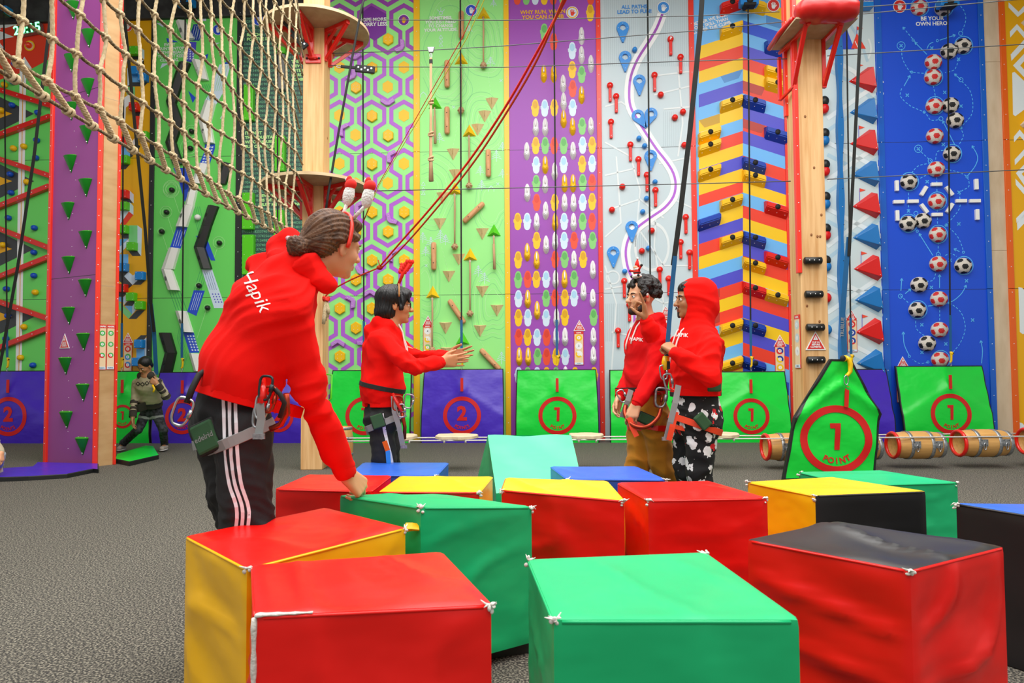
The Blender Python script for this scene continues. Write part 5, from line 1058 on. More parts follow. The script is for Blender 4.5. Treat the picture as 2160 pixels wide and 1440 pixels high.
def wall_mat(x0, x1, yt, yb, xc, m, num, word, label, strap=None, off0=.34, lean=.26, seed=1, dx=0):
    u0 = WALL.px(x0, 850, off0)[0]; u1 = WALL.px(x1, 850, off0)[0]; w = u1-u0; h = WALL.px((x0+x1)/2, yt, off0-.15)[1]; uc = WALL.px(xc, 800, off0)[0]-u0
    zc = h*.73; rr_ = random.Random(seed); ph = [rr_.uniform(0, 6) for _ in range(6)]
    def surf(u, z):
        du = abs(u-uc); vc = zc-.62*du*h/1.15
        d = max(0, z-vc); o = off0-lean*d
        o += .018*math.exp(-(d/.05)**2)+.03*math.exp(-((z-zc)/.12)**2-(du/.1)**2)
        e = max(0, abs(u-w/2)/(w/2)-.45)
        o += .016*e*math.sin(9*z+5*u*(1 if u > uc else -1)+ph[0])*math.sin(3*z+ph[1])+.007*math.sin(21*z-9*du+ph[2])*e+.012*math.sin(2.3*u+1.7*z+ph[3])
        if z < vc: o += .02*math.sin(math.pi*min(1, z/vc))
        return o
    us = [0, .016]+[.016+(w-.032)*i/34 for i in range(1, 34)]+[w-.016, w]; zs = [0]+[h*i/32 for i in range(1, 32)]+[h-.016, h]; t = MB()
    cut = lambda u, z: 0
    def pos(u, z, back=0):
        k = 1-.03*(z/h)**2; uu = w/2+(u-w/2)*k; return (uu-w/2, -(surf(u, z)-back), z)
    nU, nZ = len(us), len(zs); V = [pos(u, z) for z in zs for u in us]+[pos(u, z, .045) for z in zs for u in us]; o_ = nU*nZ
    body, edge = [], []
    for j in range(nZ-1):
        for i in range(nU-1):
            q = (j*nU+i, j*nU+i+1, (j+1)*nU+i+1, (j+1)*nU+i); (edge if i in (0, nU-2) or j == nZ-2 else body).append(q); edge.append(tuple(o_+k for k in q[::-1]))
    for j in range(nZ-1):
        for i in (0, nU-1): a = j*nU+i; edge.append((a, a+nU, a+nU+o_, a+o_) if i == 0 else (a, a+o_, a+nU+o_, a+nU))
    for i in range(nU-1): a = (nZ-1)*nU+i; edge.append((a, a+1, a+1+o_, a+o_))
    t.add(V, body, m, True); t.add(V, edge, 'black_edge', True)
    f = lambda a, c: (a, -(surf(a+w/2, c)+.006), c)
    emblem(t, f, uc-w/2, h*.37, .33*w/1.45 if w < 1.6 else .33, num, word)
    o = t.build('safety_mat', M=WALL.M(u0+w/2, 0, 0), label=label, cat='mat', group=None)
    t = MB(); s0 = surf(uc, zc); t.box((uc-w/2, -s0-.008, zc+.07), (.045, .012, .22), 'tab_red'); t.build('pull_tab', o)
    # the strap that holds it
    q0 = WALL.pt(u0+uc, s0+.03, zc+.15); top = P(*strap, q0.y+.1) if strap else Vector((q0.x, q0.y, 7.8))
    top = q0+(top-q0)*((7.85-q0.z)/(top.z-q0.z)); hk = .40
    nm = label.split(' with ')[0] if ' with ' in label else label
    s_ = empty('belay_strap', Matrix.Translation(q0), 'thin dark belay strap on the '+label, 'strap')
    t = MB(); a = Vector((0, 0, hk)); c = top-q0; t.ribbon([a, a+(c-a)*.5, c], Vector((0, -1, 0)), .026, .003, 'strap_black'); t.build('webbing', s_)
    t = MB(); t.ribbon([a+Vector((0, -.004, 0)), a+(c-a)*.09+Vector((0, -.004, 0))], Vector((0, -1, 0)), .04, .003, 'strap_blue'); t.build('sleeve', s_)
    hook_parts(s_, hk, 1.2); return o
wall_mat(-190, 100, 782, 929, 22, 'mat_purple', '2', 'POINTS', 'purple 2 points mat at the far left frame edge', (8, 30), seed=2)
wall_mat(212, 318, 782, 929, 262, 'mat_green', '1', 'POINT', 'narrow green mat behind the bending woman', (262, -40), seed=3)
wall_mat(322, 478, 784, 929, 388, 'mat_purple', '2', 'POINTS', 'purple 2 points mat just right of the bending woman', (391, 20), seed=4)
wall_mat(500, 640, 784, 930, 590, 'mat_purple', '2', 'POINTS', 'purple 2 points mat half hidden behind the leaning man', (585, -60), seed=5)
wall_mat(691, 866, 780, 930, 770, 'mat_green', '1', 'POINT', 'green 1 point mat behind the man with antlers', (765, 0), seed=6)
wall_mat(888, 1063, 778, 930, 975, 'mat_purple', '2', 'POINTS', 'purple 2 points mat below the trail panel', (971, 0), seed=7)
wall_mat(1087, 1263, 779, 931, 1175, 'mat_green', '1', 'POINT', 'green 1 point mat below the clog holds', (1168, 0), seed=8)
wall_mat(1286, 1462, 779, 931, 1372, 'mat_green', '1', 'POINT', 'green 1 point mat behind the curly haired man', (1366, 0), seed=9)
wall_mat(1500, 1668, 783, 931, 1582, 'mat_green', '1', 'POINT', 'green 1 point mat below the chevron panel', (1578, 10), seed=10)
wall_mat(1700, 1886, 778, 932, 1792, 'mat_purple', '2', 'POINTS', 'purple mat half hidden behind the tall green tent mat', (1785, 0), seed=11)
wall_mat(1902, 2094, 771, 932, 2001, 'mat_green', '1', 'POINT', 'green 1 point mat below the football panel', (1999, 0), seed=12)
# tall green tent mat in front
DT = 7.3; TM = Pl((P(1750, 900, DT).x, DT, 0), R(3))
def tpx(x, y, off=0): return TM.px(x, y, off)
out = [tpx(1748, 757), tpx(1790, 758), tpx(1850, 872), tpx(1838, 992), tpx(1650, 1024), tpx(1672, 880)]
out[3] = (out[3][0]-.0, 0.01); out[4] = (out[4][0]-.01, 0.01)
t = MB(); cu = sum(q[0] for q in out)/6; fl = [(a-cu, c) for a, c in out]
def inset(poly, d):
    n = len(poly); A_ = sum(poly[i][0]*poly[(i+1) % n][1]-poly[(i+1) % n][0]*poly[i][1] for i in range(n)); sg = 1 if A_ > 0 else -1; res = []
    for i in range(n):
        p0, p1_, p2_ = Vector(poly[i-1]), Vector(poly[i]), Vector(poly[(i+1) % n]); e1 = (p1_-p0).normalized(); e2 = (p2_-p1_).normalized(); n1 = Vector((-e1.y, e1.x))*sg; n2 = Vector((-e2.y, e2.x))*sg; b_ = (n1+n2); b_ /= max(.3, b_.dot(n1)); res.append(tuple(p1_+b_*d))
    return res
hm = max(c for a, c in fl)
def tsurf(u, z):
    tx = tpx(1768, 800)[0]-cu; zt = tpx(0, 832)[1] if False else 1.03; du = abs(u-tx); vc = zt-.75*du
    o = .05+.3*max(0, 1-z/hm)*0; d = abs(z-vc); o += .03*math.exp(-(d/.045)**2)*(du < .6)-.02*math.exp(-((z-vc-.1)/.05)**2)
    return o+.006*math.sin(14*z+6*u)+.01*math.sin(5*u)
ins_ = inset(fl, .022); a, fs = fine(ins_, [(0, 1, 2, 3, 4, 5)], .06); f = lambda u, z: (u, -tsurf(u, z), z)
t.add([f(*q) for q in a], fs, 'mat_green', True); n = 6
for i in range(n):
    j = (i+1) % n; K = 10
    for k in range(K):
        L_ = lambda P_, Q_, s_: (P_[0]+(Q_[0]-P_[0])*s_, P_[1]+(Q_[1]-P_[1])*s_)
        q = [L_(fl[i], fl[j], k/K), L_(fl[i], fl[j], (k+1)/K), L_(ins_[i], ins_[j], (k+1)/K), L_(ins_[i], ins_[j], k/K)]
        t.add([(u, -tsurf(u, z)-.004, z) for u, z in q]+[(q[0][0], .0, q[0][1]), (q[1][0], .0, q[1][1])], [(0, 1, 2, 3), (0, 4, 5, 1)], 'black_edge')
t.quad([(u, .0, z) for u, z in fl[::-1]], 'mat_back')
ec = tpx(1758, 925); emblem(t, lambda u, z: (u+(.0 if True else 0), -(tsurf(u, z)+.007), z), ec[0]-cu, ec[1], .385, '1', 'POINT', k=.93)
tent = t.build('safety_mat', M=TM.M(cu, 0, 0), label='tall pointed green 1 point mat standing in front of the right timber post', cat='mat')
t = MB(); q = tpx(1766, 835); t.box((q[0]-cu, -.075, q[1]), (.042, .012, .22), 'tab_red', Matrix.Rotation(R(4), 4, 'Y')); t.build('pull_tab', tent)
t = MB(); t.quad([(fl[0][0]+.02, .03, fl[0][1]-.02), (fl[1][0]-.02, .03, fl[1][1]-.02), (fl[2][0]-.12, .35, .5), (fl[3][0]-.14, .5, .01), (fl[4][0]+.45, .5, .01), (fl[5][0]+.35, .35, .5)], 'mat_back'); t.build('rear_flap', tent)
q0 = TM.pt(tpx(1772, 752)[0], .09, tpx(1772, 752)[1]); top = P(1818, 0, 6.9)
s_ = empty('belay_strap', Matrix.Translation(q0), 'thick black and blue belay strap with large yellow hook on the tall green tent mat', 'strap')
c = top-q0; c = c*1.25; mid = P(1790, 500, 7.15)-q0
t = MB(); t.ribbon([Vector((.0, 0, .0))+Vector((0, -.002, .02)), (P(1777, 660, 7.2)-q0), mid], Vector((0, -1, 0)), [.06, .058, .045], .004, 'strap_blue'); t.text('TRUBLUE', 0, 0, .05, 'steel', 0, R(86), .02, 'CENTER', f=lambda a, b_: tuple((P(1776.5, 690, 7.2)-q0)+Vector((a, -.008, b_)))); t.build('sleeve', s_)
t = MB(); t.ribbon([mid+Vector((0, .004, -.2)), P(1803, 300, 7.05)-q0, c], Vector((0, -1, 0)), .034, .004, 'strap_black'); t.build('webbing', s_)
t = MB(); t.tube([(0, 0, 0), (.04, -.01, -.03), (.055, -.01, -.08), (.05, -.01, -.16), (.02, -.01, -.2), (-.0, -.01, -.19)], [.02, .026, .026, .022, .018, .01], 'clip_yellow', 10); t.ball((-.015, -.02, -.02), (.03, .022, .034), 'clip_yellow'); t.ball((-.035, -.035, -.02), (.03, .02, .034), 'harness_black'); t.build('snap_hook', s_)
t = MB(); t.tube([(-.0+.022*math.cos(a), -.02, -.25+.05*math.sin(a)) for a in [2*math.pi*k/16 for k in range(16)]], .006, 'steel', 8, True); t.build('steel_link', s_)
# mats on the floor
def floor_mat(pts, th, m, label, lift=0):
    P3 = [G(x, y, th) for x, y in pts]; c = sum(P3, Vector())/len(P3); c.z = 0; poly = [(q.x-c.x, q.y-c.y) for q in P3]; A_ = sum(poly[i][0]*poly[(i+1) % len(poly)][1]-poly[(i+1) % len(poly)][0]*poly[i][1] for i in range(len(poly)))
    if A_ < 0: poly = poly[::-1]
    n = len(poly); t = MB(); vs = [(a, b_, .002) for a, b_ in poly]+[(a, b_, th-.008) for a, b_ in poly]+[(a*.985, b_*.985, th) for a, b_ in poly]
    t.add(vs, [(k*n+i, k*n+(i+1) % n, (k+1)*n+(i+1) % n, (k+1)*n+i) for k in (0, 1) for i in range(n)], 'black_edge'); t.quad(vs[2*n:], m)
    return t.build('floor_mat', M=Matrix.Translation(c), label=label, cat='mat')
floor_mat([(80, 974), (208, 977), (208, 989), (197, 988), (142, 999), (60, 1004), (-160, 1012), (-260, 1000), (-40, 990), (50, 984), (70, 983)], .05, 'mat_purple', 'purple mat lying flat at the foot of the purple tower')
floor_mat([(247, 957), (308, 939), (323, 940), (335, 959), (273, 973), (243, 967)], .06, 'mat_green', 'bright green mat lying flat at the feet of the bending woman')
floor_mat([(940, 1378), (1116, 1352), (1112, 1300), (960, 1300)], .05, 'mat_green', 'green mat with black edge squeezed under the foam cube near the centre')
# ---------------------------------------------------------------- foam cubes
def foam(pts, cols, top, label, zb=0.0, amp=1.0, seed=0, sag=.012, fold=None, corners=(), world=None):
    """pts: four top corners in order, each (px, py[, z]); cols: side colours for edges 0-1, 1-2, 2-3, 3-0"""
    Q = [Vector(q) for q in world] if world else [G(q[0], q[1], q[2] if len(q) > 2 else .62) for q in pts]
    A_ = sum(Q[i].x*Q[(i+1) % 4].y-Q[(i+1) % 4].x*Q[i].y for i in range(4))
    c = sum(Q, Vector())/4; base = Vector((c.x, c.y, zb)); N = 26; r = .045; rr_ = random.Random(seed); ph = [rr_.uniform(0, 6.28) for _ in range(12)]
    def T(a, b_, e):   # a,b,e in 0..1
        p_ = Q[0]*(1-a)*(1-b_)+Q[1]*a*(1-b_)+Q[2]*a*b_+Q[3]*(1-a)*b_; z = zb+(p_.z-zb)*e
        return Vector((p_.x, p_.y, z))
    def rnd(v):
        v = [v[0]*2-1, v[1]*2-1, v[2]*2-1]; cl = [max(-(1-r), min(1-r, q)) for q in v]; d = [v[i]-cl[i] for i in range(3)]; l = math.sqrt(sum(q*q for q in d))
        if l > r: cl = [cl[i]+d[i]/l*r for i in range(3)]
        else: cl = v
        return [(q+1)/2 for q in cl]
    def disp(p_, v):
        u_ = [abs(q*2-1) for q in v]
        w = [1-q**6 for q in u_]
        n1 = math.sin(p_.x*9+p_.z*7+ph[0]+2*math.sin(p_.y*5+p_.z*6+ph[1]))*math.sin(p_.z*11-p_.y*6+ph[2]+1.5*math.sin(p_.x*7+ph[3]))
        n2 = (1-abs(math.sin(p_.x*6-p_.z*9+p_.y*5+ph[4]+1.6*math.sin(p_.z*7+p_.x*4+ph[5]))))**3
        return amp*(.008*n1+.014*n2)
    t = MB(); g = [i/N for i in range(N+1)]
    def face(fn, m, nrm_axis, sgn):
        vs = []
        for j in g:
            for i in g:
                v = fn(i, j); v2 = rnd(v); p_ = T(*v2)
                cc = (c.x, c.y, (zb+c.z)/2); e = 1
                for k in range(3):
                    if k != nrm_axis: e *= 1-abs(v[k]*2-1)**4
                d = Vector((p_.x-cc[0], p_.y-cc[1], 0)) if nrm_axis != 2 else Vector((0, 0, 1))
                d.normalize(); a = disp(p_, v)*e-sag*e*.6
                vs.append(p_+d*a-base)
        n = N+1; fs = [(j*n+i, j*n+i+1, (j+1)*n+i+1, (j+1)*n+i) for j in range(N) for i in range(N)]
        if sgn*A_ < 0: fs = [f[::-1] for f in fs]
        t.add(vs, fs, m, True)
    face(lambda i, j: (i, 0, j), cols[0], 1, 1); face(lambda i, j: (1, i, j), cols[1], 0, 1); face(lambda i, j: (1-i, 1, j), cols[2], 1, 1); face(lambda i, j: (0, 1-i, j), cols[3], 0, 1); face(lambda i, j: (i, j, 1), top, 2, 1)
    o = t.build('foam_cube', M=Matrix.Translation(base), label=label, cat='foam cube')
    # seams along the top edges and torn corners
    t = MB()
    for k in range(4):
        m = cols[k]
        pts_ = []
        for i in range(15):
            f_ = .04+.92*i/14; v = [(f_, .004, .985), (.996, f_, .985), (1-f_, .996, .985), (.004, 1-f_, .985)][k]; pts_.append(T(*rnd(v))-base)
        t.tube(pts_, .0045, m, 6)
    t.build('seam_piping', o)
    for k in corners:
        p_ = T(*rnd([(0, 0, 1), (1, 0, 1), (1, 1, 1), (0, 1, 1)][k]))-base; t = MB(); rc = random.Random(seed*7+k)
        for _ in range(5):
            t.ball((rc.uniform(-.01, .01), rc.uniform(-.01, .01), rc.uniform(-.02, .006)), (rc.uniform(.004, .009), rc.uniform(.004, .009), rc.uniform(.003, .008)), 'foam_white', None, 8, 6)
        for _ in range(3): a = rc.uniform(0, 6.28); t.tube([(0, 0, 0), (.012*math.cos(a), .012*math.sin(a), .003), (.024*math.cos(a), .024*math.sin(a), rc.uniform(-.008, .014))], [.004, .003, .001], 'foam_white', 6)
        t.build('torn_corner', o, Matrix.Translation(p_))
    return o, T, rnd, base
VR, VG, VY, VB, VK = 'vinyl_red', 'vinyl_green', 'vinyl_yellow', 'vinyl_blue', 'vinyl_black'
foam([(389, 1128), (519, 1196), (858, 1110), (687, 1068)], [VY]*4, VR, 'foam cube with yellow sides and a red top, below the leaning man', seed=1, amp=1.3, corners=(1, 2))
o2, T2, rn2, b2 = foam([(535, 1296), (1040, 1272), (932, 1160), (530, 1188)], [VR]*4, VR, 'all red foam cube at the front with a worn white corner edge', seed=2, amp=1.6, corners=(1,))
t = MB(); t.tube([T2(*rn2((0, 0, e)))-b2+Vector((-.002, -.002, 0)) for e in [i/24*.99 for i in range(25)]], [.009+.002*math.sin(i*1.7) for i in range(25)], 'foam_white', 8, flat=(1, .7))
t.tube([T2(*rn2((a, .0, 1)))-b2+Vector((0, -.0, .002)) for a in [i*.024 for i in range(11)]], [.010-.0006*i+.0015*math.sin(i*2) for i in range(11)], 'foam_white', 8, flat=(1, .5)); t.build('worn_edge', o2)
foam([(1165, 1304), (1690, 1304), (1488, 1161), (1112, 1176)], [VG]*4, VG, 'all green foam cube at the front centre', seed=3, amp=.8, corners=(0, 3, 2))
foam([(1574, 1135), (1921, 1200), (2120, 1150), (1763, 1096)], [VR]*4, VK, 'foam cube with red wrinkled sides and a black top, front right', seed=4, amp=2.0, corners=(1,))
foam([(715, 1042, .66), (887, 1067, .68), (1124, 1067, .62), (932, 1040, .60)], [VG]*4, VG, 'green foam cube the leaning man is touching', zb=.05, seed=5, amp=1.0, corners=(1, 2))
foam([(580, 1029), (783, 1034), (826, 1001), (650, 999)], [VR]*4, VR, 'red foam cube behind the leaning man\'s hand', seed=6, amp=.8)
foam([(798, 1035), (1012, 1036), (1040, 1003), (844, 1002)], [VR, VY, VY, VR], VY, 'foam cube with yellow top and right side, red front, right of the leaning man\'s hand', seed=7, amp=.8, corners=(1,))
foam([(1057, 1031), (1319, 1054), (1281, 1012), (1066, 1006)], [VR, VY, VY, VR], VY, 'foam cube with a yellow top and red front in the middle', seed=8, amp=1.3, corners=(0, 1))
foam([(1366, 1053), (1621, 1048), (1495, 1012), (1301, 1016)], [VR]*4, VR, 'plain red foam cube in front of the two standing men', seed=9, amp=.8, corners=(0, 1))
foam([(1575, 1014), (1719, 1043), (1955, 1034), (1755, 1004)], [VY, VK, VK, VY], VY, 'foam cube with yellow top and left side and a black front', seed=10, amp=.7, corners=(0, 1))
foam([(1684, 994, .55), (1800, 1022, .55), (2022, 1016, .55), (1857, 990, .55)], [VG]*4, VG, 'low sea green foam cube behind the yellow and black one', seed=11, amp=.8, corners=(0, 2))
foam(None, [VK]*4, VB, 'black foam cube with a blue top cut by the right frame edge', seed=12, amp=.6, world=[(1.885, 2.94, .62), (2.13, 2.49, .62), (2.60, 2.45, .62), (2.37, 2.90, .62)], corners=(0,))
foam([(735, 1000), (921, 1001), (947, 974), (766, 974)], [VB]*4, VB, 'blue foam cube in front of the man with antlers', seed=13, amp=.6, corners=(1,))
foam([(1195, 1008), (1408, 1010), (1343, 982), (1160, 982)], [VB]*4, VB, 'blue foam cube in front of the curly haired man', seed=14, amp=.7, corners=(1, 0))
w_ = [(-.17, 4.7, .745), (.40, 4.7, .745), (.55, 4.98, .0), (-.36, 4.98, 0), (-.1, 4.11, .458), (.43, 4.13, .468), (.45, 4.11, 0), (-.12, 4.1, 0)]
t = MB(); c0 = Vector((.1, 4.5, 0)); W3 = [Vector(q)-c0 for q in w_]; n = 12; vs = []
for j in range(n+1):
    for i in range(n+1):
        a, b_ = i/n, j/n; p_ = W3[4]*(1-a)*(1-b_)+W3[5]*a*(1-b_)+W3[1]*a*b_+W3[0]*(1-a)*b_; vs.append(p_+Vector((0, 0, -.012*math.sin(math.pi*a)*math.sin(math.pi*b_)+.006*math.sin(9*a+7*b_))))
t.add(vs, [(j*(n+1)+i, j*(n+1)+i+1, (j+1)*(n+1)+i+1, (j+1)*(n+1)+i) for j in range(n) for i in range(n)], 'vinyl_mint', True)
t.add(W3, [(0, 3, 7, 4), (1, 5, 6, 2), (4, 7, 6, 5), (0, 1, 2, 3)], VG); t.build('foam_wedge', M=Matrix.Translation(c0), label='mint green foam wedge with its slope towards the viewer behind the cubes', cat='foam wedge')
# yellow torn flap and tag
q = G(850, 1108, .60); t = MB(); t.add([(0, 0, 0), (.03, -.0, .012), (.06, .01, .004), (.056, .0, -.016), (.03, -.01, -.014), (.004, 0, -.02)], [(0, 1, 2, 3, 4, 5)], VY); t.ribbon([(0, 0, 0), (.03, -.01, .002), (.055, 0, -.004)], Vector((0, -.6, .8)), .03, .006, VY); t.build('fabric_scrap', M=Matrix.Translation(q+Vector((.01, -.02, .0))), label='torn yellow scrap hanging from the corner of the yellow and red cube', cat='fabric scrap')
# ---------------------------------------------------------------- barrels, planks, cables
def barrel(M, label, hang=True):
    root = empty('wooden_barrel', M, label, 'barrel', 'hanging barrels' if hang else None); L, r = .285, .165
    t = MB(); prof = [(.001, -L+.03), (r*.76, -L+.03), (r*.78, -L), (r*.86, -L)]+[(r*(.86+.14*math.cos((k/8-.5)*math.pi)), -L+2*L*k/8) for k in range(9)][1:-1]+[(r*.86, L), (r*.78, L), (r*.76, L-.03), (.001, L-.03)]
    t.lathe(prof, 'barrel_wood', 28); t.build('staves', root)
    for z in (-L*.42, L*.42, L*.93): 
        rr_ = r*(.86+.14*math.cos(z/L*.5*math.pi))+.003; t = MB(); t.lathe([(rr_, z-.02), (rr_+.004, z-.018), (rr_+.004, z+.018), (rr_, z+.02)], 'galvanised', 28); t.build('metal_hoop', root)
    if hang:
        t = MB(); rr_ = r*.87; t.tube([(rr_*math.cos(a), rr_*math.sin(a), -L*.97) for a in [2*math.pi*k/24 for k in range(24)]], .021, 'powder_red', 8, True); t.build('rim_wrap', root)
        for z in (-L*.3, L*.62):
            t = MB(); q = r*(.86+.14*math.cos(z/L*.5*math.pi)); X = Matrix.Rotation(R(180), 4, 'Z')
            t.box((-q-.006, .02, z), (.008, .08, .09), 'galvanised'); 
            for a in (-.025, .025):
                for c in (-.03, .03): t.ball((-q-.011, .02+a+.0, z+c), .006, 'dark_steel', None, 6, 4)
            t.tube([(-q-.02, -.0+.04*math.sin(a)-.02, z+.014*math.cos(a)) for a in [2*math.pi*k/14 for k in range(14)]], .0055, 'steel', 6, True); t.build('hanger_plate', root)
    return root
DB = 8.15
for x, lab in ((1664, 'wooden barrel with red rim hanging left of the tall tent mat, half hidden by it'), (1800, 'wooden barrel hanging behind the tall tent mat, only its right end showing'), (1932, 'wooden barrel with red rim hanging just right of the tall tent mat'), (2071, 'wooden barrel with red rim hanging near the right frame edge'), (2212, 'wooden barrel with red rim cut off by the right frame edge')):
    y = {1664: 942, 1800: 942, 1932: 938, 2071: 934, 2212: 930}[x]; c = P(x, y, DB)
    barrel(Matrix.Translation(c) @ Matrix(((0, 0, 1, 0), (1, 0, 0, 0), (0, 1, 0, 0), (0, 0, 0, 1))), lab)
c = G(719, 988); barrel(Matrix.Translation((c.x, c.y+.05, .27)) @ Matrix.Scale(.82, 4), 'upright pale wooden barrel on the floor beside the left timber post', False)
def cable(name, pts, r, m, label, cat='cable', group=None, n=8, lobes=0, twist=0):
    c = Vector(pts[0]); t = MB(); t.tube([Vector(p_)-c for p_ in pts], r, m, n, lobes=lobes, twist=twist); return t.build(name, M=Matrix.Translation(c), label=label, cat=cat, group=group)
for d, zz, lab in ((8.0, .36, 'front low white cable the planks and barrels hang on'), (8.34, .36, 'rear low white cable the planks and barrels hang on')):
    pts = [(P(700, 922, d).x, d, .37)]+[(P(x, 920, d).x, d, .37+.0*x) for x in (1000, 1300)]+[(P(1600, 928, d).x, d, .37), (P(2300, 915, d).x, d, .38)]
    cable('steel_cable', pts, .0085, 'foam_white', lab)
mat('plank_cream', '#d8c6a4', .6)
for x0, x1, y, lab in ((838, 878, 915, 'cream cloud-shaped stepping plank beside the man with antlers'), (918, 1006, 917, 'cream cloud-shaped stepping plank in front of the purple mat'), (1200, 1272, 924, 'cream cloud-shaped stepping plank right of the mint wedge'), (1418, 1470, 928, 'cream stepping plank hidden behind the two men\'s legs'), (1480, 1558, 929, 'cream cloud-shaped stepping plank left of the barrels')):
    d = 8.17; a, c = P(x0, y, d), P(x1, y, d); L = c.x-a.x; t = MB(); o_ = []
    for k in range(40):
        an = 2*math.pi*k/40; rr_ = 1+.07*math.sin(5*an+1)+.05*math.sin(8*an); o_.append((L/2*math.cos(an)*rr_**.6, .2*math.copysign(abs(math.sin(an))**.7, math.sin(an))*rr_))
    n = 40; vs = [(x, y_, 0) for x, y_ in o_]+[(x, y_, .03) for x, y_ in o_]+[(x*.95, y_*.93, .04) for x, y_ in o_]+[(x*.95, y_*.93, -.006) for x, y_ in o_]
    t.add(vs, [(k*n+i, k*n+(i+1) % n, (k+1)*n+(i+1) % n, (k+1)*n+i) for k in (0, 1) for i in range(n)]+[tuple(range(2*n, 3*n)), tuple(range(n))[::-1]], 'plank_cream')
    for sx in (-.25, .25): t.tube([(sx*L, -.17, -.002), (sx*L, -.17, -.04)], .012, 'foam_white', 8)
    t.build('stepping_plank', M=Matrix.Translation(((a.x+c.x)/2, d, .382)), label=lab, cat='stepping plank', group=None)
for pts, lab in (([(762, 42, 8.3), (1060, 43, 8.2), (1480, 33, 7.95), (1644, 25, 7.9)], 'high steel cable under the upper round platform'), ([(690, 113, 8.3), (905, 106, 8.2), (1060, 97, 8.1), (1480, 64, 7.9), (1653, 46, 7.8)], 'rising steel cable carrying the trolley with the knotted rope'),
                 ([(695, 138, 8.3), (770, 141, 8.25), (1060, 142, 8.2), (1480, 128, 7.95), (1660, 124, 7.85)], 'steel cable with the black tensioner near the left post'), ([(768, 403, 8.3), (1060, 397, 8.2), (1480, 387, 7.95), (1668, 382, 7.85)], 'steel cable at the height of the lower round platform'),
                 ([(1745, 118, 7.8), (2200, 91, 7.3)], 'steel cable running right from the right post above the footballs'), ([(1745, 378, 7.8), (2200, 356, 7.3)], 'steel cable running right from the right post at mid height'), ([(1780, 33, 7.8), (2113, 2, 7.4), (2250, -10, 7.2)], 'steel cable at the upper right below the topmost one'), ([(1800, 16, 7.8), (2053, -1, 7.5), (2200, -10, 7.3)], 'topmost steel cable at the upper right')):
    cable('steel_cable', [P(*q) for q in pts], .0055, 'cable_grey', lab)
# tensioners
for x, y, d, rot, lab in ((632, 85, 8.1, 48, 'black cable trolley above the red anchor plate'), (770, 146, 8.2, 6, 'black cable tensioner on the wire right of the left post')):
    c = P(x, y, d); t = MB(); X = Matrix.Rotation(R(rot), 4, 'Y'); t.box((0, 0, 0), (.24, .035, .09), 'harness_black', X, .01); t.box((-.2, 0, .005), (.2, .02, .035), 'harness_black', X, .006)
    for k in range(5): t.lathe([(.012, 0), (.001, 0)], 'steel', 8, X @ Matrix.Translation((-.08+.04*k, -.0185, .012*(-1)**k)) @ Matrix.Rotation(R(90), 4, 'X'))
    t.tube([(-.3+.03*math.cos(a), 0, .012*math.sin(a)) if False else tuple(X @ Vector((-.32+.03*math.cos(a), 0, .014*math.sin(a)))) for a in [2*math.pi*k/12 for k in range(12)]], .006, 'steel', 6, True); t.build('cable_trolley', M=Matrix.Translation(c), label=lab, cat='trolley')
# knotted rope on the trolley
c = P(909, 104, 8.15); root = empty('knotted_rope', Matrix.Translation(c), 'knotted sand coloured rope hanging from a silver pulley on the wire', 'rope')
t = MB(); t.prism([(-.045, .025), (.045, .025), (.025, -.04), (-.025, -.04)], -.015, .015, 'galvanised', ch=.004); t.tube([(.012*math.cos(a), 0, -.08+.03*math.sin(a)) for a in [2*math.pi*k/12 for k in range(12)]], .006, 'steel', 6, True); t.build('pulley', root)
t = MB(); L = [P(909, y, 8.15)-c for y in (122, 130, 150, 215, 283, 335, 382)]; t.ribbon([L[0], L[2]+Vector((.0, 0, 0)), L[3]], Vector((0, -1, 0)), [.03, .03, .028], .012, 'rope_sand'); t.box(tuple(L[1]), (.04, .03, .05), 'strap_black')
t.tube([L[3], (L[3]+L[4])/2, L[4], L[5], L[6]], [.016, .016, .018, .02, .03], 'rope_sand', 9, lobes=3, twist=60)
for q in (L[3], L[4], L[5]):
    for k in range(2): t.tube([q+Vector((.026*math.cos(a), .02*math.sin(a), .014*math.sin(a+k*1.6)+.012*(k*2-1))) for a in [2*math.pi*j/12 for j in range(12)]], .012, 'rope_sand', 6, True)
t.build('rope_body', root)
# hanging straps
def rise(Q):
    d = Q[0]-Q[1]; d.z = max(d.z, 1.2*math.hypot(d.x, d.y)); return Q[0]+d*((8.18-Q[0].z)/d.z)
def strap(pts, w, m, label, m2=None):
    P3 = [P(*q) for q in pts]; P3 = [rise(P3)]+P3 if pts[0][1] < 0 else P3; c = P3[-1]; t = MB(); t.ribbon([q-c for q in P3], Vector((0, -1, 0)), w, .003, m); return t.build('climbing_strap', M=Matrix.Translation(c), label=label, cat='strap')
strap([(112, -40, 6), (104, 60, 6.05), (72, 330, 6.2), (38, 560, 6.4), (-12, 840, 6.6)], .03, 'strap_black', 'long black strap slanting down to the left frame edge')
strap([(258, -40, 9.2), (262, 30, 9.2), (290, 320, 9.35), (306, 480, 9.5), (318, 640, 9.7), (325, 700, 9.8)], .045, 'strap_black', 'black strap running down to the bending woman\'s hand')
strap([(318, 640, 9.74), (325, 700, 9.84), (330, 790, 9.93)], .06, 'strap_blue', 'blue lower webbing in the bending woman\'s hand')
strap([(1484, -60, 4.3), (1477, 60, 4.3), (1455, 280, 4.3), (1436, 440, 4.31), (1420, 560, 4.32)], .032, 'strap_black', 'black belay strap above the hooded man\'s fist')
strap([(1424, 540, 4.312), (1417, 610, 4.325), (1410, 700, 4.335), (1404, 772, 4.345)], .028, 'strap_blue', 'blue belay webbing held in the hooded man\'s fist')
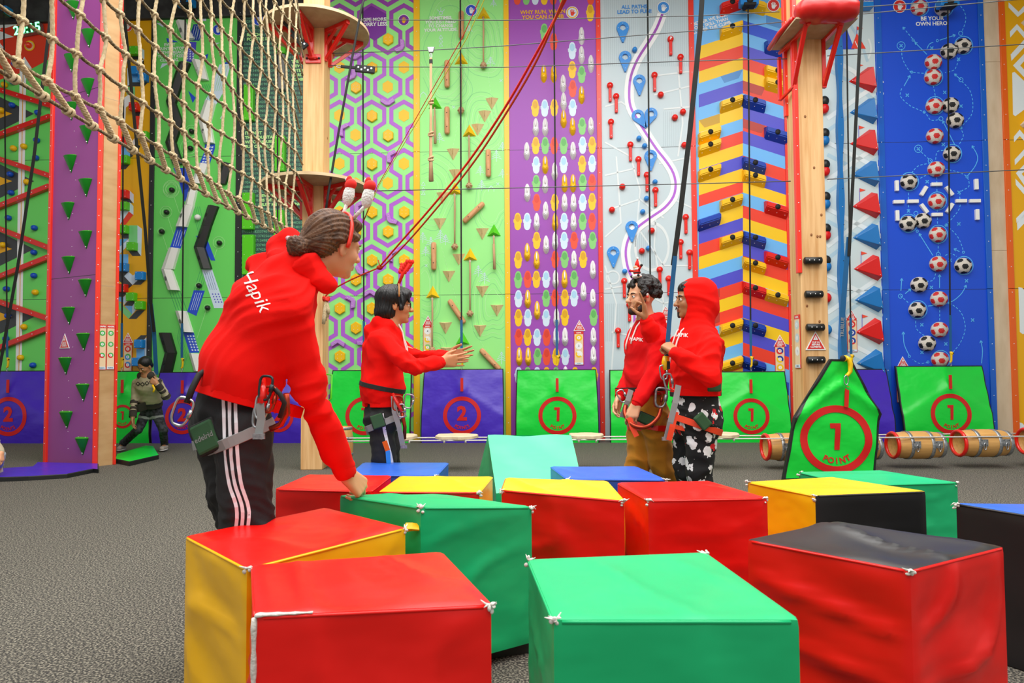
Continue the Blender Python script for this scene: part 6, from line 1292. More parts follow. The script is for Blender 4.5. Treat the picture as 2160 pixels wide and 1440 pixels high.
cable('rope', [P(*q) for q in ((775, -30, 8.0), (762, 20, 8.0), (745, 110, 8.0), (714, 280, 7.95), (692, 410, 7.9), (684, 470, 7.9))], .014, 'strap_black', 'dark rope hanging past the platforms of the left post', 'rope')
for pts, m, r0, r1, lab in (([(1203, -20), (1130, 115), (1062, 232), (985, 345), (905, 443), (850, 505), (800, 563)], 'red_rope', .013, .010, 'red rope sagging from upper right to the left post, upper strand'), ([(1196, -20), (1135, 122), (1070, 235), (995, 348), (912, 450), (855, 515), (803, 567)], 'orange_rope', .011, .009, 'red rope sagging from upper right to the left post, lower strand')):
    n_ = len(pts); P3 = smooth_path([P(x, y, 5.2+(8.1-5.2)*(i/(n_-1))**.8) for i, (x, y) in enumerate(pts)], 5); P3 = [rise(P3)]+P3; c = P3[1]; t = MB(); K = len(P3)
    t.tube([q-c for q in P3], [r0+(r1-r0)*i/(K-1) for i in range(K)], m, 8)
    e = [P(800, 564, 8.1), P(740, 590 if 'upper' in lab else 606, 8.15), P(700, 612 if 'upper' in lab else 622, 8.2), P(684, 628, 8.25)]
    t.tube([q-c for q in smooth_path(e, 4)], .009, m, 8); t.ball(P(801, 564, 8.1)-c, (.04, .03, .03), m, None, 8, 6); t.tube([P(801, 562, 8.1)-c, P(798, 548, 8.1)-c], .007, m, 6)
    t.build('climbing_rope', M=Matrix.Translation(c), label=lab, cat='rope')
c = P(688, 632, 8.2); t = MB(); rc = random.Random(5)
for k in range(4): a = k*1.1; t.tube([Vector((.03*math.cos(a)*f, .02*math.sin(a), -.28*f*(.6+.15*k))) for f in (0, .3, .7, 1)], [.012, .022, .026, .02], 'rope', 8)
for k in range(3): t.tube([(.035*math.cos(a), .03*math.sin(a), .01*k+.012*math.sin(2*a)) for a in [2*math.pi*j/12 for j in range(12)]], .013, 'red_rope', 6, True)
t.build('rope_knot', M=Matrix.Translation(c), label='bundle of rope ends tied to the left post with red cord', cat='rope')
for pts, m, lab in (([(1030, -20, 6), (985, 80, 6.4), (905, 215, 7), (800, 390, 7.8), (768, 465, 8)], 'yellow_rope', 'thin yellow cord slanting across the trail panel'), ([(1020, -20, 6), (975, 80, 6.4), (897, 215, 7), (795, 395, 7.8), (765, 470, 8)], 'red_rope', 'thin dark red cord beside the yellow one')):
    P3 = [P(*q) for q in pts]; cable('cord', [rise(P3)]+P3, .004, m, lab, 'cord')
# ---------------------------------------------------------------- the rope net (runs away from the viewer to the left post)
NX = -2.45; net = empty('climbing_net', Matrix.Translation((NX, 3.3, 2.6)), 'knotted rope net stretching across the upper left to the timber post', 'net'); n0 = Vector((NX, 3.3, 2.6))
rn = random.Random(11); VY_ = [3.164+.212*k for k in range(22)]; HZ = [2.76, 2.985, 3.215, 3.445, 3.675, 3.905, 4.135, 4.365, 4.595, 4.825, 5.055, 5.285, 5.515]
def nodep(Y, j): 
    w = .012*math.sin(Y*7+j*2.1); return Vector((NX+.02*math.sin(Y*3+j), Y+w+.01*math.sin(j*3+Y*5), HZ[j]+.012*math.sin(Y*5+j*1.3)))
def knot(t, q, r, m):
    for k in range(3):
        a0 = k*1.2; t.tube([q+Vector((r*1.5*math.sin(a+a0)*.8, r*1.9*math.cos(a), r*1.2*math.sin(a)+r*(k-1)*.9)) for a in [2*math.pi*j/10 for j in range(10)]], r*.72, m, 6, True)
for i, Y in enumerate(VY_):
    t = MB(); pts = []
    for j in range(len(HZ)):
        q = nodep(Y, j); pts.append(q-n0)
        if j < len(HZ)-1:
            q2 = nodep(Y, j+1); pts.append((q+q2)/2-n0+Vector((0, .010*math.sin(i*3.7+j*5.1), 0)))
    sp = smooth_path(pts, 6); t.tube(sp, .0112, 'rope', 9, lobes=3, twist=150, lob=.13)
    for j in range(len(HZ)): knot(t, nodep(Y, j)-n0, .0108, 'rope')
    t.build('upright_rope', net)
    # spliced tail down to the bottom line
    t = MB(); q = nodep(Y, 0); e = Vector((NX, Y+.14, 2.615+.03*abs(Y-5.6)/2.4)); 
    for k in range(3):
        t.tube([q.lerp(e, f)-n0+Vector((.012*math.cos(f*22+k*2.09), .012*math.sin(f*22+k*2.09), .004)) for f in [.12+.88*g/18 for g in range(19)]], .0095, 'rope', 6)
    for k in range(7): a = rn.uniform(0, 6.28); t.tube([q.lerp(e, .15)-n0, q.lerp(e, .12)-n0+Vector((.02*math.cos(a), .035*math.sin(a), rn.uniform(-.01, .03)))], [.005, .002], 'rope', 5)
    for k in range(2): t.tube([e-n0+Vector((.02*math.cos(a), .018*(k*2-1), .02*math.sin(a))) for a in [2*math.pi*j/10 for j in range(10)]], .009, 'rope', 6, True)
    t.build('spliced_tail', net)
for j in range(len(HZ)):
    t = MB(); pts = []
    Ys = [2.7, 2.95]+VY_+[7.78]
    for a, c in zip(Ys, Ys[1:]):
        q, q2 = nodep(a, j), nodep(c, j); pts += [q-n0, (q+q2)/2-n0+Vector((0, 0, -.008))]
    pts.append(nodep(Ys[-1], j)-n0+Vector((0, .1, -.02*j))); t.tube(smooth_path(pts, 5), .0105, 'rope_dark', 8, lobes=3, twist=170, lob=.12); t.build('cross_rope', net)
t = MB(); pts = [Vector((NX, Y, 2.615+.03*abs(Y-5.6)/2.4))-n0 for Y in [2.7+.2*k for k in range(28)]]; t.tube(pts, .0105, 'rope_dark', 8, lobes=3, twist=170, lob=.12); t.build('bottom_rope', net)
# ================================================================ people
def V3(*a): return Vector(a)
def cone(a, b, ra, rb, k=.02, sq=None, op='u'): return ('c', Vector(a), Vector(b), ra, rb, k, sq, op)
def ell(c, r, Rm=None, k=.02, op='u'): return ('e', Vector(c), Vector(r if isinstance(r, (tuple, list, Vector)) else (r, r, r)), Rm if Rm is not None else Matrix.Identity(3), 0, k, None, op)
def cut(c, n): return ('p', Vector(c), Vector(n).normalized(), 0, 0, 0, None, 'i')
def field(prims, h):
    lo = np.full(3, 1e9); hi = np.full(3, -1e9)
    for q in prims:
        if q[7] != 'u': continue
        if q[0] == 'c':
            f = max(1, q[6][1]) if q[6] else 1; r = max(q[3], q[4])*f
            for e in (q[1], q[2]): lo = np.minimum(lo, np.array(e)-r); hi = np.maximum(hi, np.array(e)+r)
        else: r = max(q[2]); lo = np.minimum(lo, np.array(q[1])-r); hi = np.maximum(hi, np.array(q[1])+r)
    lo -= 4*h; hi += 4*h; n = np.ceil((hi-lo)/h).astype(int)+1
    ax = [lo[i]+h*np.arange(n[i]) for i in range(3)]; F = np.full(n, .2, np.float32)
    for q in prims:
        ty, a, b_, ra, rb, k, sq, op = q
        if ty == 'p':
            D = (ax[0][:, None, None]-a.x)*b_.x+(ax[1][None, :, None]-a.y)*b_.y+(ax[2][None, None, :]-a.z)*b_.z; F = np.maximum(F, D.astype(np.float32)); continue
        if ty == 'c':
            f = max(1, sq[1]) if sq else 1; r = max(ra, rb)*f+k+4*h; l_ = np.minimum(np.array(a), np.array(b_))-r; u_ = np.maximum(np.array(a), np.array(b_))+r
        else: r = max(b_)+k+4*h; l_ = np.array(a)-r; u_ = np.array(a)+r
        i0 = np.clip(np.floor((l_-lo)/h).astype(int), 0, n); i1 = np.clip(np.ceil((u_-lo)/h).astype(int)+1, 0, n); sl = tuple(slice(i0[i], i1[i]) for i in range(3))
        X = ax[0][sl[0]][:, None, None]; Y = ax[1][sl[1]][None, :, None]; Z = ax[2][sl[2]][None, None, :]
        if ty == 'c':
            ab = b_-a; L2 = max(ab.length_squared, 1e-9); px, py, pz = X-a.x, Y-a.y, Z-a.z; t = np.clip((px*ab.x+py*ab.y+pz*ab.z)/L2, 0, 1); vx, vy, vz = px-t*ab.x, py-t*ab.y, pz-t*ab.z
            if sq:
                nn, f = sq; nn = Vector(nn).normalized(); cm = (vx*nn.x+vy*nn.y+vz*nn.z)*(1-1/f); vx, vy, vz = vx-nn.x*cm, vy-nn.y*cm, vz-nn.z*cm
            D = np.sqrt(vx*vx+vy*vy+vz*vz)-(ra+(rb-ra)*t)
        else:
            Rm = ra.transposed(); px, py, pz = X-a.x, Y-a.y, Z-a.z; q_ = [(Rm[i][0]*px+Rm[i][1]*py+Rm[i][2]*pz) for i in range(3)]
            k0 = np.sqrt(sum((q_[i]/b_[i])**2 for i in range(3))); k1 = np.sqrt(sum((q_[i]/b_[i]**2)**2 for i in range(3))); D = k0*(k0-1)/np.maximum(k1, 1e-6)
        S_ = F[sl]
        if op == 'u': hh = np.clip(.5+.5*(S_-D)/k, 0, 1); F[sl] = S_*(1-hh)+D*hh-k*hh*(1-hh)
        else: hh = np.clip(.5-.5*(S_+D)/k, 0, 1); F[sl] = S_*(1-hh)+(-D)*hh+k*hh*(1-hh)
    return F, lo
def nets(F, lo, h):
    s = F < 0; nx, ny, nz = F.shape; c = [s[i:nx-1+i, j:ny-1+j, k:nz-1+k] for i in (0, 1) for j in (0, 1) for k in (0, 1)]
    cnt = sum(x.astype(np.int8) for x in c); act = (cnt > 0) & (cnt < 8); I, J, K = np.nonzero(act); idx = np.full(act.shape, -1, np.int32); idx[I, J, K] = np.arange(len(I))
    cn = [(i, j, k) for i in (0, 1) for j in (0, 1) for k in (0, 1)]; val = np.stack([F[I+i, J+j, K+k] for i, j, k in cn], 1); acc = np.zeros((len(I), 3)); num = np.zeros(len(I))
    for a in range(8):
        for b_ in range(a+1, 8):
            if sum(abs(cn[a][q]-cn[b_][q]) for q in range(3)) != 1: continue
            va, vb = val[:, a], val[:, b_]; m = (va < 0) != (vb < 0); t = np.where(m, va/np.where(m, va-vb, 1), 0)
            pa = np.array(cn[a]); pb = np.array(cn[b_]); acc += np.where(m[:, None], pa+(pb-pa)*t[:, None], 0); num += m
    vs = (acc/num[:, None]+np.stack([I, J, K], 1))*h+lo; fs = []
    for d in range(3):
        e = [slice(0, -1) if q == d else slice(1, -1) for q in range(3)]; e2 = [slice(1, None) if q == d else slice(1, -1) for q in range(3)]
        A_, B_ = s[tuple(e)], s[tuple(e2)]; i, j, k = np.nonzero(A_ != B_); sg = A_[i, j, k]; o = [i, j, k]; o = [o[q]+(0 if q == d else 1) for q in range(3)]
        u, v = (d+1) % 3, (d+2) % 3
        def g(du, dv): p_ = [o[0].copy(), o[1].copy(), o[2].copy()]; p_[u] = p_[u]-du; p_[v] = p_[v]-dv; return idx[p_[0], p_[1], p_[2]]
        q = np.stack([g(1, 1), g(0, 1), g(0, 0), g(1, 0)], 1); q[~sg] = q[~sg][:, ::-1]; fs.append(q)
    return vs, np.concatenate(fs)
def relax(vs, fs, it=2, lam=.5):
    n = len(vs); e = np.concatenate([fs[:, [0, 1]], fs[:, [1, 2]], fs[:, [2, 3]], fs[:, [3, 0]]]); deg = np.bincount(e[:, 0], minlength=n)+np.bincount(e[:, 1], minlength=n)
    for _ in range(it):
        acc = np.stack([np.bincount(e[:, 0], vs[e[:, 1], q], n)+np.bincount(e[:, 1], vs[e[:, 0], q], n) for q in range(3)], 1); vs = vs+(acc/np.maximum(deg, 1)[:, None]-vs)*lam
    return vs
def vnorm(vs, fs):
    d1 = vs[fs[:, 2]]-vs[fs[:, 0]]; d2 = vs[fs[:, 3]]-vs[fs[:, 1]]; fn = np.cross(d1, d2); n = np.zeros_like(vs)
    for k in range(4):
        for q in range(3): n[:, q] += np.bincount(fs[:, k], fn[:, q], len(vs))
    return n/np.maximum(np.linalg.norm(n, axis=1), 1e-12)[:, None]
def folds(vs, fs, amp, seed, joints=(), base=.35, sc=1.0, rad=.13):
    r = np.random.RandomState(seed); n = vnorm(vs, fs); x = vs*sc; w = x.copy()
    for _ in range(2):
        k = r.normal(size=(3, 3))*7; ph = r.uniform(0, 6.28, 3); w = w+.045*np.sin(w@k+ph)
    d = np.zeros(len(vs))
    for i in range(5):
        k = r.normal(size=3); k[2] *= 1.6; k *= (14+9*i)/np.linalg.norm(k); d += (1-2*np.abs(np.sin(w@k+r.uniform(0, 6))))*(1/(1+.45*i))
    d /= 2.2; m = np.full(len(vs), base)
    for j in joints: m += np.exp(-((vs-np.array(j))**2).sum(1)/rad**2)
    return vs+n*(d*np.minimum(m, 1.3)*amp)[:, None]
def mesh_obj(name, vs, fs, m, parent, o, paints=(), label=None):
    me = bpy.data.meshes.new(name); nv, nf = len(vs), len(fs); me.vertices.add(nv); me.vertices.foreach_set('co', (vs-np.array(o)).ravel()); me.loops.add(nf*4); me.loops.foreach_set('vertex_index', fs.ravel().astype(np.int32))
    me.polygons.add(nf); me.polygons.foreach_set('loop_start', np.arange(nf, dtype=np.int32)*4); me.materials.append(MATS[m]); mi = np.zeros(nf, np.int32)
    fc = vs[fs].mean(1)
    for i, (pm, c, r, Rm) in enumerate(paints):
        me.materials.append(MATS[pm]); q = (fc-np.array(c))@np.array(Rm); mi[((q/np.array(r))**2).sum(1) < 1] = i+1
    me.polygons.foreach_set('material_index', mi); me.polygons.foreach_set('use_smooth', np.ones(nf, bool)); me.update(calc_edges=True); me.validate()
    ob = bpy.data.objects.new(name, me); COL.objects.link(ob); ob.parent = parent
    if label: ob['label'] = label
    return ob
def solid(name, prims, h, m, parent, o, it=2, fold=None, paints=(), label=None):
    F, lo = field(prims, h); vs, fs = nets(F, lo, h); vs = relax(vs, fs, it)
    if fold: vs = folds(vs, fs, *fold)
    ob = mesh_obj(name, vs, fs, m, parent, o, paints, label)
    return ob, BVHTree.FromPolygons([tuple(v) for v in vs], [tuple(int(i) for i in f) for f in fs])
def hand(pr, w, f, n, sd, curls, thumb=(.75, .6, .25), spread=.12, z=1.0, tb=0.35):
    f = f.normalized(); n = (n-f*n.dot(f)).normalized(); s = f.cross(n) if sd == 'R' else n.cross(f)
    offs = (.031, .0105, -.0105, -.030); root = (.088, .092, .087, .078); Ls = ((.043, .026, .021), (.047, .030, .022), (.043, .028, .021), (.034, .021, .019)); Rr = (.0092, .0094, .009, .0078)
    for i in range(4):
        r0 = w+(s*offs[i]+f*root[i])*z; pr.append(cone(w+s*offs[i]*.55*z+f*.006, r0, .0175*z, .0125*z, .012))
        p_ = r0; ang = 0; c = curls[i] if isinstance(curls[i], (tuple, list)) else (curls[i], curls[i]*1.1, curls[i]*.8)
        for j in range(3):
            ang += R(c[j]); d = (f*math.cos(ang)+n*math.sin(ang)+s*(spread*(1.5-i)*.35)*max(0, math.cos(ang))).normalized(); q = p_+d*Ls[i][j]*z
            pr.append(cone(p_, q, Rr[i]*z*(1-.1*j), Rr[i]*z*(.92-.12*j), .004)); p_ = q
    t0 = w+(f*.016+s*.022+n*.006)*z; d1 = (f*thumb[0]+s*thumb[1]+n*thumb[2]).normalized(); t1 = t0+d1*.046*z; d2 = (f*(thumb[0]+.25)+s*(thumb[1]-tb)+n*(thumb[2]+.15)).normalized(); t2 = t1+d2*.032*z; t3 = t2+(d2+f*.1).normalized()*.026*z
    pr += [cone(t0, t1, .0165*z, .0125*z, .012), cone(t1, t2, .0115*z, .0102*z, .004), cone(t2, t3, .0102*z, .008*z, .004)]
def head(pr, C, fwd, up, z=1.0, nose=1.0, jaw=1.0):
    x = Vector(fwd).normalized(); y = Vector(up).cross(x).normalized(); u = x.cross(y).normalized(); Rm = Matrix((x, y, u)).transposed()
    L = lambda a, b_, c: C+(x*a+y*b_+u*c)*z
    E = lambda c, r, k=.012, op='u': pr.append(ell(L(*c), [q*z for q in r], Rm, k*z, op))
    E((-.012, 0, .034), (.098, .077, .087)); E((.022, 0, -.03), (.070, .062, .086), .02); E((.035, 0, -.082), (.046*jaw, .046*jaw, .030), .02); E((.072, 0, -.101), (.020, .022, .017), .015)
    E((.076, .0, .020), (.018, .048, .012), .014)
    for s_ in (1, -1):
        E((.055, .036*s_, -.030), (.030, .024, .026), .015); E((.094, .031*s_, -.001), (.013, .016, .011), .008, 's'); E((.079, .030*s_, .0), (.0125, .0135, .0125), .004)
        E((.082, .031*s_, .0085), (.0125, .0155, .0045), .003); E((.103, .012*s_, -.036), (.010, .009, .008), .006)
        E((-.004, .077*s_, -.012), (.017, .009, .031), .006); E((.002, .086*s_, -.012), (.009, .006, .019), .003, 's')
    pr.append(cone(L(.087, 0, .006), L(.112*nose, 0, -.033), .0085*z, .0125*z, .010)); 
    E((.087, 0, -.064), (.013, .024, .0062), .005); E((.086, 0, -.075), (.013, .021, .0068), .005); E((.1, 0, -.0695), (.012, .02, .0016), .002, 's')
    return L, Rm, x, y, u
def face_bits(root, o, L, Rm, z=1.0, brow='hair_black', smile=True, eyes=True):
    for s_ in (1, -1):
        t = MB(); c = L(.0815, .0305*s_, .0)-o; X = Matrix.Translation(c) @ Rm.to_4x4(); t.ball((0, 0, 0), .0125*z, 'eye_white', X, 12, 10); t.ball((.0085*z, 0, .0), (.0052*z, .0062*z, .0062*z), 'eye_dark', X, 10, 8); t.build('eye', root)
        t = MB(); t.tube([L(.094, .013*s_, .018)-o, L(.0965, .025*s_, .0235)-o, L(.091, .038*s_, .0235)-o, L(.081, .049*s_, .018)-o], [.003*z, .0042*z, .0038*z, .002*z], brow, 6); t.build('eyebrow', root)
def wrap(t, bvh, c, axis, w, th, m, rmax=.5, n=40, outward=True, lift=.002, fallback=.1):
    axis = Vector(axis).normalized(); a = axis.orthogonal().normalized(); b_ = axis.cross(a); pts = []
    for k in range(n):
        an = 2*math.pi*k/n; d = a*math.cos(an)+b_*math.sin(an)
        if outward: h_ = bvh.ray_cast(c, d, rmax)
        else: h_ = bvh.ray_cast(c+d*rmax, -d, rmax)
        pts.append((h_[0]-c).length if h_[0] is not None else None)
    val = [p_ for p_ in pts if p_]; med = sorted(val)[len(val)//2] if val else fallback
    rs = [min(p_, med*1.7) if p_ else med for p_ in pts]; rs = [(rs[k-1]+2*rs[k]+rs[(k+1) % n])/4 for k in range(n)]
    rs = [max(rs[k], (pts[k] or 0) if (pts[k] or 0) < med*1.7 else 0)+lift for k in range(n)]
    vs = []
    for k in range(n):
        an = 2*math.pi*k/n; d = a*math.cos(an)+b_*math.sin(an)
        for dr, dz in ((0, -w/2), (th, -w/2*.9), (th, w/2*.9), (0, w/2)): vs.append(c+d*(rs[k]+dr)+axis*dz)
    t.add(vs, [(k*4+j, ((k+1) % n)*4+j, ((k+1) % n)*4+(j+1) % 4, k*4+(j+1) % 4) for k in range(n) for j in range(4)], m, False); return lambda an: c+(a*math.cos(an)+b_*math.sin(an))*(rs[int(an/6.2832*n) % n]+th)
def on_surf(bvh, x, y, back=0.0):
    h_ = bvh.ray_cast(CO, ray(x, y)); return (h_[0], h_[1]) if h_[0] is not None else (None, None)
def surf_band(t, bvh, pts, w, m, th=.003, sub=6):
    P_ = [tuple(v[:2]) for v in smooth_path([(a, b_, 0) for a, b_ in pts], sub)]; q = [on_surf(bvh, *p_) for p_ in P_]; q = [(a, b_ if b_.dot(a-CO) < 0 else -b_) for a, b_ in q if a is not None]
    if len(q) > 1: t.ribbon([a+b_*.0015 for a, b_ in q], [b_ for a, b_ in q], w, th, m)
def surf_text(t, bvh, s, x, y, size, m, rot=0, sx=1, bold=.02, lift=.003, shear=0):
    v, f = text_mesh(s, bold); v, f = fine(v, f, .22); out = []; c, s_ = math.cos(rot), math.sin(rot); last = None
    for a, b_ in v:
        a = a*sx+shear*b_; X_, Y_ = x+size*(a*c-b_*s_), y-size*(a*s_+b_*c); p_, n_ = on_surf(bvh, X_, Y_)
        if p_ is None: p_ = last or P(X_, Y_, 3); n_ = -ray(X_, Y_)
        if n_.dot(p_-CO) > 0: n_ = -n_
        out.append(p_+n_*lift); last = p_
    t.add(out, f, m)
def carabiner(t, c, up, side, L=.1, W=.055, r=.0055, m='steel', gate=True):
    up = Vector(up).normalized(); side = Vector(side); side = (side-up*side.dot(up)).normalized(); pts = []
    for k in range(28):
        a = 2*math.pi*k/28; e = .6; x = W/2*math.copysign(abs(math.cos(a))**e, math.cos(a))*(1+.18*math.sin(a)); y = L/2*math.copysign(abs(math.sin(a))**e, math.sin(a)); pts.append(c+side*x+up*y)
    t.tube(pts, r, m, 8, True)
    if gate: t.tube([c+side*W*.46-up*L*.16, c+side*W*.5+up*L*.16], r*1.7, m, 8)
def hoodie_prims(J, s, fat=1.0, arm=1.0, hn=None):
    side = (J['shL']-J['shR']).normalized(); up = (J['chest']-J['waist']).normalized(); fw = J['fwd']; q = [cone(J['hem'], J['waist'], .134*fat, .137*fat, .04, (side, 1.28)), cone(J['waist'], J['chest'], .137*fat, .136*fat, .05, (side, 1.32)), cone(J['chest'], J['chest'].lerp(J['neck'], .55), .136*fat, .10*fat, .05, (side, 1.3)), cut(J['hem'], hn or (J['hem']-J['waist'])),
        cone(J['shL'].lerp(J['shR'], .1), J['shR'].lerp(J['shL'], .1), .072*fat, .072*fat, .05), cone(J['chest'].lerp(J['neck'], .6), J['neck'], .085, .068, .04)]
    for k in 'LR':
        sh, e, w = J['sh'+k], J['el'+k], J['wr'+k]; fwv = (w-e).normalized()
        q += [cone(sh, e, .070*arm, .060*arm, .035), cone(e, e.lerp(w, .75), .060*arm, .052*arm, .025), cone(e.lerp(w, .72), e.lerp(w, .9), .053*arm, .045*arm, .015), cone(e.lerp(w, .90), w, .040*arm, .036*arm, .006)]
    return q
def human(name, label, J, skin, h=.006, head_dir=None, head_up=(0, 0, 1), hz=1.0, top='hoodie_red', pants='pants_black', hood='down', hands=None, legs_vis=True, fat=1.0, arm=1.0, shoes=True, gh=.009, foldamp=.011, seed=1, smile=True, nose=1.0, leg=1.0, hem_n=None, brow='hair_black', leg_taper=None, toe=None):
    o = Vector((J['pelvis'].x, J['pelvis'].y, 0)); pr = []; fw = J['fwd'].normalized()
    L, Rm, x, y, u = head(pr, J['head'], head_dir or fw, head_up, hz, nose)
    side = (J['shL']-J['shR']).normalized()
    pr += [cone(L(-.02, 0, -.05), J['neck'], .056*hz, .060, .02), cone(J['neck'], J['chest'], .06, .09, .04, (side, 1.3)), cone(J['chest'], J['pelvis'], .095, .095, .04, (side, 1.3)), cone(J['shL'], J['shR'], .04, .04, .03)]
    for k in 'LR':
        pr += [cone(J['sh'+k], J['el'+k], .045, .036, .02), cone(J['el'+k], J['wr'+k], .036, .026, .015), cone(J['wr'+k]-(J['wr'+k]-J['el'+k]).normalized()*.06, J['wr'+k]+(J['wr'+k]-J['el'+k]).normalized()*.01, .027, .024, .01, None)]
        pr += [cone(J['pelvis'], J['hip'+k], .08, .07, .03), cone(J['hip'+k], J['kn'+k], .065, .045, .02), cone(J['kn'+k], J['an'+k], .045, .032, .02), cone(J['an'+k], J['an'+k]+(toe or fw)*.12-Vector((0, 0, .05)), .03, .022, .02)]
    if hands: hands(pr)
    root, _ = solid(name, pr, h, skin, None, o, 1, paints=[(('lip_dark' if skin in ('skin_d', 'skin_b') else 'lip'), L(.096, 0, -.0695), (.013*hz, .021*hz, .0098*hz), Rm)])
    root.location = o; root['label'] = label; root['category'] = 'person'
    face_bits(root, o, L, Rm, hz, brow)
    hn = hem_n or (J['hem']-J['waist']).normalized(); gp = hoodie_prims(J, 1, fat, arm, hn)
    if hood == 'down':
        up = (J['neck']-J['chest']).normalized(); n0_ = J['neck']
        gp += [cone(n0_+side*.085+up*.01, n0_+side*.05-fw*.075+up*.03, .036, .042, .03), cone(n0_+side*.05-fw*.075+up*.03, n0_-side*.05-fw*.075+up*.03, .042, .042, .03), cone(n0_-side*.085+up*.01, n0_-side*.05-fw*.075+up*.03, .036, .042, .03), ell(n0_-fw*.105-up*.03, (.06, .06, .055), None, .04), cone(n0_+side*.085+up*.01, n0_+fw*.06-up*.06, .034, .026, .03), cone(n0_-side*.085+up*.01, n0_+fw*.06-up*.06, .034, .026, .03)]
    elif hood == 'up':
        c = L(-.03, 0, .02); gp += [ell(c, (.135, .112, .135), Rm, .03), ell(L(-.07, 0, -.06), (.11, .10, .11), Rm, .05), cone(L(-.03, 0, -.08), J['neck'], .095, .10, .05), ell(L(-.10, 0, .06), (.07, .07, .08), Rm, .05), ell(L(.115, 0, -.03), (.085, .078, .125), Rm, .012, 's')]
    jts = [J['elL'], J['elR'], J['hem'], J['shL'], J['shR']]; name2 = 'hoodie' if 'hoodie' in top else 'sweater'
    g, gb = solid(name2, gp, gh, top, root, o, 2, (foldamp, seed, jts))
    t = MB(); wrap(t, gb, J['hem']-hn*.012, -hn, .045, .004, top, .6, outward=False, lift=-.002); t.build('hem_band', g, Matrix.Translation(-o))
    for k in 'LR':
        d = (J['wr'+k]-J['el'+k]).normalized(); t = MB(); c = J['wr'+k]-d*.005; a = d.orthogonal().normalized(); b_ = d.cross(a)
        t.tube([c-d*.05, c-d*.03, c-d*.004, c+d*.004, c+d*.004, c-d*.01], [.0425*arm, .0435*arm, .041*arm, .039*arm, .030, .028], top, 20, caps=False); t.build('cuff', g, Matrix.Translation(-o))
    lt = leg_taper or (.096, .078, .068, .060); pp = [cone(J['pelvis']+Vector((0, 0, .07)), J['pelvis']-Vector((0, 0, .04)), .118*fat, .13*leg, .04, (side, 1.3))]
    for k in 'LR': pp += [cone(J['hip'+k], J['kn'+k], lt[0]*leg, lt[1]*leg, .03), cone(J['kn'+k], J['an'+k]+Vector((0, 0, .01)), lt[2]*leg, lt[3]*leg, .03), cone(J['pelvis'], J['hip'+k], .12*leg, lt[0]*leg, .04)]
    pants_o, pb = solid('trousers', pp, gh, pants, root, o, 2, (foldamp*.9, seed+5, [J['knL'], J['knR'], J['hipL'], J['hipR'], J['anL'], J['anR']]))
    if shoes:
        for k in 'LR':
            f2 = (toe or fw); a = J['an'+k]; gz = a.z-.085; sp = [cone(Vector((a.x, a.y, gz+.045))-f2*.03, Vector((a.x, a.y, gz+.04))+f2*.13, .042, .034, .02, ((0, 0, 1), .9)), cone(a+Vector((0, 0, 0)), Vector((a.x, a.y, gz+.05)), .04, .045, .02), cut(Vector((a.x, a.y, gz+.004)), (0, 0, -1))]
            so, _ = solid('shoe', sp, .008, 'shoe_grey', root, o, 1); t = MB(); c = Vector((a.x, a.y, gz+.012))-o; 
            t.tube([c-f2*.06, c-f2*.03, c+f2*.13, c+f2*.155], [.02, .044, .038, .02], 'shoe_white', 12, flat=(1, .3)); t.build('sole', so)
    return dict(root=root, o=o, L=L, Rm=Rm, x=x, y=y, u=u, gb=gb, pb=pb, g=g, p=pants_o, side=side, fw=fw)
def put(t, name, H, parent=None):
    return t.build(name, parent or H['root'], Matrix.Translation(-H['o']))
def cords(H, J, a=.16, b_=.2, m='cord_white'):
    fw, side = H['fw'], H['side']; up = Vector((0, 0, 1))
    for s_, ln in ((1, a), (-1, b_)):
        st = J['neck']+fw*.075+side*.035*s_-up*.03; q = []
        for i in range(6):
            p_ = st+fw*.03-up*ln*i/5; h_ = H['gb'].ray_cast(p_+fw*.13, -fw); q.append((h_[0]+fw*.008) if h_[0] is not None else p_)
        t = MB(); t.tube([J['neck']+fw*.06+side*.04*s_+up*.02]+q, .0055, m, 6); put(t, 'drawstring', H, H['g'])
def harness(H, J, belt_c, belt_n, loops, belt='strap_grey', bw=.03):
    """a climbing belt, leg loops with pads, and gear; each is a part of the person"""
    if bw: t = MB(); wrap(t, H['gb'], belt_c, belt_n, bw, .005, 'harness_black', .55, outward=False, lift=-.001); put(t, 'harness_belt', H)
    for c, n in loops:
        t = MB(); wrap(t, H['pb'], c, n, .042, .005, belt, .3); put(t, 'leg_loop', H)
# ---------------------------------------------------------------- the leaning man in front
J = dict(fwd=Vector((.78, .62, 0)), pelvis=P(492, 872, 2.74), hem=P(492, 838, 2.73), waist=P(512, 775, 2.72), chest=P(572, 655, 2.74), neck=P(650, 562, 2.80), head=P(706, 518, 2.82), shR=P(622, 640, 2.63), shL=P(560, 568, 2.93), elR=P(652, 822, 2.68), wrR=P(731, 1001, 2.87), elL=P(590, 700, 3.1), wrL=P(540, 790, 2.98), hipR=P(512, 900, 2.68), hipL=P(470, 893, 2.82))
J['knR'] = Vector((P(522, 1000, 2.68).x, 2.69, .56)); J['knL'] = Vector((P(505, 1000, 2.84).x, 2.86, .56)); J['anR'] = Vector((J['knR'].x+.02, 2.66, .09)); J['anL'] = Vector((J['knL'].x+.01, 2.9, .09))
def hA(pr):
    w = J['wrR']; f = (P(790, 1052, 2.99)-w); hand(pr, w, f, Vector((-.6, .6, -.45)), 'R', [(34, 58, 38), (38, 60, 38), (42, 60, 38), (46, 62, 38)], (.8, .3, .5), .12, 1.2)
    w = J['wrL']; hand(pr, w, w-J['elL'], Vector((.5, -.5, 0)), 'L',  [(25, 30, 20)]*4)
hd = Vector((.68, .72, -.12))
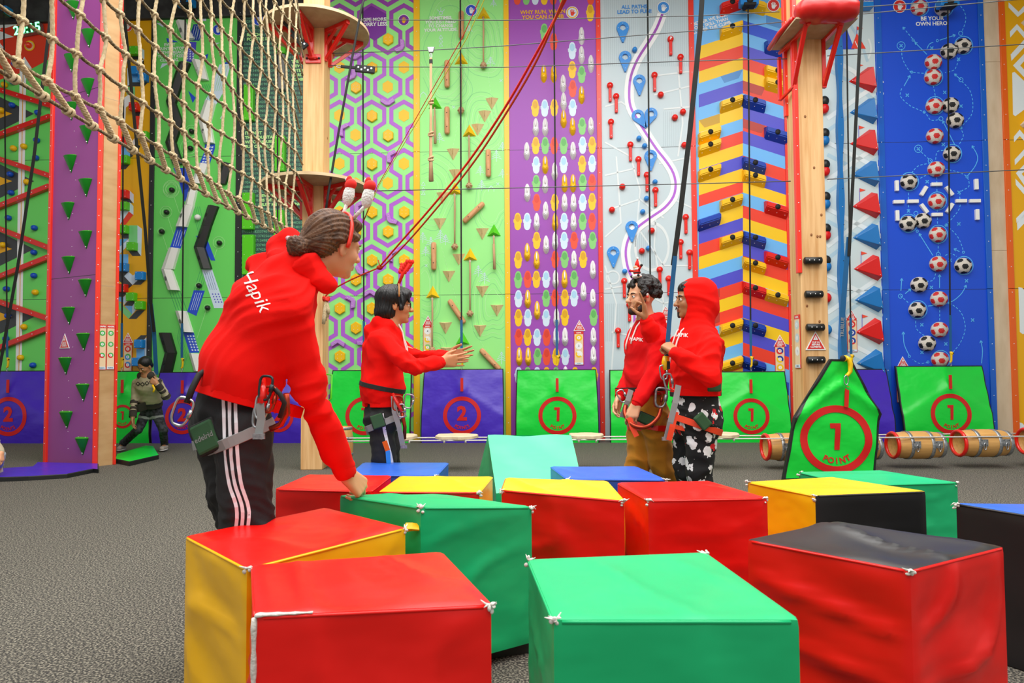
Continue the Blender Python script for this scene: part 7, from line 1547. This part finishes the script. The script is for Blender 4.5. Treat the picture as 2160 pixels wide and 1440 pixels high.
H = human('person', 'person in red hoodie and red headband leaning over to touch a green foam cube', J, 'skin_a', .0055, hd, Vector((.22, 0, 1)), 1.06, hands=hA, fat=1.12, arm=1.10, gh=.0085, foldamp=.02, seed=3, hem_n=Vector((-.28, -.1, -1)), brow='hair_brown', leg=1.02, leg_taper=(.112, .10, .092, .085))
L, Rm = H['L'], H['Rm']
hp = [ell(L(-.030, 0, .048), (.104, .090, .092), Rm, .02), ell(L(-.065, 0, -.005), (.068, .080, .070), Rm, .03), cone(L(-.08, 0, .02), L(-.135, 0, -.03), .05, .03, .03), ell(L(-.150, 0, -.045), (.040, .046, .040), Rm, .012), ell(L(-.168, 0, -.03), (.026, .034, .028), Rm, .01), ell(L(.04, 0, .095), (.05, .07, .03), Rm, .03), ell(L(.115, 0, -.01), (.05, .08, .065), Rm, .015, 's')]
for s_ in (1, -1): hp += [cone(L(.05, .066*s_, .045), L(-.03, .078*s_, .025), .016, .016, .02)]
def strands(vs_, C_, ax, amp, n_=60, seed=1):
    r = np.random.RandomState(seed); d = vs_-np.array(C_); a = np.array(ax)/np.linalg.norm(ax); t_ = np.cross(a, [0, 0, 1.0]); t_ /= max(1e-6, np.linalg.norm(t_)); b_ = np.cross(a, t_); an = np.arctan2(d@b_, d@t_); al = d@a
    return an, al
def hair(name, prims, h, m, H, C_, ax, amp=.003, freq=46, seed=1, parent=None, wave=8):
    F, lo = field(prims, h); vs, fs = nets(F, lo, h); vs = relax(vs, fs, 2); n = vnorm(vs, fs); an, al = strands(vs, C_, ax, amp, seed=seed)
    vs = vs+n*(amp*(np.sin(an*freq+3*np.sin(al*wave*3+an*3))+.6*np.sin(an*freq*.43+5*al)))[:, None]; return mesh_obj(name, vs, fs, m, parent or H['root'], H['o'])
hair('hair', hp, .005, 'hair_brown', H, L(-.15, 0, -.03), H['x'], .0028, 40)
t = MB(); pts = [L(.002+.02*abs(math.sin(a)), .093*math.cos(a), -.005+.138*math.sin(a)) for a in [math.pi*k/24 for k in range(25)]]
t.tube(pts, .0085, 'trim_red', 8, flat=(1, 1.5)); hb_ = put(t, 'headband', H)
for s_, a in ((.42, 0), (-.5, 1)):   # two plush Santa heads on springs
    c0 = L(.03, .093*s_, .118); c1 = L(.045, .115*s_+(.0 if a else .0), .185) if a == 0 else L(.05, -.085, .175)
    t = MB(); t.tube([c0, (c0+c1)/2, c1], .008, 'plush_white', 8); X = Matrix.Translation(c1+H['u']*.035) @ Rm.to_4x4(); 
    t.ball((0, 0, 0), (.02, .034, .048), 'plush_white', X, 14, 10); t.ball((.012, 0, .004), (.013, .020, .022), 'skin_a', X); t.ball((.026, 0, .0), .006, 'plush_red', X, 8, 6); t.ball((0, .0, .045), (.02, .036, .026), 'plush_red', X, 14, 8); t.ball((.0, .02, .066), (.012, .016, .02), 'plush_red', X); t.ball((0, .036, .07), .010, 'plush_white', X, 8, 6)
    t.build('bopper', hb_)
t = MB(); surf_text(t, H['gb'], 'Hapik', 540, 616, 42, 'cord_white', R(-62), .95, -.002, .004, .25); put(t, 'back_print', H, H['g'])
gb2, pb2 = H['gb'], H['pb']
up = Vector((0, 0, 1))
# hood lining and collar
n_ = J['neck']; t = MB(); t.ball((0, 0, 0), (.06, .05, .03), 'hoodie_lining', Matrix.Translation(P(650, 500, 2.83))); 
sp = [cone(P(588, 522, 2.88), P(612, 508, 2.84), .048, .05, .03), cone(P(612, 508, 2.84), P(648, 560, 2.72), .042, .058, .04), cone(P(648, 560, 2.72), P(690, 600, 2.70), .058, .04, .03), cone(P(588, 522, 2.88), P(600, 560, 2.76), .05, .065, .03), cone(P(600, 505, 2.95), P(655, 520, 2.98), .035, .03, .03)]
solid('hood', sp, .007, 'hoodie_red', H['g'], H['o'], 2, (.012, 9, [P(620, 540, 2.7)]))
sp = [cone(P(616, 508, 2.78), P(640, 524, 2.76), .030, .026, .02, (CR @ Vector((.6, .8, 0)), .5))]
solid('hood_lining', sp, .006, 'hoodie_lining', H['g'], H['o'], 1)
t = MB()
for dx in (0, 12, 25): surf_band(t, pb2, [(471+dx, 812+dx*.9), (473+dx, 880), (476+dx, 960), (484+dx, 1020), (500+dx, 1080), (492+dx, 1160), (492+dx, 1250), (492+dx, 1400)], .0125, 'stripe_white', .002)
put(t, 'side_stripes', H, H['p'])
harness(H, J, J['hem']+Vector((.0, 0, .01)), Vector((-.28, -.1, -1)), [(J['hipR'].lerp(J['knR'], .08), Vector((-.42, -.1, 1))), (J['hipL'].lerp(J['knL'], .15), Vector((-.2, 0, 1)))], bw=0)
t = MB(); X = Matrix.Translation(P(436, 921, 2.60)) @ Matrix.Rotation(R(-12), 4, 'Z') @ Matrix.Rotation(R(-24), 4, 'Y')
t.box((0, 0, 0), (.10, .035, .115), 'harness_green', X, .01); t.box((0, .006, 0), (.112, .034, .128), 'harness_black', X, .01); t.text('edelrid', 0, 0, .03, 'strap_grey', .0185, 0, .01, f=lambda a, b_: tuple(X @ Vector((a, -.0185, b_))))
put(t, 'leg_pad', H)
t = MB(); q, nn = on_surf(gb2, 432, 775); 
bk = P(415, 785, 2.60); t.tube([P(440, 778, 2.62), P(420, 790, 2.58), P(405, 820, 2.56), P(394, 850, 2.55)], .012, 'harness_black', 8); carabiner(t, P(384, 868, 2.55), Vector((.4, 0, 1)), Vector((1, .1, -.3)), .105, .062, .0055); put(t, 'carabiner', H)
t = MB()
for i, (x, y, s_, m) in enumerate(((560, 818, .07, 'dark_steel'), (566, 842, .075, 'alu_bronze'), (552, 858, .07, 'steel'), (545, 880, .06, 'galvanised'))): carabiner(t, P(x, y, 2.50+.01*i), Vector((.1, .1, 1)), Vector((1, -.2, 0)), s_*1.25, s_*.7, .005, m)
t.tube([P(554, 800, 2.53), P(556, 830, 2.5), P(552, 850, 2.5)], .012, 'powder_red', 8); t.tube([P(574, 815, 2.52), P(590, 830, 2.5), P(600, 850, 2.52), P(590, 880, 2.53)], .009, 'harness_black', 8)
put(t, 'gear_carabiners', H)
t = MB(); t.ribbon([P(549, 850, 2.5), P(552, 885, 2.5), P(545, 925, 2.5)], Vector((-.3, -1, 0)), .034, .004, 'strap_grey'); t.box(tuple(P(546, 920, 2.49)), (.042, .01, .02), 'galvanised'); put(t, 'hanging_strap', H)
t = MB(); t.tube([P(604, 830, 2.56), P(606, 870, 2.58), P(592, 895, 2.6), P(570, 905, 2.6)], .012, 'alu_bronze', 8); put(t, 'lanyard', H)
# ---------------------------------------------------------------- man with antlers, clapping
D0 = 4.45
J = dict(fwd=Vector((.99, .12, 0)), pelvis=P(808, 872, D0), hem=P(806, 853, D0), waist=P(806, 815, D0), chest=P(810, 738, D0), neck=P(822, 690, D0), head=P(833, 643, D0), shR=P(808, 718, 4.31), shL=P(816, 718, 4.6), elR=P(868, 772, 4.2), wrR=P(932, 764, 4.36), elL=P(880, 752, 4.66), wrL=P(948, 752, 4.56), hipR=P(804, 888, 4.38), hipL=P(812, 888, 4.53))
J['knR'] = Vector((P(816, 1000, 4.38).x, 4.36, .5)); J['knL'] = Vector((P(822, 1000, 4.53).x, 4.54, .5)); J['anR'] = Vector((J['knR'].x, 4.38, .09)); J['anL'] = Vector((J['knL'].x+.01, 4.55, .09))
def hB(pr):
    w = J['wrR']; hand(pr, w, P(990, 757, 4.42)-w, Vector((0, 1, .1)), 'R', [(6, 6, 4), (5, 6, 4), (6, 6, 4), (8, 8, 5)], (.7, .6, .1),  .25)
    w = J['wrL']; hand(pr, w, P(1000, 744, 4.5)-w, Vector((0, -1, .1)), 'L', [(6, 6, 4), (8, 6, 4), (8, 6, 4), (10, 8, 5)], (.7, .6, .1),  .3)
H = human('person', 'person with red antlers and glasses in a red hoodie, hands held together', J, 'skin_b', .0055, Vector((.97, .22, -.02)), hands=hB, fat=.98, arm=.95, foldamp=.017, seed=12, leg=.95)
L, Rm = H['L'], H['Rm']
hp = [ell(L(-.022, 0, .045), (.108, .096, .090), Rm, .02), ell(L(-.055, 0, -.045), (.075, .09, .08), Rm, .03), ell(L(.055, 0, .075), (.05, .07, .035), Rm, .025), ell(L(.125, 0, -.02), (.058, .09, .07), Rm, .012, 's')]
for s_ in (1, -1): hp += [cone(L(.06, .07*s_, .06), L(.035, .088*s_, -.03), .022, .014, .02), cone(L(.088, .03*s_, .07), L(.09, .055*s_, .02), .014, .008, .01)]
hair('hair', hp, .006, 'hair_black', H, L(-.02, 0, .1), H['u'], .003, 34, wave=6)
t = MB(); L2 = L
for s_ in (1, -1):
    t.tube([L(.1, (.031+.022*math.cos(a))*s_, .0+.019*math.sin(a)) for a in [2*math.pi*k/20 for k in range(20)]], .0016, 'glass_rim', 6, True); t.tube([L(.1, .052*s_, .002), L(.04, .076*s_, .004), L(-.005, .082*s_, -.0)], .0016, 'glass_rim', 6)
t.tube([L(.1, .01, .003), L(.105, 0, .006), L(.1, -.01, .003)], .0016, 'glass_rim', 6); put(t, 'glasses', H)
t = MB(); t.tube([L(.02, .104*math.cos(a), .045+.098*math.sin(a)) for a in [math.pi*k/20 for k in range(21)]], .006, 'wood_dark', 8)
hb_ = put(t, 'headband', H)
for s_ in (1, -1):
    t = MB(); b0 = L(.02, .04*s_, .135); m1 = L(.045, .055*s_, .20); tp = L(.085 if s_ < 0 else .06, .075*s_, .265); t.tube([b0, m1, tp], [.010, .011, .009], 'plush_red', 8)
    for k, f in enumerate((.25, .5, .75, 1)):
        c_ = m1.lerp(tp, f)
        for q in (-1, 1): t.ball(tuple(c_+H['x']*.018*q+H['u']*.012), (.011, .010, .016), 'plush_red', None, 8, 6)
    t.ball(tuple(tp+H['u']*.014), (.010, .010, .016), 'plush_red', None, 8, 6); t.build('antler', hb_)
cords(H, J, .16, .2)
t = MB(); surf_band(t, H['pb'], [(806, 872), (810, 900), (817, 935), (824, 962), (828, 990), (830, 1050), (832, 1120)], .020, 'stripe_white', .002); put(t, 'side_stripes', H, H['p'])
t = MB()
for y in (885, 905, 925, 945): surf_text(t, H['pb'], 'F', 809+(y-885)*.28, y, 7, 'pants_black', R(-75), 1, .03, .0055)
put(t, 'stripe_letters', H, H['p'])
harness(H, J, J['hem']+Vector((0, 0, .115)), Vector((-.22, 0, -1)), [(J['hipR'].lerp(J['knR'], .04), Vector((-.4, 0, 1))), (J['hipL'].lerp(J['knL'], .12), Vector((-.15, 0, 1)))])
t = MB(); q, nn = on_surf(H['pb'], 797, 888)
if q is not None:
    nn = nn if nn.dot(q-CO) < 0 else -nn; X = Matrix.Translation(q+nn*.012) @ Matrix((nn.cross(up).normalized()*-1, nn*-1, up)).transposed().to_4x4() @ Matrix.Rotation(R(-18), 4, 'Y'); t.box((0, 0, 0), (.075, .022, .085), 'harness_green', X, .006); t.box((0, .002, 0), (.083, .018, .093), 'harness_black', X, .006)
put(t, 'leg_pad', H)
t = MB(); carabiner(t, P(862, 846, 4.28), Vector((.2, 0, 1)), Vector((1, 0, .2)), .085, .055, .005); carabiner(t, P(838, 850, 4.27), Vector((.1, 0, 1)), Vector((1, 0, 0)), .09, .055, .0065, 'alu_bronze'); carabiner(t, P(846, 866, 4.26), Vector((-.2, 0, 1)), Vector((1, 0, 0)), .08, .05, .005)
t.tube([P(828, 830, 4.28), P(838, 850, 4.26), P(848, 868, 4.26)], .011, 'powder_red', 8); t.tube([P(848, 870, 4.27), P(854, 900, 4.3), P(853, 925, 4.33)], .012, 'alu_bronze', 8); put(t, 'gear_carabiners', H)
t = MB(); t.ribbon([P(830, 835, 4.27), P(832, 868, 4.27), P(842, 900, 4.27), P(850, 940, 4.28)], Vector((-.1, -1, 0)), .032, .004, 'strap_grey'); t.box(tuple(P(852, 942, 4.27)), (.04, .01, .02), 'galvanised'); put(t, 'hanging_strap', H)
t = MB(); t.ribbon([P(811, 930, 4.26), P(818, 950, 4.26)], Vector((0, -1, 0)), .03, .004, 'trim_orange'); t.ribbon([P(818, 950, 4.26), P(820, 975, 4.26), P(820, 1020, 4.27)], Vector((0, -1, 0)), .028, .004, 'h_sky'); put(t, 'ankle_ribbon', H)
# ---------------------------------------------------------------- curly haired man
D1 = 4.8
J = dict(fwd=Vector((-.93, -.36, 0)), pelvis=P(1367, 862, D1), hem=P(1364, 828, D1), waist=P(1362, 790, D1), chest=P(1365, 727, D1), neck=P(1364, 680, D1), head=P(1352, 628, D1-.03), shL=P(1388, 708, 4.66), shR=P(1345, 708, 4.94), elL=P(1382, 790, 4.58), wrL=P(1343, 852, 4.52), elR=P(1328, 788, 4.98), wrR=P(1308, 838, 4.82), hipL=P(1378, 885, 4.73), hipR=P(1354, 885, 4.88))
J['knL'] = Vector((P(1400, 970, 4.75).x, 4.76, .52)); J['knR'] = Vector((P(1340, 970, 4.88).x, 4.84, .5)); J['anL'] = Vector((P(1470, 1090, 4.9).x, 4.9, .12)); J['anR'] = Vector((P(1343, 1110, 4.8).x, 4.82, .09))
def hC(pr):
    w = J['wrL']; hand(pr, w, P(1330, 885, 4.5)-w, Vector((.5, .8, .2)), 'L', [(28, 35, 20), (30, 38, 20), (32, 40, 20), (35, 40, 20)], (.8, .4, .3),  .1)
    w = J['wrR']; hand(pr, w, P(1296, 872, 4.78)-w, Vector((.6, -.6, .1)), 'R', [(24, 30, 20), (26, 30, 20), (30, 34, 20), (34, 36, 20)], (.8, .4, .3),  .1)
H = human('person', 'person with curly black hair and candy striped headband, in red hoodie and ochre trousers', J, 'skin_c', .0055, Vector((-.90, -.42, .03)), hands=hC, fat=1.0, arm=1.0, top='hoodie_red_deep', pants='pants_ochre', foldamp=.017, seed=21, leg=1.0, nose=1.03, leg_taper=(.098, .084, .08, .085))
L, Rm = H['L'], H['Rm']
rc = random.Random(8); hp = [ell(L(-.03, 0, .05), (.098, .086, .08), Rm, .02)]
for k in range(170):
    a, b_ = rc.uniform(0, 6.28), rc.uniform(-.35, 1.45); d = (math.cos(a)*math.cos(b_), math.sin(a)*math.cos(b_), math.sin(b_)); q = (-.03+.112*d[0], .098*d[1], .045+.105*d[2])
    if q[0] > .045 and q[2] < .075: continue
    if q[2] < -.02 and q[0] > -.02: continue
    hp.append(ell(L(*q), rc.uniform(.015, .026), None, .006))
hp.append(ell(L(.12, 0, -.01), (.05, .09, .065), Rm, .012, 's')); solid('hair', hp, .006, 'hair_curl', H['root'], H['o'], 1)
bp = [ell(L(.036, 0, -.088), (.060, .056, .036), Rm, .01), ell(L(.074, 0, -.104), (.026, .028, .022), Rm, .01), cone(L(.02, .066, -.03), L(.04, .05, -.085), .012, .016, .01), cone(L(.02, -.066, -.03), L(.04, -.05, -.085), .012, .016, .01), cone(L(.099, .026, -.066), L(.103, 0, -.052), .005, .006, .004), cone(L(.099, -.026, -.066), L(.103, 0, -.052), .005, .006, .004), ell(L(.104, 0, -.07), (.03, .028, .012), Rm, .004, 's'), ell(L(.085, 0, -.03), (.05, .05, .028), Rm, .006, 's')]
solid('beard', bp, .005, 'beard', H['root'], H['o'], 1)
t = MB(); pts = [L(.018, .1*math.cos(a), -.01+.15*math.sin(a)) for a in [math.pi*k/32 for k in range(33)]]
for k in range(32): t.tube([pts[k], pts[k+1]], .0085, 'plush_white' if k % 2 else 'trim_red', 8)
hb_ = put(t, 'headband', H); t = MB(); c = L(.05, .02, .165); X = Matrix.Translation(c) @ Rm.to_4x4()
t.ball((0, 0, -.02), (.03, .045, .018), 'plush_white', X); t.ball((0, 0, .01), (.022, .028, .03), 'plush_red', X); t.ball((.01, 0, .038), (.018, .02, .018), 'skin_a', X); t.ball((.006, 0, .03), (.022, .024, .014), 'plush_white', X)
t.tube([X @ Vector((0, 0, .045)), X @ Vector((0, -.0, .075)), X @ Vector((0, .004, .1))], [.02, .013, .004], 'plush_red', 10); t.ball((0, .005, .104), .009, 'plush_white', X, 8, 6)
for s_ in (1, -1): t.tube([X @ Vector((.0, .02*s_, .02)), X @ Vector((.01, .06*s_, .035+.01*s_))], .008, 'plush_red', 8); t.ball((.01, .066*s_, .037+.011*s_), .010, 'harness_black', X, 8, 6); t.tube([X @ Vector((.0, .015*s_, -.01)), X @ Vector((.02, .045*s_, -.02))], .009, 'harness_black', 8)
t.tube([X @ Vector((.022*math.cos(a), .028*math.sin(a), .005)) for a in [2*math.pi*k/12 for k in range(12)]], .004, 'harness_black', 6, True); t.build('santa_figure', hb_)
cords(H, J, .12, .16)
t = MB(); surf_text(t, H['gb'], 'HAPIK', 1343, 716, 10, 'cord_white', R(-6), 1, .02, .005); put(t, 'chest_print', H, H['g'])
harness(H, J, J['hem']+Vector((0, 0, .03)), Vector((.05, 0, -1)), [(J['hipL'].lerp(J['knL'], .15), Vector((.15, 0, 1))), (J['hipR'].lerp(J['knR'], .12), Vector((-.1, 0, 1)))], belt='powder_red')
t = MB(); X = Matrix.Translation(P(1364, 884, 4.60)) @ Matrix.Rotation(R(24), 4, 'Y'); t.box((0, 0, 0), (.11, .03, .065), 'harness_green', X, .008); t.box((0, .003, 0), (.12, .028, .075), 'harness_black', X, .008); put(t, 'leg_pad', H)
t = MB(); carabiner(t, P(1394, 838, 4.52), Vector((.12, 0, 1)), Vector((1, 0, 0)), .125, .07, .0075, 'galvanised'); carabiner(t, P(1388, 842, 4.54), Vector((.12, 0, 1)), Vector((1, 0, 0)), .10, .05, .006, 'alu_bronze'); put(t, 'gear_carabiners', H); t = MB(); carabiner(t, P(1312, 835, 4.62), Vector((-.5, 0, 1)), Vector((1, 0, .5)), .085, .05, .005); put(t, 'carabiner', H)
t = MB(); t.tube(smooth_path([P(1394, 862, 4.52), P(1388, 880, 4.5), P(1370, 897, 4.48), P(1350, 901, 4.47), P(1330, 893, 4.5), P(1318, 872, 4.56), P(1320, 855, 4.6)], 4), .014, 'alu_bronze', 8); put(t, 'lanyard', H)
t = MB(); t.ribbon([P(1328, 880, 4.5), P(1333, 900, 4.49), P(1343, 920, 4.48)], Vector((0, -1, 0)), .034, .004, 'strap_orange'); put(t, 'hanging_strap', H)
t = MB(); t.ribbon([P(1331, 822, 4.62), P(1324, 845, 4.6), P(1312, 880, 4.62)], Vector((0, -1, 0)), .036, .004, 'strap_grey'); put(t, 'front_strap', H)
# ---------------------------------------------------------------- hooded man holding the strap
D2 = 4.45
J = dict(fwd=Vector((-.985, -.16, 0)), pelvis=P(1468, 868, D2), hem=P(1466, 830, D2), waist=P(1466, 792, D2), chest=P(1470, 738, D2), neck=P(1470, 688, D2), head=P(1459, 633, D2), shL=P(1496, 722, 4.28), shR=P(1452, 722, 4.62), elL=P(1498, 800, 4.17), wrL=P(1424, 742, 4.22), elR=P(1396, 752, 4.66), wrR=P(1362, 672, 4.60), hipL=P(1480, 888, 4.37), hipR=P(1455, 888, 4.53))
J['knL'] = Vector((P(1474, 975, 4.36).x, 4.36, .55)); J['knR'] = Vector((P(1452, 975, 4.53).x, 4.55, .53)); J['anL'] = Vector((P(1490, 1090, 4.4).x, 4.4, .1)); J['anR'] = Vector((P(1460, 1100, 4.55).x, 4.56, .09))
def hD(pr):
    w = J['wrL']; hand(pr, w, P(1398, 722, 4.31)-w, Vector((-.4, .9, .0)), 'L', [(62, 80, 55), (64, 82, 55), (66, 82, 55), (68, 82, 50)], (.7, .3, .6), .05,  1.05)
    w = J['wrR']; hand(pr, w, P(1358, 630, 4.58)-w, Vector((-.9, .3, -.1)), 'R', [(6, 8, 4), (62, 80, 50), (64, 82, 50), (12, 14, 8)], (.6, .2, .8), .4,  1.05)
H = human('person', 'person with red hood up and printed black trousers, gripping a hanging belay strap', J, 'skin_d', .0055, Vector((-.99, -.12, .02)), hands=hD, fat=1.12, arm=1.12, hood='up', pants='pants_print', foldamp=.018, seed=31, leg=1.2, nose=1.0)
L, Rm = H['L'], H['Rm']
solid('hair', [ell(L(.0, 0, .075), (.092, .078, .058), Rm, .02), ell(L(.12, 0, .02), (.05, .09, .05), Rm, .01, 's')], .006, 'hair_curl', H['root'], H['o'], 1)
solid('beard', [cone(L(.088, .0, -.085), L(.084, 0, -.108), .010, .012, .008), cone(L(.1, .02, -.062), L(.104, 0, -.052), .0035, .0045, .004), cone(L(.1, -.02, -.062), L(.104, 0, -.052), .0035, .0045, .004)], .004, 'beard', H['root'], H['o'], 0)
cords(H, J, .17, .21)
t = MB(); surf_text(t, H['gb'], 'HAPIK', 1437, 707, 11, 'cord_white', R(-4), 1, .02, .005); put(t, 'chest_print', H, H['g'])
harness(H, J, J['hem']+Vector((0, 0, .0)), Vector((.02, 0, -1)), [(J['hipL'].lerp(J['knL'], .1), Vector((.35, 0, 1))), (J['hipR'].lerp(J['knR'], .14), Vector((.2, 0, 1)))], belt='strap_orange')
t = MB(); X = Matrix.Translation(P(1482, 888, 4.23)) @ Matrix.Rotation(R(50), 4, 'Y'); t.box((0, 0, 0), (.10, .04, .07), 'harness_green', X, .01); put(t, 'leg_pad', H)
t = MB(); X = Matrix.Translation(P(1505, 813, 4.28)); t.box((0, 0, 0), (.09, .05, .075), 'harness_green', X, .012); put(t, 'belt_pad', H)
t = MB(); t.ribbon([P(1431, 812, 4.22), P(1424, 850, 4.2), P(1414, 890, 4.2), P(1405, 928, 4.22)], Vector((0, -1, 0)), .036, .004, 'strap_grey'); t.box(tuple(P(1404, 925, 4.21)), (.045, .01, .022), 'galvanised'); put(t, 'hanging_strap', H)
t = MB(); t.ribbon([P(1426, 868, 4.21), P(1418, 900, 4.2), P(1411, 928, 4.2)], Vector((0, -1, 0)), .034, .004, 'strap_orange'); put(t, 'orange_strap', H)
t = MB(); t.tube([P(1405, 752, 4.34), P(1404, 765, 4.33), P(1405, 780, 4.33)], [.02, .026, .018], 'clip_yellow', 8); t.box(tuple(P(1409, 770, 4.32)), (.02, .03, .05), 'harness_black'); carabiner(t, P(1400, 785, 4.32), Vector((-.1, 0, 1)), Vector((1, 0, 0)), .09, .045, .005); carabiner(t, P(1410, 805, 4.3), Vector((-.2, 0, 1)), Vector((1, 0, 0)), .10, .05, .006, 'galvanised'); t.tube([P(1414, 818, 4.3), P(1428, 826, 4.26)], .008, 'powder_red', 8); put(t, 'gear_carabiners', H)
# ---------------------------------------------------------------- bending woman far left
DE = 10.1
J = dict(fwd=Vector((-.25, -.9, -.0)), pelvis=P(320, 862, 10.2), hem=P(318, 852, 10.15), waist=P(316, 838, 10.1), chest=P(310, 812, 9.98), neck=P(308, 793, 9.9), head=P(306, 771, 9.85), shR=P(287, 807, 9.98), shL=P(334, 806, 9.98), elR=P(283, 848, 9.95), wrR=P(280, 880, 9.85), elL=P(351, 836, 9.85), wrL=P(331, 809, 9.72), hipR=P(308, 872, 10.2), hipL=P(331, 872, 10.2), knR=P(290, 907, 10.05), knL=P(344, 907, 10.05))
J['anR'] = G(258, 951); J['anR'].z = .10; J['anL'] = G(347, 951); J['anL'].z = .10
def hE(pr):
    w = J['wrR']; hand(pr, w, Vector((.05, -.05, -1)), Vector((1, 0, 0)), 'R',  [(20, 20, 15)]*4)
    w = J['wrL']; hand(pr, w, Vector((-.8, -.1, .5)), Vector((-.2, .9, 0)), 'L',  [(60, 75, 50)]*4)
H = human('person', 'person in patterned knitted sweater bending forward beside the yellow block panel', J, 'skin_e', .008, Vector((-.3, -.75, -.55)), Vector((0, -.4, 1)), hands=hE, fat=.92, arm=.85, top='knit_cream', pants='leggings', foldamp=.008, seed=41, leg=.85, gh=.012, toe=Vector((.2, -.95, 0)), leg_taper=(.092, .072, .07, .068))
L, Rm = H['L'], H['Rm']
hp = [ell(L(-.022, 0, .045), (.102, .09, .086), Rm, .02), ell(L(-.07, 0, -.03), (.05, .06, .06), Rm, .02), ell(L(.11, 0, -.015), (.055, .09, .07), Rm, .012, 's')]
solid('hair', hp, .008, 'hair_black', H['root'], H['o'], 1)
o = H['o']; side, fw = H['side'], H['fw']
cp = [cone(J['neck']+side*.07+up*.01, J['neck']-side*.07+up*.01, .055, .055, .03), cone(J['neck']+side*.06, J['chest']+fw*.1+up*.03, .05, .03, .03), cone(J['neck']-side*.06, J['chest']+fw*.1+up*.03, .05, .03, .03), cone(J['neck']-fw*.05, J['neck']-fw*.05+up*.02, .07, .06, .03)]
solid('collar', cp, .01, 'knit_dark', H['g'], o, 1)
t = MB()
for k in 'LR':
    sh, e, w = J['sh'+k], J['el'+k], J['wr'+k]
    for a, b_, wd in ((e.lerp(w, .02), w-e, .05), (e.lerp(w, .42), w-e, .04), (e.lerp(w, .78), w-e, .10)): wrap(t, H['gb'], a, b_, wd, .004, 'knit_dark', .2, lift=.002)
wrap(t, H['gb'], J['waist'].lerp(J['hem'], .6), J['waist']-J['hem'], .13, .004, 'knit_dark', .4, outward=False, lift=0); put(t, 'knit_bands', H, H['g'])
t = MB()
for x in range(283, 345, 9):
    y = 806+4*math.sin((x-283)/10)
    for r_, m in ((5, 'knit_dark'), (2.4, 'knit_cream')):
        q = [on_surf(H['gb'], x+r_*a, y+r_*b_) for a, b_ in ((0, -1), (1, 0), (0, 1), (-1, 0))]
        if all(a[0] is not None for a in q): t.quad([a[0]+(a[1] if a[1].dot(a[0]-CO) < 0 else -a[1])*(.008 if m == 'knit_dark' else .011) for a in q], m)
put(t, 'knit_diamonds', H, H['g'])
harness(H, J, J['hem']+up*.02, Vector((0, .2, -1)), [(J['hipL'].lerp(J['knL'], .2), Vector((-.1, 0, 1))), (J['hipR'].lerp(J['knR'], .2), Vector((.2, 0, 1)))])
t = MB(); t.tube([P(322, 812, 9.7), P(326, 820, 9.68), P(323, 827, 9.68)], .014, 'clip_yellow', 8); put(t, 'snap_hook', H)
# ---------------------------------------------------------------- crouching person at the left edge
J = dict(fwd=Vector((.5, -.85, 0)), pelvis=P(-46, 965, 8.0), hem=P(-46, 950, 8.0), waist=P(-44, 930, 7.95), chest=P(-38, 900, 7.9), neck=P(-34, 872, 7.85), head=P(-30, 848, 7.8), shL=P(-20, 892, 7.85), shR=P(-60, 892, 7.9), elL=P(-12, 930, 7.75), wrL=P(2, 955, 7.55), elR=P(-70, 930, 7.7), wrR=P(-50, 960, 7.5), hipL=P(-34, 970, 7.95), hipR=P(-58, 970, 7.95), knL=P(-2, 962, 7.6), knR=P(-60, 960, 7.5))
J['anL'] = G(-4, 1004); J['anL'].z = .09; J['anR'] = G(-66, 1006); J['anR'].z = .09
def hF(pr):
    w = J['wrL']; hand(pr, w, Vector((.3, -.3, -.8)), Vector((-.6, 0, 0)), 'L',  [(25, 30, 20)]*4)
    w = J['wrR']; hand(pr, w, Vector((.3, -.3, -.8)), Vector((-.6, 0, 0)), 'R',  [(25, 30, 20)]*4)
H = human('person', 'person in pale jeans crouching at the left frame edge, only knee and hand visible', J, 'skin_a', .009, Vector((.5, -.8, -.1)), hands=hF, fat=.85, arm=.85, top='knit_cream', pants='jeans_pale', seed=51, gh=.014, leg=.8)
solid('hair', [ell(H['L'](-.022, 0, .045), (.102, .09, .086), H['Rm'], .02), ell(H['L'](.11, 0, -.015), (.055, .09, .07), H['Rm'], .012, 's')], .01, 'hair_black', H['root'], H['o'], 1)
